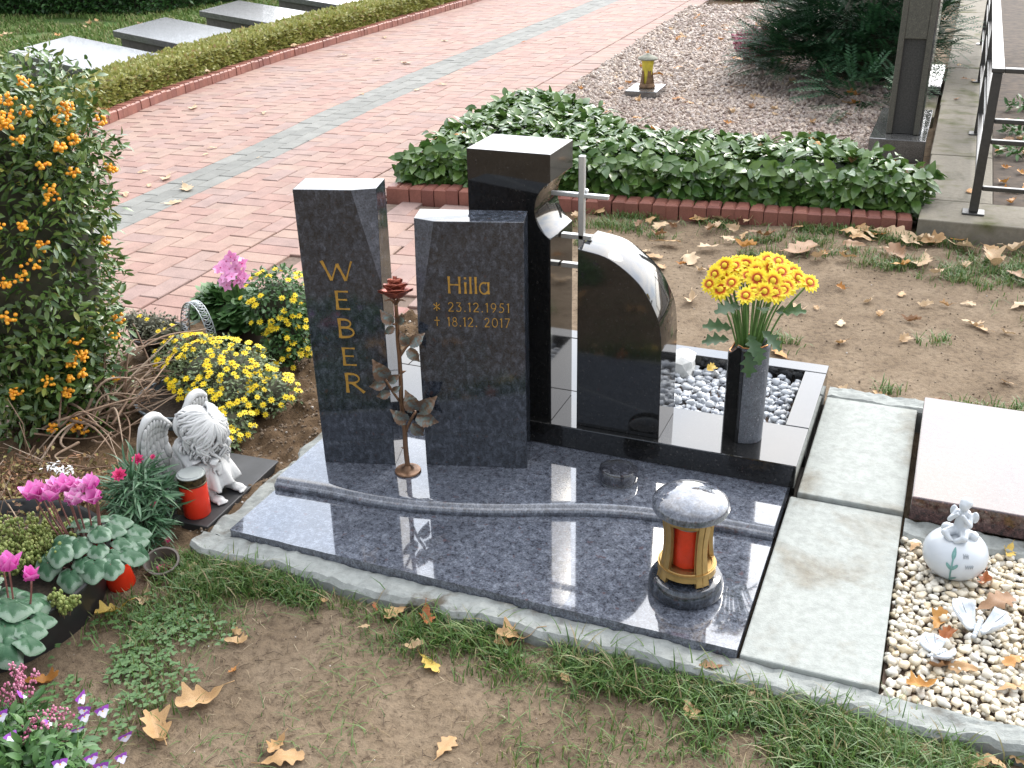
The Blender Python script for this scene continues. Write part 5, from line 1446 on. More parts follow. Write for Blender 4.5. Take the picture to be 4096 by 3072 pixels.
# ------------------------------------------------------------------ pots and jars at the left front
POTB = plain('brown_plastic', (0.085, 0.070, 0.058), 0.5, 0.2, 20)
rg = pot('flower_pot', 'empty brown plastic pot lying tilted at the edge of the grass', (-0.108, -0.145, -0.004), 0.032, 0.041, 0.046, POTB, 0.0025, fill=False)
rg.rotation_euler = (math.radians(14), math.radians(10), 0)
inst('petals', FR, rg, np.eye(3) * 0.75, (-0.004, -0.004, 0.016)); inst('petals', FR, rg, np.eye(3) * 0.6, (0.014, 0.006, 0.018))
REDT = plain('translucent_red_plastic', (0.55, 0.028, 0.008), 0.25, 0.3, 12)
rj = thing('grave_candle', 'red plastic candle jar leaning against the black planter', 'candle', (-0.165, -0.235, 0.0))
lathe(MB(), [(0, 0), (0.033, 0.0), (0.035, 0.004), (0.0355, 0.05), (0.034, 0.105), (0.030, 0.116), (0.030, 0.125), (0.0275, 0.125), (0.0275, 0.06), (0.0, 0.06)], 32, cap=False).obj('jar', REDT, rj)
rj.rotation_euler = (math.radians(6), math.radians(-10), 0)

# black planter bowl with cyclamen and heather
bw = thing('planter_bowl', 'large round black plastic planter bowl at the left edge', 'planter', (-0.415, -0.43, 0.0))
lathe(MB(), [(0.27, 0.0), (0.278, 0.004), (0.305, 0.118), (0.309, 0.12), (0.309, 0.126), (0.299, 0.126), (0.296, 0.12), (0.272, 0.012), (0, 0.012)], 72, cap=False).obj('bowl_wall', BLACKP, bw)
lathe(MB(), [(0.292, 0.092), (0.15, 0.100), (0.0, 0.104)], 48, cap=False).obj('potting_soil', plain('dark_compost', (0.03, 0.021, 0.014), 0.95, 0.5, 120, bmp=0.6), bw)
def cyc_leaf_mat():
    m, t, b = new_mat('cyclamen_leaf')
    uv = t.nodes.new('ShaderNodeAttribute'); uv.attribute_name = 'band'
    n = noise(t, 45, 3)
    ad = t.nodes.new('ShaderNodeMath'); ad.operation = 'MULTIPLY_ADD'; ad.inputs[1].default_value = 0.35; t.links.new(n.outputs[0], ad.inputs[0]); t.links.new(uv.outputs['Fac'], ad.inputs[2])
    r = ramp(t, [(0.46, (0.024, 0.075, 0.034)), (0.60, (0.040, 0.100, 0.048)), (0.68, (0.14, 0.205, 0.15)), (0.86, (0.19, 0.25, 0.19)), (0.95, (0.075, 0.15, 0.085)), (1.0, (0.05, 0.125, 0.06))])
    t.links.new(ad.outputs[0], r.inputs[0]); t.links.new(r.outputs[0], b.inputs['Base Color']); setp(b, rough=0.5, spec=0.3)
    bump(t, b, n.outputs[0], 0.25, 0.003)
    return m
CYL = cyc_leaf_mat()
def cyc_leaf():
    n, k_ = 36, 7; V = [(0, 0, 0)]; band = [0.0]; F = []
    for k in range(1, k_ + 1):
        q = k / k_
        for i in range(n):
            a = -PI + 2 * PI * (i + 0.5) / n
            hr = (0.66 + 0.26 * math.cos(a * 0.5) ** 2 + 0.26 * math.exp(-(a / 0.38) ** 2) + 0.08 * math.exp(-((abs(a) - 1.25) / 0.3) ** 2)) * (1 - 0.55 * math.exp(-((abs(a) - PI) / 0.22) ** 2))
            hr *= 1 + 0.03 * math.sin(9 * a)
            vein = 0.5 + 0.5 * math.cos(a * 7)
            V.append((q * hr * math.cos(a), q * hr * math.sin(a) * 1.0, 0.20 * q - 0.50 * q ** 2.5 + 0.09 * q * math.sin(3 * a + 1) - 0.10 * q * abs(math.sin(a / 2 + PI / 2)) * (abs(a) < 1))); band.append(q * 0.82 - 0.42 * (vein ** 3) * (1 - q) ** 0.6 - 0.05)
    for i in range(n): F.append((0, 1 + i, 1 + (i + 1) % n))
    for k in range(k_ - 1):
        for i in range(n):
            a = 1 + k * n; F.append((a + i, a + n + i, a + n + (i + 1) % n, a + (i + 1) % n))
    me = MB().add(np.array(V) * 0.5, F).mesh('leaf', CYL)
    at = me.attributes.new('band', 'FLOAT', 'POINT'); at.data.foreach_set('value', np.array(band, np.float32))
    return me
CY = cyc_leaf()
CYP = None
def cyp_mat():
    m, t, b = new_mat('cyclamen_petal')
    at = t.nodes.new('ShaderNodeAttribute'); at.attribute_name = 'tip'
    r = ramp(t, [(0.0, (0.62, 0.08, 0.40)), (0.55, (0.80, 0.30, 0.62)), (1.0, (0.90, 0.68, 0.82))]); t.links.new(at.outputs['Fac'], r.inputs[0])
    t.links.new(r.outputs[0], b.inputs['Base Color']); setp(b, rough=0.5)
    tr = t.nodes.new('ShaderNodeBsdfTranslucent'); t.links.new(r.outputs[0], tr.inputs['Color'])
    mx = t.nodes.new('ShaderNodeMixShader'); mx.inputs[0].default_value = 0.25; t.links.new(b.outputs[0], mx.inputs[1]); t.links.new(tr.outputs[0], mx.inputs[2]); t.links.new(mx.outputs[0], t.nodes['Material Output'].inputs[0])
    return m
CYP = cyp_mat()
def cyc_flower(dark=0.0):
    mb = MB(); tv, tf = leaf_t(0.034, 0.034, 7, 0.30, -0.05, 0.45)
    for i in range(5):
        a = 2 * PI * i / 5; e = 1.15 + rng.normal(0, .15)
        mb.batch(tv, tf, rot_from([(math.cos(a) * math.cos(e), math.sin(a) * math.cos(e), math.sin(e))], (-math.cos(a), -math.sin(a), .4)), [(0.004 * math.cos(a), 0.004 * math.sin(a), 0)], 0)
    me = mb.mesh('flower', CYP)
    at = me.attributes.new('tip', 'FLOAT', 'POINT'); at.data.foreach_set('value', np.tile(np.maximum(0, tv[:, 0] / 0.036 + 0.8 * np.abs(tv[:, 1]) / 0.017 * (tv[:, 0] > .012) - dark) * 0.62, 5).astype(np.float32))
    return me
CF = [cyc_flower(0.25), cyc_flower(0.1), cyc_flower(-0.3)]; CFD = cyc_flower(0.6)
CYST = plain('cyclamen_stalk', (0.16, 0.06, 0.05), 0.5, 0.3, 40)
def cyclamen(label, loc, leaves, flowers, fl):
    t = thing('cyclamen', label, 'plant', loc)
    for (p, s, d, tl) in leaves:
        up_ = np.array([d[0] * tl, d[1] * tl, 1.0]); inst('leaf', CY, t, rot_from([(d[0], d[1], -0.5 * tl)], up_)[0] * s, p)
    st = MB()
    for k, p in enumerate(flowers):
        p = np.array(p); inst('flower', fl[k % len(fl)], t, rot_from([rand_unit(1)[0] * (1, 1, 0.1)], (0.15 * rng.normal(), -0.25 + 0.2 * rng.normal(), 1))[0] * rng.uniform(1.0, 1.3), p)
        tube(st, smoothline([p * (0.35, 0.35, 0) + (0, 0, 0.0), p * (0.8, 0.8, 0.6), p], 5), 0.0022, 6)
    for (p, s, d, tl) in leaves[::2]: tube(st, [(p[0] * 0.3, p[1] * 0.3, 0), np.array(p)], 0.002, 5)
    st.obj('stalks', CYST, t)
    return t
lv_ = []
for k in range(30):
    a = k * 2.399; r = 0.015 + 0.100 * math.sqrt((k + 0.5) / 30); h = 0.105 - 0.80 * max(0, r - 0.045) + rng.normal(0, .012)
    lv_.append(((r * math.cos(a) - 0.012, r * math.sin(a) + 0.012, h), rng.uniform(0.058, 0.086), (math.cos(a + rng.normal(0, .5)), math.sin(a + rng.normal(0, .5))), 0.25 + 6 * r + rng.normal(0, .2)))
cyclamen('pink and white cyclamen with silver-marbled leaves in the black planter', (-0.165, -0.30, 0.095),
         lv_, [(-0.148, -0.004, 0.175), (-0.13, 0.015, 0.165), (-0.11, 0.027, 0.188), (-0.085, 0.035, 0.185), (-0.067, 0.043, 0.185), (-0.04, 0.05, 0.185), (-0.019, 0.061, 0.192), (-0.01, 0.055, 0.165), (-0.06, 0.02, 0.165), (-0.155, 0.02, 0.165), (-0.1, 0.0, 0.175), (-0.045, 0.025, 0.165)], CF)
lv_ = []
for k in range(34):
    a = k * 2.399 + 1; r = 0.015 + 0.115 * math.sqrt((k + 0.5) / 34); h = 0.125 - 0.75 * max(0, r - 0.05) + rng.normal(0, .012)
    lv_.append(((r * math.cos(a) - 0.045, r * math.sin(a) - 0.01, h), rng.uniform(0.070, 0.098), (math.cos(a + rng.normal(0, .5)), math.sin(a + rng.normal(0, .5))), 0.25 + 6 * r + rng.normal(0, .2)))
cyclamen('magenta cyclamen with large marbled leaves in the lower left corner', (-0.145, -0.60, 0.085), lv_, [(0.0, 0.05, 0.18), (0.035, 0.07, 0.15), (-0.03, 0.06, 0.17)], [CFD])
HEA = green('heather_sprig', (0.14, 0.19, 0.04), (0.30, 0.33, 0.10), 0.6, 0.15)
def heather(label, loc, n, r, h, mat, cat='plant', bead=0.0045, tipmat=None, lean=(0, 0)):
    t = thing('heather', label, cat, loc); mb = MB(); fm = MB()
    for k in range(n):
        a = rng.uniform(0, 2 * PI); rr = r * math.sqrt(rng.random()); p0 = np.array([rr * math.cos(a) * 0.4, rr * math.sin(a) * 0.4, 0]); p1 = np.array([rr * math.cos(a) + lean[0], rr * math.sin(a) + lean[1], h * rng.uniform(0.7, 1.1) * (1 - 0.3 * rr / r)])
        L = smoothline([p0, (p0 + p1) / 2 * (0.85, 0.85, 1.1), p1], 7); tube(mb, L, 0.0012, 4, 0)
        m = 26; tt = rng.uniform(0.35, 1.0, m); pp = np.stack([np.interp(tt, np.linspace(0, 1, len(L)), L[:, i]) for i in range(3)], 1) + rng.normal(0, 0.0045, (m, 3))
        fm.batch(ICO1[0], ICO1[1], np.eye(3)[None] * (bead * rng.uniform(0.6, 1.1, m))[:, None, None] * np.array([1, 1, 1.5])[None, :, None], pp, 0)
    mb.obj('stems', TWIG, t); tag(fm.obj('blossom', mat, t), kind='stuff')
    return t
heather('yellow-green budding heather between the two cyclamens', (-0.32, -0.345, 0.095), 75, 0.13, 0.13, HEA)
heather('sprig of yellow-green heather hanging over the planter edge', (-0.115, -0.475, 0.095), 10, 0.05, 0.07, HEA)
# brown faded ground cover behind
BRN = islands('faded_brown_leaf', [(0, (0.16, 0.075, 0.035)), (0.4, (0.25, 0.13, 0.06)), (0.7, (0.22, 0.20, 0.06)), (1, (0.13, 0.05, 0.04))], 0.7, transl=0.1)
gc = thing('faded_shrub', 'low faded reddish-brown shrub below the firethorn', 'plant', (-0.66, 0.03, 0.0))
mb = MB(); tm = leaf_t(1, 0.5, 2, 0.3, 0.2)
for c_ in ((0, 0, 0.05), (-0.13, -0.05, 0.06), (0.12, 0.05, 0.05), (-0.05, -0.16, 0.08), (0.1, -0.08, 0.06), (-0.22, -0.12, 0.08), (-0.02, -0.26, 0.08), (0.14, -0.16, 0.07)): clump(mb, 430, c_, (0.12, 0.11, 0.07), 0.017, tmpl=tm, inner=0.2, bottom=-0.5, jit=0.9)
tag(mb.obj('foliage', BRN, gc), kind='stuff')
mb = MB()
for k in range(70):
    p = np.array([rng.uniform(-0.3, 0.25), rng.uniform(-0.3, 0.14), 0.03]); tube(mb, [p, p + rng.normal(0, .05, 3) + (0, 0, .05), p + rng.normal(0, .08, 3) + (0.02, 0, .085)], [0.0025, 0.002, 0.001], 5)
mb.obj('stems', TW2, gc)
wf = thing('white_feather', 'fluffy white feather lying on the faded brown shrub', 'feather', (-0.53, -0.03, 0.15))
mb = MB(); tm = leaf_t(1, 0.5, 3, 0.2, 0.3)
for k in range(50): mb.batch(tm[0], tm[1], rot_from(rng.normal(0, 1, (1, 3)) * (1, 1, 0.35)) * 0.013, [(rng.uniform(-.04, .045), rng.uniform(-.018, .018) , rng.uniform(0, .014))])
mb.obj('barbs', plain('white_down', (0.72, 0.72, 0.72), 0.8, 0.05, 20), wf)

# ------------------------------------------------------------------ violas and heather in the near corner
VL = green('viola_leaf', (0.045, 0.115, 0.035), (0.10, 0.20, 0.06), 0.4, 0.2)
VP = islands('viola_petal_purple', [(0, (0.20, 0.035, 0.30)), (1, (0.30, 0.06, 0.42))], 0.55, transl=0.2)
VW = islands('viola_petal_white', [(0, (0.74, 0.72, 0.80)), (1, (0.66, 0.62, 0.80))], 0.55, transl=0.2)
va = thing('viola_plant', 'purple and white violas in the near left corner', 'plant', (0.10, -0.80, 0.0))
mb = MB(); tm = leaf_t(1, 0.42, 3, 0.25, 0.25, 0.9)
for c_, r_, n_ in (((0, 0, 0.035), (0.12, 0.08, 0.055), 420), ((0.10, -0.04, 0.03), (0.11, 0.08, 0.05), 340), ((-0.1, 0.05, 0.03), (0.09, 0.07, 0.05), 260), ((0.0, -0.12, 0.04), (0.16, 0.09, 0.05), 420)): clump(mb, n_, c_, r_, 0.034, tmpl=tm, inner=0.3, bottom=-0.2, jit=0.5, up_=0.8)
Pd = np.concatenate(mb.v).reshape(-1, len(tm[0]), 3)
o_ = np.argsort(-Pd.mean(1)[:, 2] + 0.02 * rng.random(len(Pd)))[:160]
split_leaves(Pd, o_, tm[1], 'leaf', VL, va, 'foliage')
def viola():
    mb = MB()
    for a, L, w, mi in ((0.5, 0.017, 0.017, 0), (2.64, 0.017, 0.017, 0), (-0.2, 0.013, 0.012, 1), (3.34, 0.013, 0.012, 1), (-1.57, 0.015, 0.017, 1)):
        tv, tf = leaf_t(L, w, 3, 0.15, 0.1, 0.5); mb.batch(tv, tf, rot_from([(math.cos(a), math.sin(a), 0.15)]), [(0, 0, 0.001 * mi)], mi)
    blob(mb, (0, 0, 0.001), 0.002, ICO1, mi=2)
    return mb.mesh('flower', [VP, VW, DC])
VM = viola(); st = MB()
for p_ in ((0.025, -0.725, 0.12), (0.136, -0.682, 0.11), (0.186, -0.68, 0.09), (0.181, -0.721, 0.11), (0.203, -0.76, 0.12), (0.269, -0.712, 0.08), (0.318, -0.774, 0.10), (0.274, -0.803, 0.11), (0.298, -0.806, 0.10), (0.116, -0.753, 0.10), (0.076, -0.809, 0.10), (0.02, -0.78, 0.11), (0.22, -0.83, 0.10), (0.16, -0.70, 0.10)):
    p_ = np.array(p_) - (0.10, -0.80, 0); nn = np.array([0.6, -0.4, 0.35]) + rng.normal(0, .7, 3)
    inst('flower', VM, va, rot_from([np.cross((0, 0, 1), nn)], nn)[0] * rng.uniform(0.75, 1.1), p_)
    tube(st, [p_ * (0.7, 0.7, 0.1), p_ * (0.95, 0.95, 0.75), p_ - nn * 0.002], 0.0012, 5)
st.obj('stems', STEMG, va)
PH = islands('pink_heather_bead', [(0, (0.50, 0.14, 0.24)), (0.5, (0.62, 0.28, 0.38)), (1, (0.42, 0.08, 0.18))], 0.6)
heather('pink flowering heather sprigs among the violas', (0.02, -0.76, 0.03), 8, 0.06, 0.085, PH, bead=0.0030, lean=(0.10, 0.01))
heather('pink heather tips at the left edge above the violas', (-0.03, -0.70, 0.03), 7, 0.05, 0.14, PH, bead=0.0030)
# ------------------------------------------------------------------ evergreen hedge behind the middle kerb
HL = green('evergreen_leaf', (0.044, 0.105, 0.022), (0.118, 0.195, 0.045), 0.27, 0.16)
hg = thing('evergreen_hedge', 'low L-shaped hedge of glossy broad evergreen leaves behind the red kerb', 'hedge', (0.2, 3.8, 0.0))
def in_poly(x, y, P):
    P = np.asarray(P); n = len(P); c = np.zeros(x.shape, bool); j = n - 1
    for i in range(n):
        a = ((P[i, 1] > y) != (P[j, 1] > y)) & (x < (P[j, 0] - P[i, 0]) * (y - P[i, 1]) / (P[j, 1] - P[i, 1] + 1e-12) + P[i, 0]); c ^= a; j = i
    return c
def poly_dist(x, y, P):
    P = np.asarray(P, float); d = np.full(x.shape, 9.0)
    for a, b in zip(P, np.roll(P, -1, 0)):
        e = b - a; t = np.clip(((x - a[0]) * e[0] + (y - a[1]) * e[1]) / (e @ e), 0, 1)
        d = np.minimum(d, np.hypot(x - a[0] - t * e[0], y - a[1] - t * e[1]))
    return d
HP = [(-1.17, 3.24), (1.50, 3.52), (1.56, 3.72), (1.20, 4.12), (-0.02, 4.10), (-0.30, 4.45), (-0.70, 4.86), (-1.05, 4.98), (-1.26, 4.62)]
def hedge_top(x, y): return 0.29 * np.minimum(1, (poly_dist(x, y, HP) / 0.13)) ** 0.45 * (0.92 + 0.22 * (vnoise(x, y, 5, 21) - 0.5))
m = 60000
x = rng.uniform(-1.32, 1.6, m); y = rng.uniform(3.2, 5.0, m); k = in_poly(x, y, HP); x, y = x[k], y[k]
n_top = 4000; x, y = x[:n_top], y[:n_top]
z = hedge_top(x, y) - rng.random(n_top) ** 2 * 0.05
dpx = 0.02; gxx = (hedge_top(x + dpx, y) - hedge_top(x - dpx, y)) / (2 * dpx); gyy = (hedge_top(x, y + dpx) - hedge_top(x, y - dpx)) / (2 * dpx)
nr = np.stack([-gxx, -gyy, np.ones(n_top)], 1); nr /= np.linalg.norm(nr, axis=1)[:, None]
# skirts: leaves on the vertical faces
per = np.array(HP + [HP[0]]); sg = np.linalg.norm(np.diff(per, axis=0), axis=1); cu = np.concatenate([[0], np.cumsum(sg)])
n_sk = 2300
# more along the front and left sides, which are in view
tq = np.where(rng.random(n_sk) < 0.72, rng.uniform(0, sg[0] + sg[1], n_sk), rng.uniform(0, cu[-1], n_sk))
qx, qy = np.interp(tq, cu, per[:, 0]), np.interp(tq, cu, per[:, 1]); qx2, qy2 = np.interp(tq + .02, cu, per[:, 0]), np.interp(tq + .02, cu, per[:, 1])
on = np.stack([(qy2 - qy), -(qx2 - qx), np.zeros(n_sk)], 1); on /= np.linalg.norm(on, axis=1)[:, None] + 1e-9
qz = rng.uniform(0.03, 0.26, n_sk); off = (rng.random(n_sk) - 0.75) * 0.06 + 0.02 * np.sin(tq * 17)
P1 = np.stack([x, y, z], 1); P2 = np.stack([qx, qy, qz], 1) + on * off[:, None]
P_ = np.vstack([P1, P2]); Nn_ = np.vstack([nr, on * 0.9 + np.array([0, 0, 0.35])])
nn_ = len(P_)
a = rng.uniform(0, 2 * PI, nn_); tang = np.stack([np.cos(a), np.sin(a), np.zeros(nn_)], 1)
xd = tang * 0.85 + Nn_ * 0.55 + rng.normal(0, 0.2, (nn_, 3)); xd[n_top:, 2] -= rng.uniform(-0.3, 0.8, n_sk)
RR = rot_from(xd, Nn_ + rng.normal(0, 0.25, (nn_, 3)) + np.array([0, 0, 0.3])) * rng.uniform(0.060, 0.104, nn_)[:, None, None]
lt = leaf_t(1, 0.50, 4, 0.26, 0.20, 0.95)
Pq = np.einsum('nij,kj->nki', RR, lt[0]) + P_[:, None, :] - np.array([0.2, 3.8, 0])
o_ = np.argsort(P_[:, 1] - 1.6 * P_[:, 2] + 0.15 * rng.random(nn_))
o_ = o_[P_[o_, 0] > -1.3][:300]
split_leaves(Pq, o_, lt[1], 'leaf', HL, hg, 'foliage')
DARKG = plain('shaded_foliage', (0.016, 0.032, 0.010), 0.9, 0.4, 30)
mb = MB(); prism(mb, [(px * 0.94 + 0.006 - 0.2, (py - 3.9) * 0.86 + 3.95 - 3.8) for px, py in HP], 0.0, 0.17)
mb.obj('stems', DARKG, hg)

# ------------------------------------------------------------------ gravel grave with the old lantern
GP = [(-1.20, 4.6), (-0.1, 4.15), (1.2, 4.1), (1.2, 11.0), (0.4, 13.2), (-1.74, 12.3), (-1.36, 6.9), (-1.32, 5.6)]
mb = MB(); prism(mb, GP, -0.05, 0.006)
tag(mb.obj('gravel_bed', plain('gravel_bed', (0.24, 0.185, 0.165), 0.95, 0.35, 60, bmp=0.6)), kind='structure')
def far_r(n, r0, r1, ymin, ymax):
    x = rng.uniform(-1.8, 1.25, n * 3); y = rng.uniform(ymin, ymax, n * 3); k = in_poly(x, y, GP); return x[k][:n], y[k][:n]
mb = MB()
for ymin, ymax, n_, r_ in ((4.1, 6.6, 9000, 0.0125), (6.6, 9.2, 7500, 0.015), (9.2, 13.0, 5000, 0.02)):
    x, y = far_r(n_, 0, 0, ymin, ymax); k_ = len(x)
    sc = r_ * rng.uniform(0.6, 1.5, k_); A = np.stack([rot_from(rand_unit(k_))], 0)[0] * sc[:, None, None] * np.array([1.15, 0.9, 0.8])
    bs = ICO1[0] * (1 + rng.normal(0, 0.16, (len(ICO1[0]), 1)))
    mb.batch(bs, ICO1[1], A, np.stack([x, y, 0.008 + 0.008 * rng.random(k_)], 1), 0, False)
tag(mb.obj('reddish_gravel', RGRAVEL), kind='stuff')
ob = thing('lantern_block', 'small grey granite block carrying the old lantern on the gravel', 'stone block', (-0.655, 6.36, 0.0), math.radians(2))
o = box(MB(), -0.125, 0.125, -0.17, 0.17, 0.0, 0.065).obj('block', MAT['grey_granite'], ob); bev(o, 0.006)
ol = thing('grave_lantern', 'weathered brown lantern with yellow glass on the gravel grave', 'lantern', (-0.645, 6.36, 0.0652), 0.5)
OLDB = plain('weathered_bronze', (0.16, 0.095, 0.05), 0.6, 0.4, 30, metal=0.4, bmp=0.3)
YGL = plain('yellow_glass', (0.50, 0.42, 0.04), 0.2, 0.25, 18)
lathe(MB(), [(0.062, 0), (0.066, 0.01), (0.058, 0.03), (0.055, 0.035)], 24, cap=True).obj('foot', OLDB, ol)
lathe(MB(), [(0.036, 0.035), (0.033, 0.09), (0.044, 0.16), (0.05, 0.21)], 24, cap=True).obj('glass', YGL, ol)
for k in range(4):
    a0 = k * PI / 2 + 0.2; mb = MB(); V = []
    for j in range(9):
        z = 0.03 + 0.185 * j / 8; r = 0.057 - 0.016 * math.sin(PI * j / 8 * 0.8) + 0.0; wd = 0.36 + 0.25 * abs(j / 8 - 0.55) ** 2 * 4
        for rr in (r, r - 0.008):
            for s in (-1, 1): V.append((rr * math.cos(a0 + s * wd), rr * math.sin(a0 + s * wd), z))
    F = [];
    for j in range(8):
        b = 4 * j; F += [(b, b + 1, b + 5, b + 4), (b + 1, b + 3, b + 7, b + 5), (b + 3, b + 2, b + 6, b + 7), (b + 2, b, b + 4, b + 6)]
    mb.add(V, F, 0, False); mb.obj('post', OLDB, ol)
lathe(MB(), [(0.05, 0.212), (0.075, 0.214), (0.079, 0.222), (0.072, 0.230), (0.05, 0.240), (0.02, 0.252), (0.008, 0.262), (0.0, 0.263)], 28, cap=False).obj('lid', plain('mossy_lid', (0.17, 0.17, 0.13), 0.7, 0.35, 40), ol)

# ------------------------------------------------------------------ yew, heather, standing stone on the right
YL = green('yew_needle', (0.012, 0.045, 0.018), (0.030, 0.090, 0.036), 0.6, 0.06, spec=0.25)
yw = thing('yew_shrub', 'dark green spreading yew shrub behind the tall standing stone', 'shrub', (0.80, 7.6, 0.0))
mb = MB(); st = MB()
fr = []
for s in (-1, 1):
    for k in range(9):
        t = (k + 0.5) / 9; tv, tf = dia(0.30); tv = tv * (0.24, 0.26, 0.2)
        d = np.array([0.55, s * 0.85, 0.06]); R = rot_from([d])[0]; fr.append((tv @ R.T + (t, 0, -0.1 * t * t), tf))
FV = np.concatenate([f[0] for f in fr]); FF = []; 
for i, f in enumerate(fr): FF += [tuple(x_ + i * len(f[0]) for x_ in ff) for ff in f[1]]
n_y = 2300
for (c_, r_, n_) in (((0, 0, 0.40), (0.62, 0.9, 0.62), 1500), ((-0.40, -0.35, 0.22), (0.42, 0.60, 0.30), 520), ((-0.15, 0.8, 0.30), (0.45, 0.7, 0.5), 330), ((0.2, -0.75, 0.20), (0.40, 0.5, 0.35), 300), ((0.45, 0.1, 0.35), (0.30, 0.8, 0.6), 260), ((0.15, -1.45, 0.10), (0.28, 0.28, 0.22), 70)):
    d = rand_unit(n_ * 2); d = d[d[:, 2] > -0.25][:n_]; k_ = len(d)
    P = d * np.asarray(r_) * (0.55 + 0.5 * rng.random(k_) ** 0.5)[:, None] + np.asarray(c_)
    xd = d * (1.1, 1.1, 0.35) + np.array([-0.15, -0.2, 0.12]) + rng.normal(0, 0.3, (k_, 3))
    mb.batch(FV, FF, rot_from(xd, (0, 0, 1)) * rng.uniform(0.14, 0.25, k_)[:, None, None], P, 0)
for sx_ in range(14):
    a = rng.uniform(2.6, 4.9); L = rng.uniform(0.75, 1.1); p1 = np.array([math.cos(a) * L * 0.9, math.sin(a) * L, rng.uniform(0.25, 0.55)])
    tube(st, smoothline([(0, 0, 0.1), p1 * 0.6 + (0, 0, 0.1), p1], 5), np.linspace(0.012, 0.003, 11), 5)
    for q in np.linspace(0.6, 1.0, 9):
        mb.batch(FV, FF, rot_from([p1 / np.linalg.norm(p1) + rng.normal(0, .35, 3)]) * 0.17, [p1 * q + (0, 0, 0.1 * (1 - q))], 0)
tag(mb.obj('foliage', YL, yw), kind='stuff'); st.obj('branches', TWIG, yw)
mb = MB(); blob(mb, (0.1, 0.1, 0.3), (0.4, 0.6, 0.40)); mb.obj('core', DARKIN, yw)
heather('pink heather clump on the gravel at the left of the yew', (-0.08, 8.0, 0.0), 170, 0.27, 0.34, islands('dusty_pink_blossom', [(0, (0.36, 0.10, 0.16)), (0.6, (0.46, 0.17, 0.24)), (1, (0.28, 0.12, 0.12))], 0.7), bead=0.011)
sv = thing('silver_plant', 'small silver-leaved plant at the foot of the pink heather', 'plant', (0.06, 7.62, 0.0))
mb = MB(); clump(mb, 120, (0, 0, 0.07), (0.08, 0.08, 0.11), 0.05, w=0.4, inner=0.3, bottom=-0.2)
mb.obj('foliage', green('silver_leaf', (0.30, 0.34, 0.32), (0.45, 0.48, 0.46), 0.6, 0.1), sv)
ss = thing('gravestone', 'tall upright grey-brown granite stone with recessed panel, at the top right', 'gravestone', (1.335, 5.0, 0.12))
plate('grave_plinth', 'pale granite plinth under the tall standing stone', 1.165, 1.490, 4.86, 5.82, -0.02, 0.118, 'grey_granite', 'plinth', 0.005)
rg_ = MAT['rough_granite']
o = box(MB(), -0.085, 0.105, 0.035, 0.64, 0.0, 1.25).obj('stone_core', rg_, ss); bev(o, 0.004)
o = box(MB(), -0.085, -0.052, 0.0, 0.0345, 0.0, 1.25).obj('pillar', rg_, ss); bev(o, 0.004)
o = box(MB(), 0.0725, 0.105, 0.0, 0.0345, 0.0, 1.25).obj('pillar', rg_, ss); bev(o, 0.004)
o = box(MB(), -0.0515, 0.072, 0.003, 0.0345, 0.56, 1.25).obj('upper_panel', rg_, ss); bev(o, 0.003)
o = box(MB(), -0.0515, 0.072, 0.026, 0.0345, 0.0, 0.5585).obj('recessed_panel', plain('dark_rough_panel', (0.045, 0.042, 0.038), 0.7, 0.35, 120), ss)
o = box(MB(), 0.1055, 0.118, 0.02, 0.60, 0.0, 1.25).obj('polished_edge', MAT['grey_granite'], ss); bev(o, 0.002)
plate('grave_plinth', 'small dark-faced granite plinth farther back beside the walkway', 1.385, 1.505, 6.72, 7.75, -0.02, 0.112, 'grey_granite', 'plinth', 0.005)
plate('concrete_kerb', 'low concrete kerb end behind the standing stone plinth', 1.33, 1.50, 5.9, 6.70, -0.02, 0.055, 'mossy_concrete', 'kerb', 0.006)

# concrete walkway with railing
walk = tag(bpy.data.objects.new('walkway', None), kind='structure'); COL.objects.link(walk)
for k, (y0, y1) in enumerate(((3.30, 4.62), (4.63, 6.10), (6.11, 7.7), (7.71, 9.4), (9.41, 11.5), (11.51, 14))):
    o = box(MB(), 1.535 - 0.006 * k, 1.86 if k else 2.9, y0 if k else y0 + 0.0, y1 if k else 3.66, -0.03, 0.100 + 0.0015 * (k % 2)).obj('concrete_slab', MAT['mossy_concrete'], walk); bev(o, 0.006)
    if k == 0:
        o = box(MB(), 1.535, 1.86, 3.662, y1, -0.03, 0.1005).obj('concrete_slab', MAT['mossy_concrete'], walk); bev(o, 0.006)
mb = MB(); prism(mb, [(1.865, 3.665), (6, 3.665), (6, 14), (1.865, 14)], -0.02, 0.085)
tag(mb.obj('raised_bed', plain('dark_bed_soil', (0.060, 0.042, 0.028), 0.95, 0.5, 16, bmp=0.7)), kind='structure')
RAIL = plain('anthracite_metal', (0.050, 0.048, 0.045), 0.30, 0.15, 60, metal=0.3)
rl = thing('handrail', 'anthracite metal railing turning a corner on the concrete walkway', 'railing', (1.772, 3.475, 0.1005))
def bar(name, x0, x1, y0, y1, z0, z1):
    o = box(MB(), x0, x1, y0, y1, z0, z1).obj(name, RAIL, rl); bev(o, 0.004, 2)
bar('base_plate', -0.05, 0.05, -0.045, 0.045, 0.0, 0.009)
bar('post', -0.021, 0.021, -0.02, 0.02, 0.0095, 0.654)
bar('top_rail', -0.027, 0.027, -0.025, 5.6, 0.6545, 0.675)
bar('top_rail', 0.0275, 1.5, -0.022, 0.022, 0.6545, 0.675)
for z in (0.125, 0.345, 0.440):
    bar('lower_rail', 0.0215, 1.5, -0.014, 0.014, z - 0.012, z + 0.009)
    bar('lower_rail', -0.014, 0.014, 0.0205, 5.6, z - 0.012, z + 0.009)
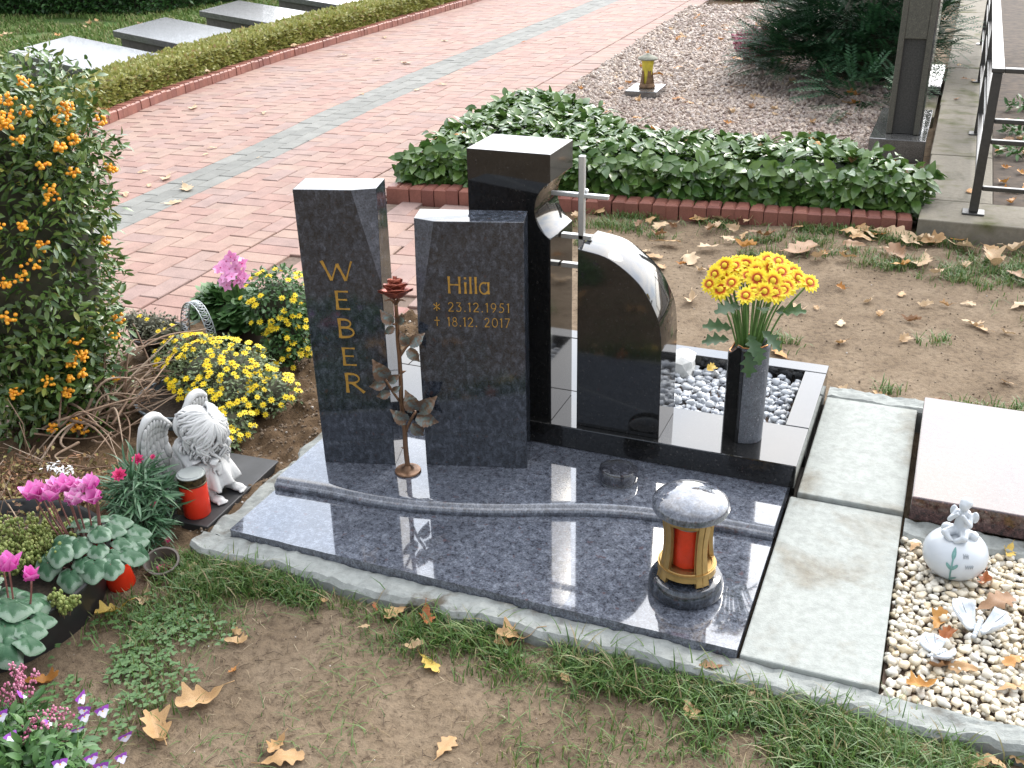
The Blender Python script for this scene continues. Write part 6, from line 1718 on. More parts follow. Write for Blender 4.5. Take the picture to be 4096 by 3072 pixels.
for y in (1.75, 3.6, 5.58): bar('post', -0.021, 0.021, y - .02, y + .02, 0.0095, 0.654); bar('base_plate', -0.05, 0.05, y - 0.045, y + 0.045, 0, 0.009)
bar('post', 1.4, 1.44, -0.02, 0.02, 0.0095, 0.654)
# small green shoots in the raised bed
for (x_, y_, lab) in ((1.98, 4.75, 'nearest'), (2.00, 5.3, 'middle'), (2.03, 6.1, 'farthest')):
    t = thing('seedling', 'small green seedling in the dark bed behind the railing, the %s of three' % lab, 'plant', (x_, y_, 0.085), group='seedlings in the raised bed')
    mb = MB(); clump(mb, 60, (0, 0, 0.03), (0.09, 0.08, 0.05), 0.05, w=0.4, inner=0.3, bottom=-0.2); mb.obj('foliage', DL2, t)

# ------------------------------------------------------------------ far left: sloping tomb slabs, box hedge, lawn, dark hedge
TOP = granite('tomb_granite', (0.07, 0.068, 0.066), (0.12, 0.117, 0.115), (0.18, 0.175, 0.17), (0.06, 0.06, 0.06), sc=2.0, coat=0.1, rough=0.22)
for k, (A, B_, D_, lab) in enumerate((((-6.025, 5.19), (-4.797, 4.99), (-0.21, 0.97), 'nearest sloping granite tomb slab beyond the box hedge'), ((-6.067, 6.546), (-4.847, 6.338), (-0.20, 1.03), 'second sloping granite tomb slab beyond the box hedge, behind the lantern'),
                                 ((-6.261, 8.144), (-5.047, 7.965), (-0.2, 1.02), 'third sloping granite tomb slab beyond the box hedge'), ((-6.43, 9.83), (-5.214, 9.641), (-0.2, 1.03), 'farthest sloping granite tomb slab, at the top edge'))):
    t = thing('tomb_slab', lab, 'tomb slab', (A[0], A[1], 0.0), group=None)
    e = np.array(B_) - A; d = np.array(D_)
    q = [(0, 0, 0.305), (e[0], e[1], 0.205), (e[0] + d[0], e[1] + d[1], 0.205), (d[0], d[1], 0.305)]
    V = q + [(a_, b_, c_ - 0.062) for a_, b_, c_ in q]
    F = [(0, 1, 2, 3), (7, 6, 5, 4), (4, 5, 1, 0), (5, 6, 2, 1), (6, 7, 3, 2), (7, 4, 0, 3)]
    o = MB().add(V, F, 0, False).obj('cover_slab', TOP, t); bev(o, 0.005)
    c_ = np.mean(np.array(q), 0)
    w_ = [tuple(c_ + (np.array(p) - c_) * 0.90) for p in q]
    V = [(a_, b_, z_ - 0.0645) for a_, b_, z_ in w_] + [(a_, b_, -0.02) for a_, b_, z_ in w_]
    MB().add(V, F, 0, False).obj('tomb_wall', plain('tomb_wall_stone', (0.12, 0.105, 0.095), 0.8, 0.25, 30, bmp=0.3), t)
BX = islands('box_leaf', [(0, (0.17, 0.185, 0.035)), (0.5, (0.29, 0.295, 0.07)), (0.9, (0.38, 0.36, 0.12)), (1, (0.30, 0.19, 0.08))], 0.4, transl=0.2)
bh = thing('box_hedge', 'clipped yellow-green box hedge along the left brick kerb', 'hedge', (-4.6, 7.0, 0.0))
lt = dia(0.55)
n_ = 42000; yy = 2.6 + (16 - 2.6) * rng.random(n_) ** 1.35; wz_ = 0.34
u = rng.random(n_); side = rng.random(n_) < 0.5
lx = np.where(side, 0.005 * rng.normal(size=n_), wz_ * u); lz = np.where(side, 0.225 * u, 0.225 + 0.01 * rng.normal(size=n_)) + 0.012 * (vnoise(yy, lx, 14, 31) - 0.5) * 2
lx = lx + np.where(side, 0.03 * (vnoise(yy, lz, 11, 30) - 0.5), 0)
P = np.stack([kerb_x(yy) - 0.135 - lx, yy, lz + 0.01], 1) - (-4.6, 7.0, 0)
xd = np.where(side[:, None], np.array([1, 0, 0.5]), np.array([0, 0, 1])) + rng.normal(0, 0.6, (n_, 3))
mb = MB(); mb.batch(lt[0], lt[1], rot_from(xd, (0.5, -0.4, 0.8)) * (0.026 + 0.0022 * yy)[:, None, None] * rng.uniform(0.8, 1.3, n_)[:, None, None], P, 0)
tag(mb.obj('foliage', BX, bh), kind='stuff')
mb = MB(); ty = np.linspace(2.6, 16, 30); prism(mb, [(kerb_x(y) - 0.15 + 4.6, y - 7) for y in ty] + [(kerb_x(y) - 0.46 + 4.6, y - 7) for y in ty[::-1]], 0.0, 0.208)
mb.obj('stems', plain('box_twigs', (0.075, 0.075, 0.022), 0.9, 0.4, 40), bh)
hl = thing('grave_lantern', 'dark domed lantern with yellow glass behind the box hedge', 'lantern', (-4.86, 5.62, 0.05), 0.3)
DKM = plain('dark_lantern_metal', (0.045, 0.045, 0.048), 0.4, 0.2, 30)
lathe(MB(), [(0.075, 0.17), (0.085, 0.18), (0.085, 0.20), (0.07, 0.215), (0.03, 0.222), (0, 0.223)], 24, cap=False).obj('dome_lid', DKM, hl)
lathe(MB(), [(0.05, 0.02), (0.05, 0.18)], 20).obj('glass', YGL, hl)
for k in range(4):
    a = k * PI / 2; tube(MB(), [(0.068 * math.cos(a), 0.068 * math.sin(a), 0.0), (0.068 * math.cos(a), 0.068 * math.sin(a), 0.175)], 0.015, 8).obj('post', DKM, hl)
lathe(MB(), [(0.09, 0.0), (0.09, 0.02)], 24).obj('foot', DKM, hl)
DH = green('dark_hedge_leaf', (0.016, 0.055, 0.012), (0.045, 0.115, 0.024), 0.45, 0.1)
dh = thing('clipped_hedge', 'tall dark clipped hedge at the upper left corner', 'hedge', (-10.0, 10.6, 0.0))
n_ = 26000; fz = rng.random(n_); f = rng.random(n_)
a_ = np.array([-13.5, 8.6]); b_ = np.array([-8.45, 9.85]); c_ = np.array([-8.1, 12.5])
front = f < 0.72; g = np.where(front, f / 0.72, (f - 0.72) / 0.28)
xy = np.where(front[:, None], a_ + (b_ - a_) * g[:, None], b_ + (c_ - b_) * g[:, None]) + rng.normal(0, .04, (n_, 2))
mb = MB(); mb.batch(lt[0], lt[1], rot_from(rng.normal(0, .6, (n_, 3)) + (0.3, -0.8, 0.3), (0.2, -0.6, 0.8)) * rng.uniform(0.05, 0.085, n_)[:, None, None], np.stack([xy[:, 0] + 10, xy[:, 1] - 10.6, 0.03 + 1.3 * fz], 1), 0)
tag(mb.obj('foliage', DH, dh), kind='stuff')
mb = MB(); prism(mb, [(-13.5 + 10, 8.85 - 10.6), (-8.65 + 10, 10.1 - 10.6), (-8.35 + 10, 12.5 - 10.6), (-13 + 10, 12.5 - 10.6)], 0, 1.27); mb.obj('stems', DARKIN, dh)
th = thing('evergreen_hedge', 'strip of low evergreen hedge crossing the far end of the gravel bed', 'hedge', (-0.7, 13.2, 0.0))
mb = MB(); n_ = 1800
lt2 = leaf_t(1, 0.42, 2, 0.3, 0.2)
mb.batch(lt2[0], lt2[1], rot_from(rng.normal(0, .6, (n_, 3)) + (0, -0.6, 0.4), (0, -0.4, 1)) * rng.uniform(0.08, 0.12, n_)[:, None, None], np.stack([rng.uniform(-0.95, 2.2, n_), rng.uniform(-0.1, 0.5, n_) , rng.uniform(0.02, 0.36, n_)], 1), 0)
tag(mb.obj('foliage', HL, th), kind='stuff')
mb = MB(); box(mb, -0.9, 2.1, 0.05, 0.6, 0, 0.28); mb.obj('stems', DARKIN, th)

# ------------------------------------------------------------------ white jar with seated figure, butterflies
GLZ = plain('white_glaze', (0.50, 0.53, 0.56), 0.30, 0.05, 12, coat=0.4)
wj = thing('ceramic_jar', 'round white ceramic jar with green leaf motif and a seated figure on its lid', 'jar', (1.775, 0.515, 0.030), math.radians(-20)); wj.scale = (1.07, 1.07, 1.09)
pr = [(0.0, 0.0), (0.036, 0.0)] + [(0.071 * math.sin(a) ** 0.9, 0.052 - 0.056 * math.cos(a)) for a in np.linspace(0.62, 2.75, 18)] + [(0.0, 0.106)]
lathe(MB(), pr, 48, cap=False).obj('jar_body', GLZ, wj)
mb = MB()
caps(mb, (0, 0.004, 0.110), (0.0, 0.010, 0.150), 0.018, 0.0155); blob(mb, (0, 0.002, 0.176), (0.0125, 0.013, 0.0145)); blob(mb, (0.001, 0.007, 0.181), (0.0145, 0.0145, 0.014))
for s in (-1, 1):
    caps(mb, (s * 0.008, 0, 0.112), (s * 0.022, -0.030, 0.114), 0.0125, 0.009); caps(mb, (s * 0.022, -0.030, 0.114), (s * 0.006, -0.036, 0.104), 0.008, 0.006)
    caps(mb, (s * 0.014, 0.006, 0.154), (s * 0.023, -0.010, 0.138), 0.007, 0.006); caps(mb, (s * 0.023, -0.010, 0.138), (s * 0.006, -0.016, 0.160), 0.006, 0.0045)
    blob(mb, (s * 0.024, 0.012, 0.150), (0.009, 0.006, 0.015))
caps(mb, (0.03, 0.005, 0.106), (-0.03, 0.004, 0.106), 0.013, 0.013)
remesh(mb.obj('seated_figure', GLZ, wj), 0.0018, 4)
GRN = plain('sea_green_glaze', (0.13, 0.27, 0.25), 0.35, 0.2, 50)
def on_jar(a, z, off=0.0008):
    zz = min(0.098, max(0.008, z)); q = (0.052 - zz) / 0.056; r = 0.071 * math.sqrt(max(0.02, 1 - q * q)) ** 0.9 + off
    return np.array([r * math.sin(a), -r * math.cos(a), zz])
mb = MB()
for (a_, z_), (b_, y_), w_ in (((0.25, 0.012), (0.25, 0.088), 0.003),): tube(mb, [on_jar(a_, z_ + (y_ - z_) * t) for t in np.linspace(0, 1, 10)], 0.0018, 6)
def jar_leaf(a, z, da, dz_, w):
    V = []; F = []
    for i in range(7):
        t = i / 6; ww = w * math.sin(PI * (0.06 + 0.88 * t)) ** 0.8
        for s in (-1, 0, 1): V.append(on_jar(a + da * t + s * ww * (abs(dz_) > 0.008) * 8, z + dz_ * t + s * ww * (abs(dz_) <= 0.008), 0.0012 if s == 0 else 0.0006))
    for i in range(6):
        b = 3 * i; F += [(b, b + 1, b + 4, b + 3), (b + 1, b + 2, b + 5, b + 4)]
    mb.add(V, F)
jar_leaf(0.25, 0.074, 0.0, 0.022, 0.013 / 1.3); jar_leaf(0.25, 0.050, -0.16, 0.016, 0.013 / 1.4); jar_leaf(0.25, 0.050, 0.16, 0.016, 0.013 / 1.4); jar_leaf(0.25, 0.018, 0.18, 0.014, 0.01)
mb.obj('leaf_motif', GRN, wj)
mb = MB()
for (a_, z_, k_) in ((0.58, 0.082, 3), (0.66, 0.060, 4)):
    for i in range(k_): tube(mb, [on_jar(a_ + 0.07 * i, z_ + 0.006), on_jar(a_ + 0.02 + 0.07 * i, z_ - 0.003), on_jar(a_ + 0.05 + 0.07 * i, z_ + 0.004)], 0.0007, 4)
mb.obj('script_mark', plain('grey_glaze_script', (0.25, 0.28, 0.30), 0.4, 0.1, 20), wj)
BFW = concrete('weathered_white', (0.58, 0.61, 0.64), (0.38, 0.41, 0.44), 0.55, coarse=6)
BFD = plain('dark_vein', (0.06, 0.06, 0.07), 0.6, 0.2, 20)
def butterfly(label, loc, rz, s, tilt):
    t = thing('butterfly_ornament', label, 'ornament', loc, rz); t.scale = (s, s, s)
    for sd in (-1, 1):
        V = []; F = []; nU, nV_ = 12, 6
        def wp(u, v):
            L = 0.058 + 0.022 * abs(math.sin(3.1 * u + 0.1)) ** 1.5 + 0.012 * (u < 0.5)
            a = -0.9 + 2.0 * u
            r = 0.006 + L * v; lift = tilt * (0.35 + 0.65 * v) * r
            return np.array([r * math.sin(a) * 1.1, sd * (0.004 + r * math.cos(a) * 0.85), 0.012 + lift + 0.002 * math.sin(14 * u)])
        for i in range(nU + 1):
            for j in range(nV_ + 1): V.append(wp(i / nU, j / nV_))
        m_ = len(V); V += [v_ - np.array([0, 0, 0.013]) for v_ in V]
        for i in range(nU):
            for j in range(nV_):
                a = i * (nV_ + 1) + j; f_ = (a, a + 1, a + nV_ + 2, a + nV_ + 1); F += [f_, tuple(q + m_ for q in f_[::-1])]
        ring = [j for j in range(nV_ + 1)] + [i * (nV_ + 1) + nV_ for i in range(1, nU + 1)] + [nU * (nV_ + 1) + j for j in range(nV_ - 1, -1, -1)] + [i * (nV_ + 1) for i in range(nU - 1, 0, -1)]
        for a, b in zip(ring, ring[1:] + ring[:1]): F.append((b, a, a + m_, b + m_))
        w_ = MB().add(V, F).obj('wing', BFW, t)
        mb = MB()
        for u in (0.12, 0.24, 0.36, 0.48, 0.62): tube(mb, [wp(u, v) + (0, 0, 0.0004) for v in (0.55, 0.8, 0.98)], 0.0008, 5)
        mb.obj('veins', BFD, w_)
    mb = MB(); caps(mb, (-0.045, 0, 0.014), (0.040, 0, 0.018), 0.008, 0.010); mb.obj('body', BFW, t)
butterfly('larger white ceramic butterfly ornament on the beige pebbles', (1.835, 0.290, 0.032), math.radians(78), 0.72, 0.9)
butterfly('smaller white ceramic butterfly ornament with dark veins near the grass edge', (1.755, 0.175, 0.030), math.radians(40), 0.50, 0.6)

# ------------------------------------------------------------------ grass, clover, litter
GR = islands('grass_blade', [(0, (0.048, 0.110, 0.020)), (0.4, (0.078, 0.158, 0.030)), (0.75, (0.110, 0.182, 0.040)), (0.88, (0.18, 0.175, 0.065)), (1, (0.29, 0.22, 0.12))], 0.45, transl=0.3, grain=0.1)
def blades(mb, P, h, w, bend=0.6):
    n = len(P); a = rng.uniform(0, 2 * PI, n); d = np.stack([np.cos(a), np.sin(a), np.zeros(n)], 1); s = np.stack([-np.sin(a), np.cos(a), np.zeros(n)], 1)
    hh = h * rng.uniform(0.5, 1.25, n); b = bend * rng.uniform(0.2, 1.6, n); w_ = w * rng.uniform(0.7, 1.3, n)
    P = np.asarray(P); V = np.empty((n, 7, 3))
    for j, t in enumerate((0, 0.4, 0.75)):
        c0 = P + d * (b * hh * t * t)[:, None] + np.array([0, 0, 1.0]) * (hh * t * (1 - 0.28 * np.minimum(1.5, b) * t))[:, None]
        k = w_ * (1 - 0.45 * t) * 0.5
        V[:, 2 * j] = c0 - s * k[:, None]; V[:, 2 * j + 1] = c0 + s * k[:, None]
    V[:, 6] = P + d * (b * hh)[:, None] + np.array([0, 0, 1.0]) * (hh * (1 - 0.36 * np.minimum(1.9, b)))[:, None]
    F = [(0, 1, 3, 2), (2, 3, 5, 4), (4, 5, 6)]
    flat = np.array([0, 1, 3, 2, 2, 3, 5, 4, 4, 5, 6]); sz = np.array([4, 4, 3])
    mb.l.append((flat[None] + (np.arange(n) * 7)[:, None] + mb.c).ravel()); mb.n.append(np.tile(sz, n)); mb.m.append(np.zeros(3 * n, int)); mb.s.append(np.ones(3 * n, bool))
    mb.v.append(V.reshape(-1, 3)); mb.c += 7 * n
def scatter(n, blobs, clear=None):
    """points from gaussian-edged ellipses (x, y, rx, ry, density)"""
    out = []; tot = sum(b[2] * b[3] * b[4] for b in blobs)
    for (x, y, rx, ry, dn) in blobs:
        k = int(n * rx * ry * dn / tot); a = rng.uniform(0, 2 * PI, k); r = np.sqrt(rng.random(k)) * (1 + 0.22 * rng.normal(size=k))
        out.append(np.stack([x + rx * r * np.cos(a), y + ry * r * np.sin(a)], 1))
    P = np.concatenate(out); q = vnoise(P[:, 0], P[:, 1], 9, 41) + 0.6 * vnoise(P[:, 0], P[:, 1], 26, 42)
    P = P[q > 0.50 + 0.45 * rng.random(len(P))]
    if clear is not None: P = P[clear(P[:, 0], P[:, 1])]
    return P
def clear_front(x, y): return ((y < -0.052) | (x < -0.095) | ((y > 1.42) & (x > 0))) & ~((x < -0.09) & (y > -0.03) & (y < 1.6)) & ~(((x + 0.415) ** 2 + (y + 0.43) ** 2 < 0.285 ** 2))
mb = MB()
FB = [(0.03, -0.15, 0.13, 0.08, 4.2), (0.17, -0.115, 0.12, 0.05, 3.8), (-0.06, -0.11, 0.05, 0.04, 3.5), (0.34, -0.115, 0.12, 0.03, 1.3), (0.52, -0.12, 0.10, 0.03, 1.2), (0.64, -0.13, 0.10, 0.04, 1.6), (0.80, -0.12, 0.12, 0.05, 2.4), (0.98, -0.125, 0.14, 0.06, 2.6), (1.14, -0.12, 0.12, 0.055, 2.4),
      (1.32, -0.12, 0.14, 0.06, 2.4), (1.52, -0.11, 0.14, 0.06, 2.6), (1.70, -0.11, 0.16, 0.07, 4.2), (1.90, -0.12, 0.18, 0.09, 4.6), (2.1, -0.13, 0.15, 0.1, 3.6), (1.80, -0.20, 0.20, 0.08, 3.6), (1.60, -0.18, 0.16, 0.06, 2.6), (1.36, -0.08, 0.3, 0.02, 3.0), (0.9, -0.075, 0.3, 0.015, 2.0), (1.42, -0.22, 0.16, 0.06, 1.2), (1.66, -0.26, 0.20, 0.09, 1.7), (1.88, -0.26, 0.2, 0.12, 1.9), (1.55, -0.36, 0.22, 0.07, 0.7), (1.2, -0.28, 0.2, 0.05, 0.35), (1.15, -0.40, 0.25, 0.06, 0.35),
      (0.0, -0.33, 0.11, 0.12, 1.0), (0.12, -0.28, 0.10, 0.08, 0.9), (0.05, -0.48, 0.12, 0.12, 0.6), (0.2, -0.55, 0.1, 0.1, 0.35), (0.36, -0.16, 0.2, 0.05, 0.5), (0.7, -0.18, 0.2, 0.06, 0.6), (0.9, -0.19, 0.22, 0.06, 0.6)]
P = scatter(30000, FB, clear_front); P = np.column_stack([P, mound(P[:, 0], P[:, 1]) - 0.002]); blades(mb, P, 0.042, 0.0030, 0.7)
P = scatter(3600, FB[:20], lambda x, y: clear_front(x, y) & (x > 0.03)); P = np.column_stack([P, mound(P[:, 0], P[:, 1]) - 0.002]); blades(mb, P, 0.075, 0.0034, 0.9)
# sparse withered blades lying on the trampled soil
m = 4200; P = np.stack([rng.uniform(-0.1, 2.1, m), -0.10 - 0.60 * rng.random(m) ** 2.6], 1); P = P[vnoise(P[:, 0], P[:, 1], 5, 44) > 0.42 + 0.2 * rng.random(m)]; P = np.column_stack([P, mound(P[:, 0], P[:, 1])]); blades(mb, P, 0.022, 0.0022, 2.2)
BB = [(0.2, 3.22, 0.35, 0.07, 1.6), (0.7, 3.25, 0.35, 0.08, 1.8), (1.15, 3.28, 0.3, 0.08, 1.8), (1.5, 3.25, 0.25, 0.08, 1.6), (0.12, 3.02, 0.22, 0.10, 1.4), (0.35, 2.92, 0.12, 0.05, 0.9), (0.95, 3.05, 0.3, 0.10, 1.5), (0.98, 2.82, 0.16, 0.16, 1.8), (1.0, 2.62, 0.10, 0.10, 1.2), (1.32, 2.9, 0.2, 0.12, 1.3), (1.58, 2.86, 0.22, 0.10, 2.0), (1.72, 2.72, 0.16, 0.08, 1.9), (2.05, 2.9, 0.25, 0.14, 2.0), (1.95, 3.1, 0.3, 0.1, 1.8),
      (0.72, 2.95, 0.08, 0.06, 0.9), (1.15, 1.82, 0.07, 0.07, 1.7), (1.9, 1.53, 0.14, 0.05, 1.8), (1.55, 1.55, 0.05, 0.03, 1.5), (1.7, 2.08, 0.04, 0.04, 1.2), (1.65, 2.02, 0.05, 0.03, 0.9), (0.5, 2.36, 0.04, 0.04, .5), (0.68, 1.62, 0.06, 0.05, 1.2), (0.05, 2.72, 0.05, 0.05, 1.0), (2.4, 2.6, 0.4, 0.4, 1.2)]
P = scatter(15000, BB, lambda x, y: (y < 3.36 + 0.1 * (x - 1.5)) & (x > -0.2)); P = np.column_stack([P, mound(P[:, 0], P[:, 1]) - 0.002]); blades(mb, P, 0.048, 0.0042, 0.8)
tag(mb.obj('grass', GR), kind='stuff')
# lawn beyond the box hedge
mb = MB(); m = 60000; P = np.stack([rng.uniform(-12, -4.75, m), 4.2 + 9 * rng.random(m) ** 1.1, np.full(m, -0.012)], 1); q = vnoise(P[:, 0], P[:, 1], 1.6, 45) + 0.5 * vnoise(P[:, 0], P[:, 1], 5, 46); P = P[q > 0.58]
blades(mb, P, 0.075, 0.018, 0.6); tag(mb.obj('lawn_grass', islands('lawn_blade', [(0, (0.075, 0.135, 0.03)), (0.6, (0.13, 0.20, 0.05)), (1, (0.25, 0.23, 0.11))], 0.6, transl=0.25, spec=0.2)), kind='stuff')
CLV = green('clover_leaf', (0.06, 0.13, 0.04), (0.12, 0.21, 0.075), 0.5, 0.2)
mb = MB(); P = scatter(1000, [(0.02, -0.36, 0.13, 0.10, 1.4), (0.10, -0.30, 0.12, 0.07, 1.2), (0.02, -0.52, 0.14, 0.12, 1.7), (0.14, -0.50, 0.10, 0.10, 1.2), (0.12, -0.66, 0.12, 0.06, 1.0), (0.17, -0.12, 0.08, 0.03, 1.2), (0.30, -0.12, 0.06, 0.02, 1.0), (0.9, -0.13, 0.1, 0.04, 0.4), (1.40, -0.13, 0.12, 0.04, 1.0), (1.72, -0.02, .05, .03, .6)], lambda x, y: (y < -0.07) & ~((x + 0.415) ** 2 + (y + 0.43) ** 2 < 0.285 ** 2))
for k in range(3):
    a = rng.uniform(0, 2 * PI) + k * 2 * PI / 3
    tv, tf = leaf_t(1, 1.0, 4, 0.10, 0.12, 0.62); n_ = len(P); aa = vnoise(P[:, 0], P[:, 1], 90, 47) * 6 + k * 2 * PI / 3
    mb.batch(tv, tf, rot_from(np.stack([np.cos(aa), np.sin(aa), np.full(n_, 0.12)], 1)) * (0.0055 + 0.0035 * vnoise(P[:, 0], P[:, 1], 60, 48))[:, None, None], np.column_stack([P, mound(P[:, 0], P[:, 1]) + 0.012 + 0.012 * vnoise(P[:, 0], P[:, 1], 70, 49)]), 0)
tag(mb.obj('clover', CLV), kind='stuff')
# crumbs of soil, grit, bits of straw
mb = MB(); m = 2200; P = np.stack([rng.uniform(-0.15, 2.2, m), rng.uniform(-0.98, -0.09, m)], 1); sc = rng.uniform(0.0008, 0.0022, m)
mb.batch(ICO1[0], ICO1[1], rot_from(rand_unit(m)) * sc[:, None, None], np.column_stack([P, mound(P[:, 0], P[:, 1]) + 0.001]), 0, False)
m = 3000; P = np.stack([rng.uniform(-0.55, -0.08, m), rng.uniform(0.0, 1.6, m)], 1); sc = rng.uniform(0.0015, 0.007, m) * rng.uniform(0.5, 1, m)
mb.batch(ICO1[0] * (1 + rng.normal(0, .15, (len(ICO1[0]), 1))), ICO1[1], rot_from(rand_unit(m)) * sc[:, None, None], np.column_stack([P, mound(P[:, 0], P[:, 1]) + 0.001]), 0, False)
m = 900; P = np.stack([rng.uniform(-0.2, 2.4, m), rng.uniform(1.42, 3.3, m)], 1); P = P[P[:, 0] > 0]; m = len(P); sc = rng.uniform(0.0015, 0.005, m)
mb.batch(ICO1[0], ICO1[1], rot_from(rand_unit(m)) * sc[:, None, None], np.column_stack([P, mound(P[:, 0], P[:, 1]) + 0.001]), 0, False)
tag(mb.obj('soil_crumbs', islands('soil_crumb', [(0, (0.09, 0.062, 0.040)), (0.6, (0.17, 0.125, 0.085)), (0.95, (0.22, 0.17, 0.125)), (1, (0.55, 0.52, 0.48))], 0.95)), kind='stuff')
mb = MB(); m = 2300
for i in range(m):
    p = np.array([rng.uniform(0.0, 2.1), rng.uniform(-0.95, -0.1), 0.004]); p[2] += float(mound(p[0:1], p[1:2])[0]); a = rng.uniform(0, PI); L = rng.uniform(0.006, 0.03); d = np.array([math.cos(a), math.sin(a), 0.05])
    tube(mb, [p - d * L / 2, p + (0, 0, 0.001), p + d * L / 2 + rng.normal(0, .001, 3)], 0.00075, 3, cap=False)
tag(mb.obj('straw_bits', islands('straw', [(0, (0.06, 0.038, 0.024)), (0.5, (0.11, 0.072, 0.045)), (0.75, (0.25, 0.18, 0.10)), (1, (0.44, 0.36, 0.24))], 0.8)), kind='stuff')

# ------------------------------------------------------------------ fallen oak leaves
def oak_mat(name, a, b):
    m, t, bs = new_mat(name)
    r = ramp(t, [(0, a), (1, b)]); o = t.nodes.new('ShaderNodeObjectInfo'); t.links.new(o.outputs['Random'], r.inputs[0])
    n = noise(t, 60, 4); r2 = ramp(t, [(0.3, (0.70, 0.66, 0.6)), (0.55, (1, 1, 1)), (0.75, (1.15, 1.15, 1.15))]); t.links.new(n.outputs[0], r2.inputs[0])
    c = mixc(t, r.outputs[0], r2.outputs[0], fac=1.0, mode='MULTIPLY'); t.links.new(c, bs.inputs['Base Color']); setp(bs, rough=0.55)
    tr = t.nodes.new('ShaderNodeBsdfTranslucent'); t.links.new(c, tr.inputs['Color']); mx = t.nodes.new('ShaderNodeMixShader'); mx.inputs[0].default_value = 0.15
    t.links.new(bs.outputs[0], mx.inputs[1]); t.links.new(tr.outputs[0], mx.inputs[2]); t.links.new(mx.outputs[0], t.nodes['Material Output'].inputs[0])
    bump(t, bs, n.outputs[0], 0.2, 0.002)
    return m
OAKM = {'tan': oak_mat('tan_oak_leaf', (0.40, 0.235, 0.10), (0.50, 0.32, 0.155)), 'pale': oak_mat('pale_oak_leaf', (0.47, 0.32, 0.18), (0.54, 0.40, 0.25)), 'orange': oak_mat('orange_oak_leaf', (0.42, 0.17, 0.035), (0.50, 0.25, 0.06)),
        'brown': oak_mat('brown_oak_leaf', (0.21, 0.105, 0.045), (0.29, 0.16, 0.075)), 'yellow': oak_mat('yellow_oak_leaf', (0.55, 0.38, 0.07), (0.60, 0.42, 0.10)), 'rust': oak_mat('rust_oak_leaf', (0.34, 0.10, 0.03), (0.42, 0.15, 0.05))}
def oak_leaf(curl, crumple, seed):
    n, cols = 22, 7; V = []; F = []
    for i in range(n + 1):
        t = i / n
        env = (math.sin(PI * (t * 0.90 + 0.06)) ** 0.85) * (0.55 + 0.65 * t) * 0.36
        lob = 1 - 0.42 * (0.5 + 0.5 * math.cos(2 * PI * 3.6 * t + 0.6)) * (0.4 if t > 0.93 else 1)
        for j in range(cols):
            s = (j / (cols - 1) - 0.5) * 2
            w = env * (lob * (0.94 + 0.12 * math.sin(seed + 5 * t + s)))
            y = s * w; x = t - 0.5 + abs(s) * w * 0.30
            z = curl * (y * y * 2.2 + 0.9 * (x * x)) + crumple * (math.sin(9 * x + 3 * y + seed) * 0.045 + 0.03 * math.sin(17 * y + seed * 2)) + 0.05 * abs(s) * w * 4 * crumple
            V.append((x, y, z))
    for i in range(n):
        for j in range(cols - 1):
            a = i * cols + j; F.append((a + cols, a + cols + 1, a + 1, a))
    mb = MB().add(V, F); tube(mb, [(-0.5, 0, V[3][2]), (-0.62, 0.01, V[3][2] + 0.01), (-0.72, 0.03, V[3][2] + 0.03)], 0.012, 4)
    mb.v = [np.concatenate(mb.v) - (0, 0, np.concatenate(mb.v)[:, 2].min())]
    return mb
OAKT = [oak_leaf(c_, k_, s_) for c_, k_, s_ in ((0.25, 0.5, 0.3), (-0.35, 0.7, 1.9), (0.6, 1.0, 3.3), (-0.2, 0.5, 4.8), (0.9, 1.2, 6.1))]
OAKV = {}
def oak(kind, var):
    if (kind, var) not in OAKV: OAKV[(kind, var)] = OAKT[var].mesh('oak_leaf', OAKM[kind])
    return OAKV[(kind, var)]
def put_leaf(x, y, s, z, kind, label, group, var=None, flat=0.22):
    var = int(rng.integers(5)) if var is None else var
    a = rng.uniform(0, 2 * PI); up_ = np.array([rng.normal(0, flat), rng.normal(0, flat), 1.0])
    o = link('oak_leaf', oak(kind, var), mat=M4(rot_from([(math.cos(a), math.sin(a), 0)], up_)[0] * s, (x, y, z)))
    return tag(o, label, 'leaf', group)
L1 = [(0.292, -0.516, 0.098), (0.261, -0.63, 0.102), (0.696, -0.227, 0.071), (0.645, -0.196, 0.044), (0.55, -0.594, 0.081), (0.518, -0.566, 0.051), (0.841, -0.441, 0.06), (0.083, -0.294, 0.06), (-0.027, -0.147, 0.05), (0.244, -0.323, 0.052), (0.219, -0.288, 0.035), (0.298, -0.407, 0.028), (-0.058, -0.274, 0.056), (-0.085, -0.591, 0.07), (-0.008, -0.36, 0.036), (0.547, -0.095, 0.069), (0.627, -0.097, 0.068), (0.856, -0.083, 0.089), (0.84, -0.118, 0.049), (1.282, -0.165, 0.057), (1.405, -0.086, 0.069), (1.299, -0.044, 0.049), (1.002, -0.166, 0.037), (1.133, -0.128, 0.027), (1.693, -0.091, 0.095), (1.726, -0.122, 0.063), (1.801, -0.12, 0.063), (1.843, -0.116, 0.053), (1.912, -0.06, 0.049), (1.877, -0.091, 0.043), (0.358, -0.123, 0.026), (0.501, -0.177, 0.029), (0.492, -0.101, 0.026), (-0.099, -0.344, 0.074)]
K1 = ['tan', 'tan', 'yellow', 'pale', 'tan', 'tan', 'tan', 'pale', 'pale', 'tan', 'tan', 'orange', 'pale', 'orange', 'tan', 'tan', 'rust', 'tan', 'tan', 'tan', 'pale', 'brown', 'tan', 'brown', 'pale', 'brown', 'tan', 'tan', 'tan', 'tan', 'tan', 'pale', 'rust', 'yellow']
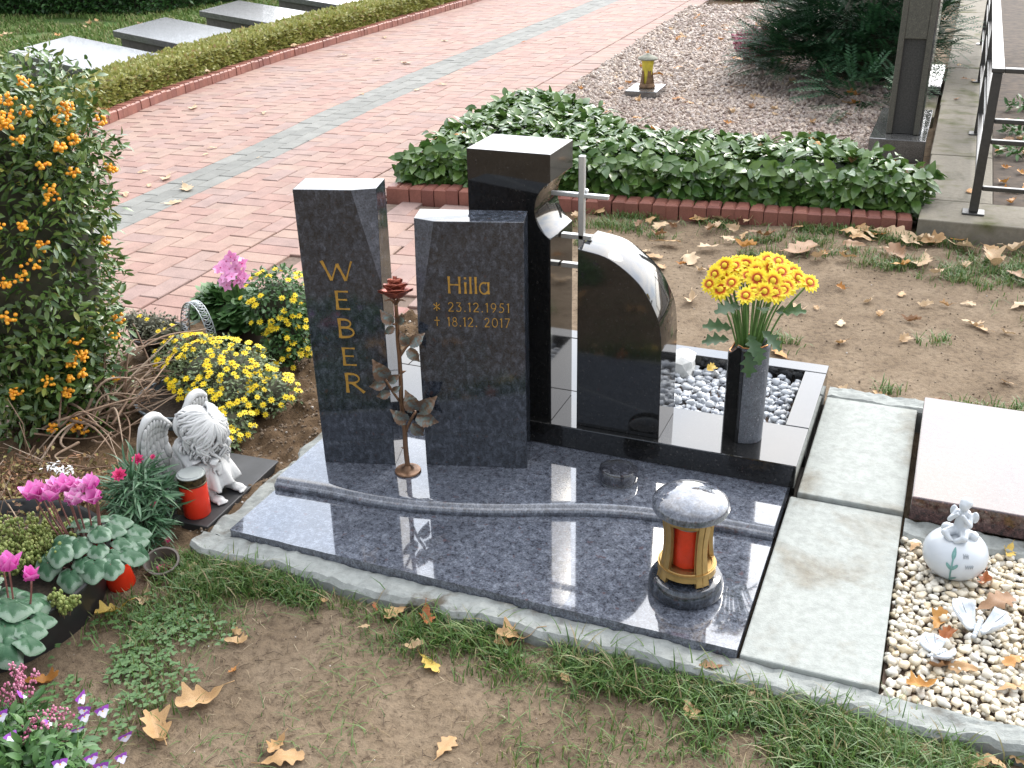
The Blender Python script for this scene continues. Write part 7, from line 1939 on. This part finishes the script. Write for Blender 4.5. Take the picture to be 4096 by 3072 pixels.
U1 = {0: 'largest tan oak leaf on the bare soil right of the violas', 1: 'tan lobed oak leaf at the near left, closest to the violas', 2: 'yellow oak leaf with long stalk on the front soil', 17: 'big tan oak leaf standing at the grass edge before the granite slab', 24: 'large pale oak leaf in the grass at the lower right', 20: 'pale oak leaf lying across the grass below the paving slab', 21: 'curled brown oak leaf on the concrete below the slab corner', 13: 'orange leaf tucked under the black planter', 33: 'crumpled yellow leaf between planter and grass', 6: 'tan oak leaf alone on the soil near the bottom edge'}
for i, ((x, y, s), k) in enumerate(zip(L1, K1)):
    gl = y < -0.2 and x < 1.3
    z = float(mound(np.array([x]), np.array([y]))[0]) + (0.004 if gl else 0.014) + (0.022 if i in (21,) else 0)
    put_leaf(x, y, s * 1.06, z, k, U1.get(i, ('%s fallen oak leaf on the trampled soil in front of the slab' if gl else '%s fallen oak leaf in the grass along the front concrete strip') % k), 'oak leaves fallen in front of the grave', var=(3 if i == 2 else None))
L2 = [(1.853, 0.497, 0.063), (1.874, 0.409, 0.104), (1.751, 0.289, 0.071), (1.768, 0.238, 0.058), (1.771, 0.137, 0.073), (1.809, 0.144, 0.062), (1.728, 0.051, 0.066), (1.911, 0.207, 0.058), (1.905, 0.111, 0.067), (1.902, 0.637, 0.06), (1.683, 0.59, 0.051)]
K2 = ['rust', 'brown', 'orange', 'rust', 'brown', 'tan', 'orange', 'orange', 'tan', 'yellow', 'tan']
U2 = {0: 'rust-orange leaf just right of the white jar', 1: 'long brown curled leaf behind the larger butterfly', 9: 'yellowish leaf on the lip of the reddish granite slab', 2: 'orange oak leaf left of the larger butterfly'}
for i, ((x, y, s), k) in enumerate(zip(L2, K2)): put_leaf(x, y, s, 0.036, k, U2.get(i, '%s oak leaf lying on the beige pebbles' % k), 'oak leaves fallen on the beige pebbles', flat=0.35)
L3 = [(-0.022, 3.229, 0.111), (0.354, 3.038, 0.112), (0.453, 2.807, 0.101), (0.415, 3.123, 0.047), (0.427, 2.629, 0.087), (0.377, 2.667, 0.07), (0.601, 2.654, 0.13), (0.648, 2.816, 0.089), (0.776, 3.02, 0.08), (0.851, 3.045, 0.104), (0.81, 2.871, 0.085), (0.346, 3.284, 0.086), (0.612, 3.259, 0.072), (0.592, 3.103, 0.082), (0.479, 3.239, 0.053), (0.507, 2.51, 0.059), (0.68, 2.518, 0.046), (0.735, 2.146, 0.087), (0.745, 3.28, 0.112), (1.243, 3.215, 0.099), (1.424, 3.29, 0.145), (1.286, 3.31, 0.099), (1.524, 3.157, 0.093), (1.606, 3.207, 0.105), (1.748, 3.191, 0.14), (1.869, 3.203, 0.071), (1.966, 3.2, 0.109), (1.051, 2.884, 0.178), (1.161, 2.834, 0.088), (1.27, 2.851, 0.066), (1.481, 2.944, 0.134), (1.502, 2.821, 0.065), (1.591, 2.903, 0.133), (1.864, 2.978, 0.146), (1.977, 2.832, 0.099), (1.291, 2.476, 0.045), (1.527, 2.496, 0.051), (1.411, 2.367, 0.052), (1.579, 2.213, 0.062), (1.329, 2.1, 0.057), (1.462, 2.227, 0.048), (1.799, 2.257, 0.068), (1.839, 2.218, 0.062), (1.782, 2.476, 0.049), (1.7, 2.42, 0.044), (1.147, 2.183, 0.077), (1.219, 2.225, 0.035), (1.974, 2.527, 0.083), (1.157, 1.733, 0.07), (1.409, 1.476, 0.059), (1.535, 1.481, 0.059), (1.733, 1.476, 0.076), (1.817, 1.478, 0.085), (-0.086, 3.047, 0.072), (0.705, 2.958, 0.068), (0.142, 2.767, 0.059)]
KK = ['tan', 'pale', 'pale', 'tan', 'orange', 'pale', 'brown']
for i, (x, y, s) in enumerate(L3):
    k = KK[(i * 5 + i // 3) % 7]; k = 'brown' if i == 27 else ('pale' if i in (17, 6) else k)
    lab = {27: 'widest brown leaf on the soil behind the chrysanthemums', 33: 'large leaf tipped up in the grass at the right edge', 20: 'large upright leaf against the end of the red kerb', 17: 'flat pale oak leaf alone on the bare soil left of the vase flowers'}.get(i)
    if lab is None: lab = ('%s oak leaf in the grass along the middle brick kerb' if y > 2.75 else ('%s oak leaf by the rear concrete strip' if y < 1.8 else '%s oak leaf on the bare soil behind the grave')) % k
    put_leaf(x, y, s * 1.2, float(mound(np.array([x]), np.array([y]))[0]) + (0.022 if y > 2.75 else 0.006), k, lab, 'oak leaves fallen behind the grave', flat=0.4 if y > 2.75 else 0.25)
# more leaves blown against the kerb and across the soil on the right
for i in range(52):
    if i < 34: x, y = rng.uniform(0.15, 2.3), 3.33 + 0.1 * 0 - abs(rng.normal(0, 0.22)); y += 0.1 * (x - 1.3) * 0.6
    else: x, y = rng.uniform(0.4, 2.3), rng.uniform(1.6, 3.0)
    k = KK[(i * 3) % 7]; big = rng.uniform(0.055, 0.125) if i < 34 else rng.uniform(0.035, 0.075)
    put_leaf(x, y, big, float(mound(np.array([x]), np.array([y]))[0]) + (0.020 if i < 34 else 0.006), k, '%s oak leaf among the litter before the middle brick kerb' % k if i < 34 else '%s small oak leaf scattered on the soil behind the grave' % k, 'oak leaves fallen behind the grave', flat=0.45)
L4 = [(-2.69, 3.079, 0.125), (-2.426, 2.928, 0.171), (-2.68, 2.908, 0.073), (-2.682, 2.701, 0.114), (-2.304, 2.65, 0.114), (-3.887, 4.894, 0.156), (-3.229, 4.877, 0.097), (-2.901, 3.798, 0.082), (-2.837, 3.645, 0.064), (-2.926, 3.15, 0.077), (-4.281, 8.734, 0.119), (-3.606, 7.363, 0.132), (-3.255, 7.259, 0.148), (-2.525, 6.055, 0.096), (-2.428, 6.322, 0.106), (-2.877, 5.764, 0.071), (-4.084, 7.501, 0.122), (-2.647, 8.799, 0.102), (-3.527, 8.682, 0.104), (-2.444, 3.68, 0.044)]
for i, (x, y, s) in enumerate(L4):
    k = 'rust' if i == 17 else 'pale'
    put_leaf(x, y, s * 0.85, 0.004, k, {17: 'rust-red leaf alone on the far path near the grey band', 1: 'longest pale oak leaf on the grey band of the path', 5: 'pale leaf on the path beside the left kerb'}.get(i, '%s oak leaf lying on the brick path' % k), 'oak leaves fallen on the path', var=int(rng.integers(2)), flat=0.1)
lit = MB(); cand = []
while len(cand) < 140:
    x, y = rng.uniform(-1.4, 1.15), 4.3 + 7 * rng.random() ** 1.3
    if in_poly(np.array([x]), np.array([y]), GP)[0] and not (abs(x + 0.65) < 0.22 and abs(y - 6.36) < 0.27) and not in_poly(np.array([x]), np.array([y]), HP)[0]: cand.append((x, y, rng.uniform(0.06, 0.12)))
cand.sort(key=lambda q: q[1] - 20 * q[2])
for i, (x, y, s_) in enumerate(cand):      # the largest ones are things, the rest a litter nobody could count
    k = ['tan', 'orange', 'pale', 'brown', 'orange'][i % 5]
    if i < 36: put_leaf(x, y, s_, 0.018, k, '%s oak leaf on the reddish gravel grave' % k, 'oak leaves fallen on the gravel grave', flat=0.3)
    else:
        a = rng.uniform(0, 2 * PI); T = MB().merge(OAKT[i % 5]); T.v = [np.concatenate(T.v)]
        T.xf(M4(rot_from([(math.cos(a), math.sin(a), 0)], (rng.normal(0, .3), rng.normal(0, .3), 1))[0] * s_, (x, y, 0.018))); lit.merge(T, ['tan', 'orange', 'pale', 'brown', 'orange'].index(k))
tag(lit.obj('leaf_litter', [OAKM[k] for k in ('tan', 'orange', 'pale', 'brown')]), kind='stuff')
for i in range(16):
    x, y = rng.uniform(-1.1, 1.4), rng.uniform(3.45, 4.3)
    if in_poly(np.array([x]), np.array([y]), HP)[0]:
        k = ['tan', 'orange', 'brown'][i % 3]; put_leaf(x, y, rng.uniform(0.06, 0.09), float(hedge_top(np.array([x]), np.array([y]))[0]) + 0.01, k, '%s leaf caught on top of the evergreen hedge' % k, 'leaves caught on the hedge', flat=0.5)
for i in range(14):
    y = rng.uniform(3.6, 8.5); k = ['tan', 'pale', 'orange'][i % 3]
    put_leaf(float(kerb_x(y)) - 0.06, y, rng.uniform(0.06, 0.10), 0.085, k, '%s leaf between the box hedge and the left kerb' % k, 'leaves along the box hedge', flat=0.4)
for i in range(40):
    x, y = (rng.uniform(1.6, 1.8), rng.uniform(3.5, 8)) if i < 6 else (rng.uniform(1.9, 2.5), rng.uniform(3.75, 6))
    k = ['orange', 'brown', 'tan'][i % 3]
    put_leaf(x, y, rng.uniform(0.05, 0.10), 0.106 if i < 6 else 0.09, k, '%s leaf on the mossy walkway' % k if i < 6 else '%s leaf on the dark bed behind the railing' % k, 'leaves around the railing', flat=0.3)
for i in range(26):
    x, y = rng.uniform(-9, -6.3), rng.uniform(5, 9.5); k = ['tan', 'orange', 'pale'][i % 3]
    put_leaf(x, y, rng.uniform(0.08, 0.13), 0.03, k, '%s leaf on the far left lawn' % k, 'leaves on the far lawn', flat=0.3)
put_leaf(1.00, 1.22, 0.05, 0.15, 'yellow', 'small yellow leaf leaning on the pale rock', None, flat=0.6)

# leaves that look alike are told apart by where they lie
ORD = ['leftmost', 'second from the left', 'third from the left', 'fourth from the left', 'fifth from the left', 'sixth from the left', 'seventh from the left', 'eighth from the left', 'ninth from the left']
by = {}
for o in SC.objects:
    if o.parent is None and o.get('category') == 'leaf': by.setdefault(o['label'], []).append(o)
for lab, os_ in by.items():
    n = len(os_)
    if n < 2: continue
    os_.sort(key=lambda o: float(screen(np.array([o.matrix_local.translation[:]]))[0][0]))
    for i, o in enumerate(os_):
        j = n - 1 - i
        if i < 6: w = ORD[i]
        elif j < 6: w = ORD[j].replace('left', 'right')
        else: continue
        if len((lab + ', ' + w).split()) <= 16: o['label'] = lab + ', ' + w
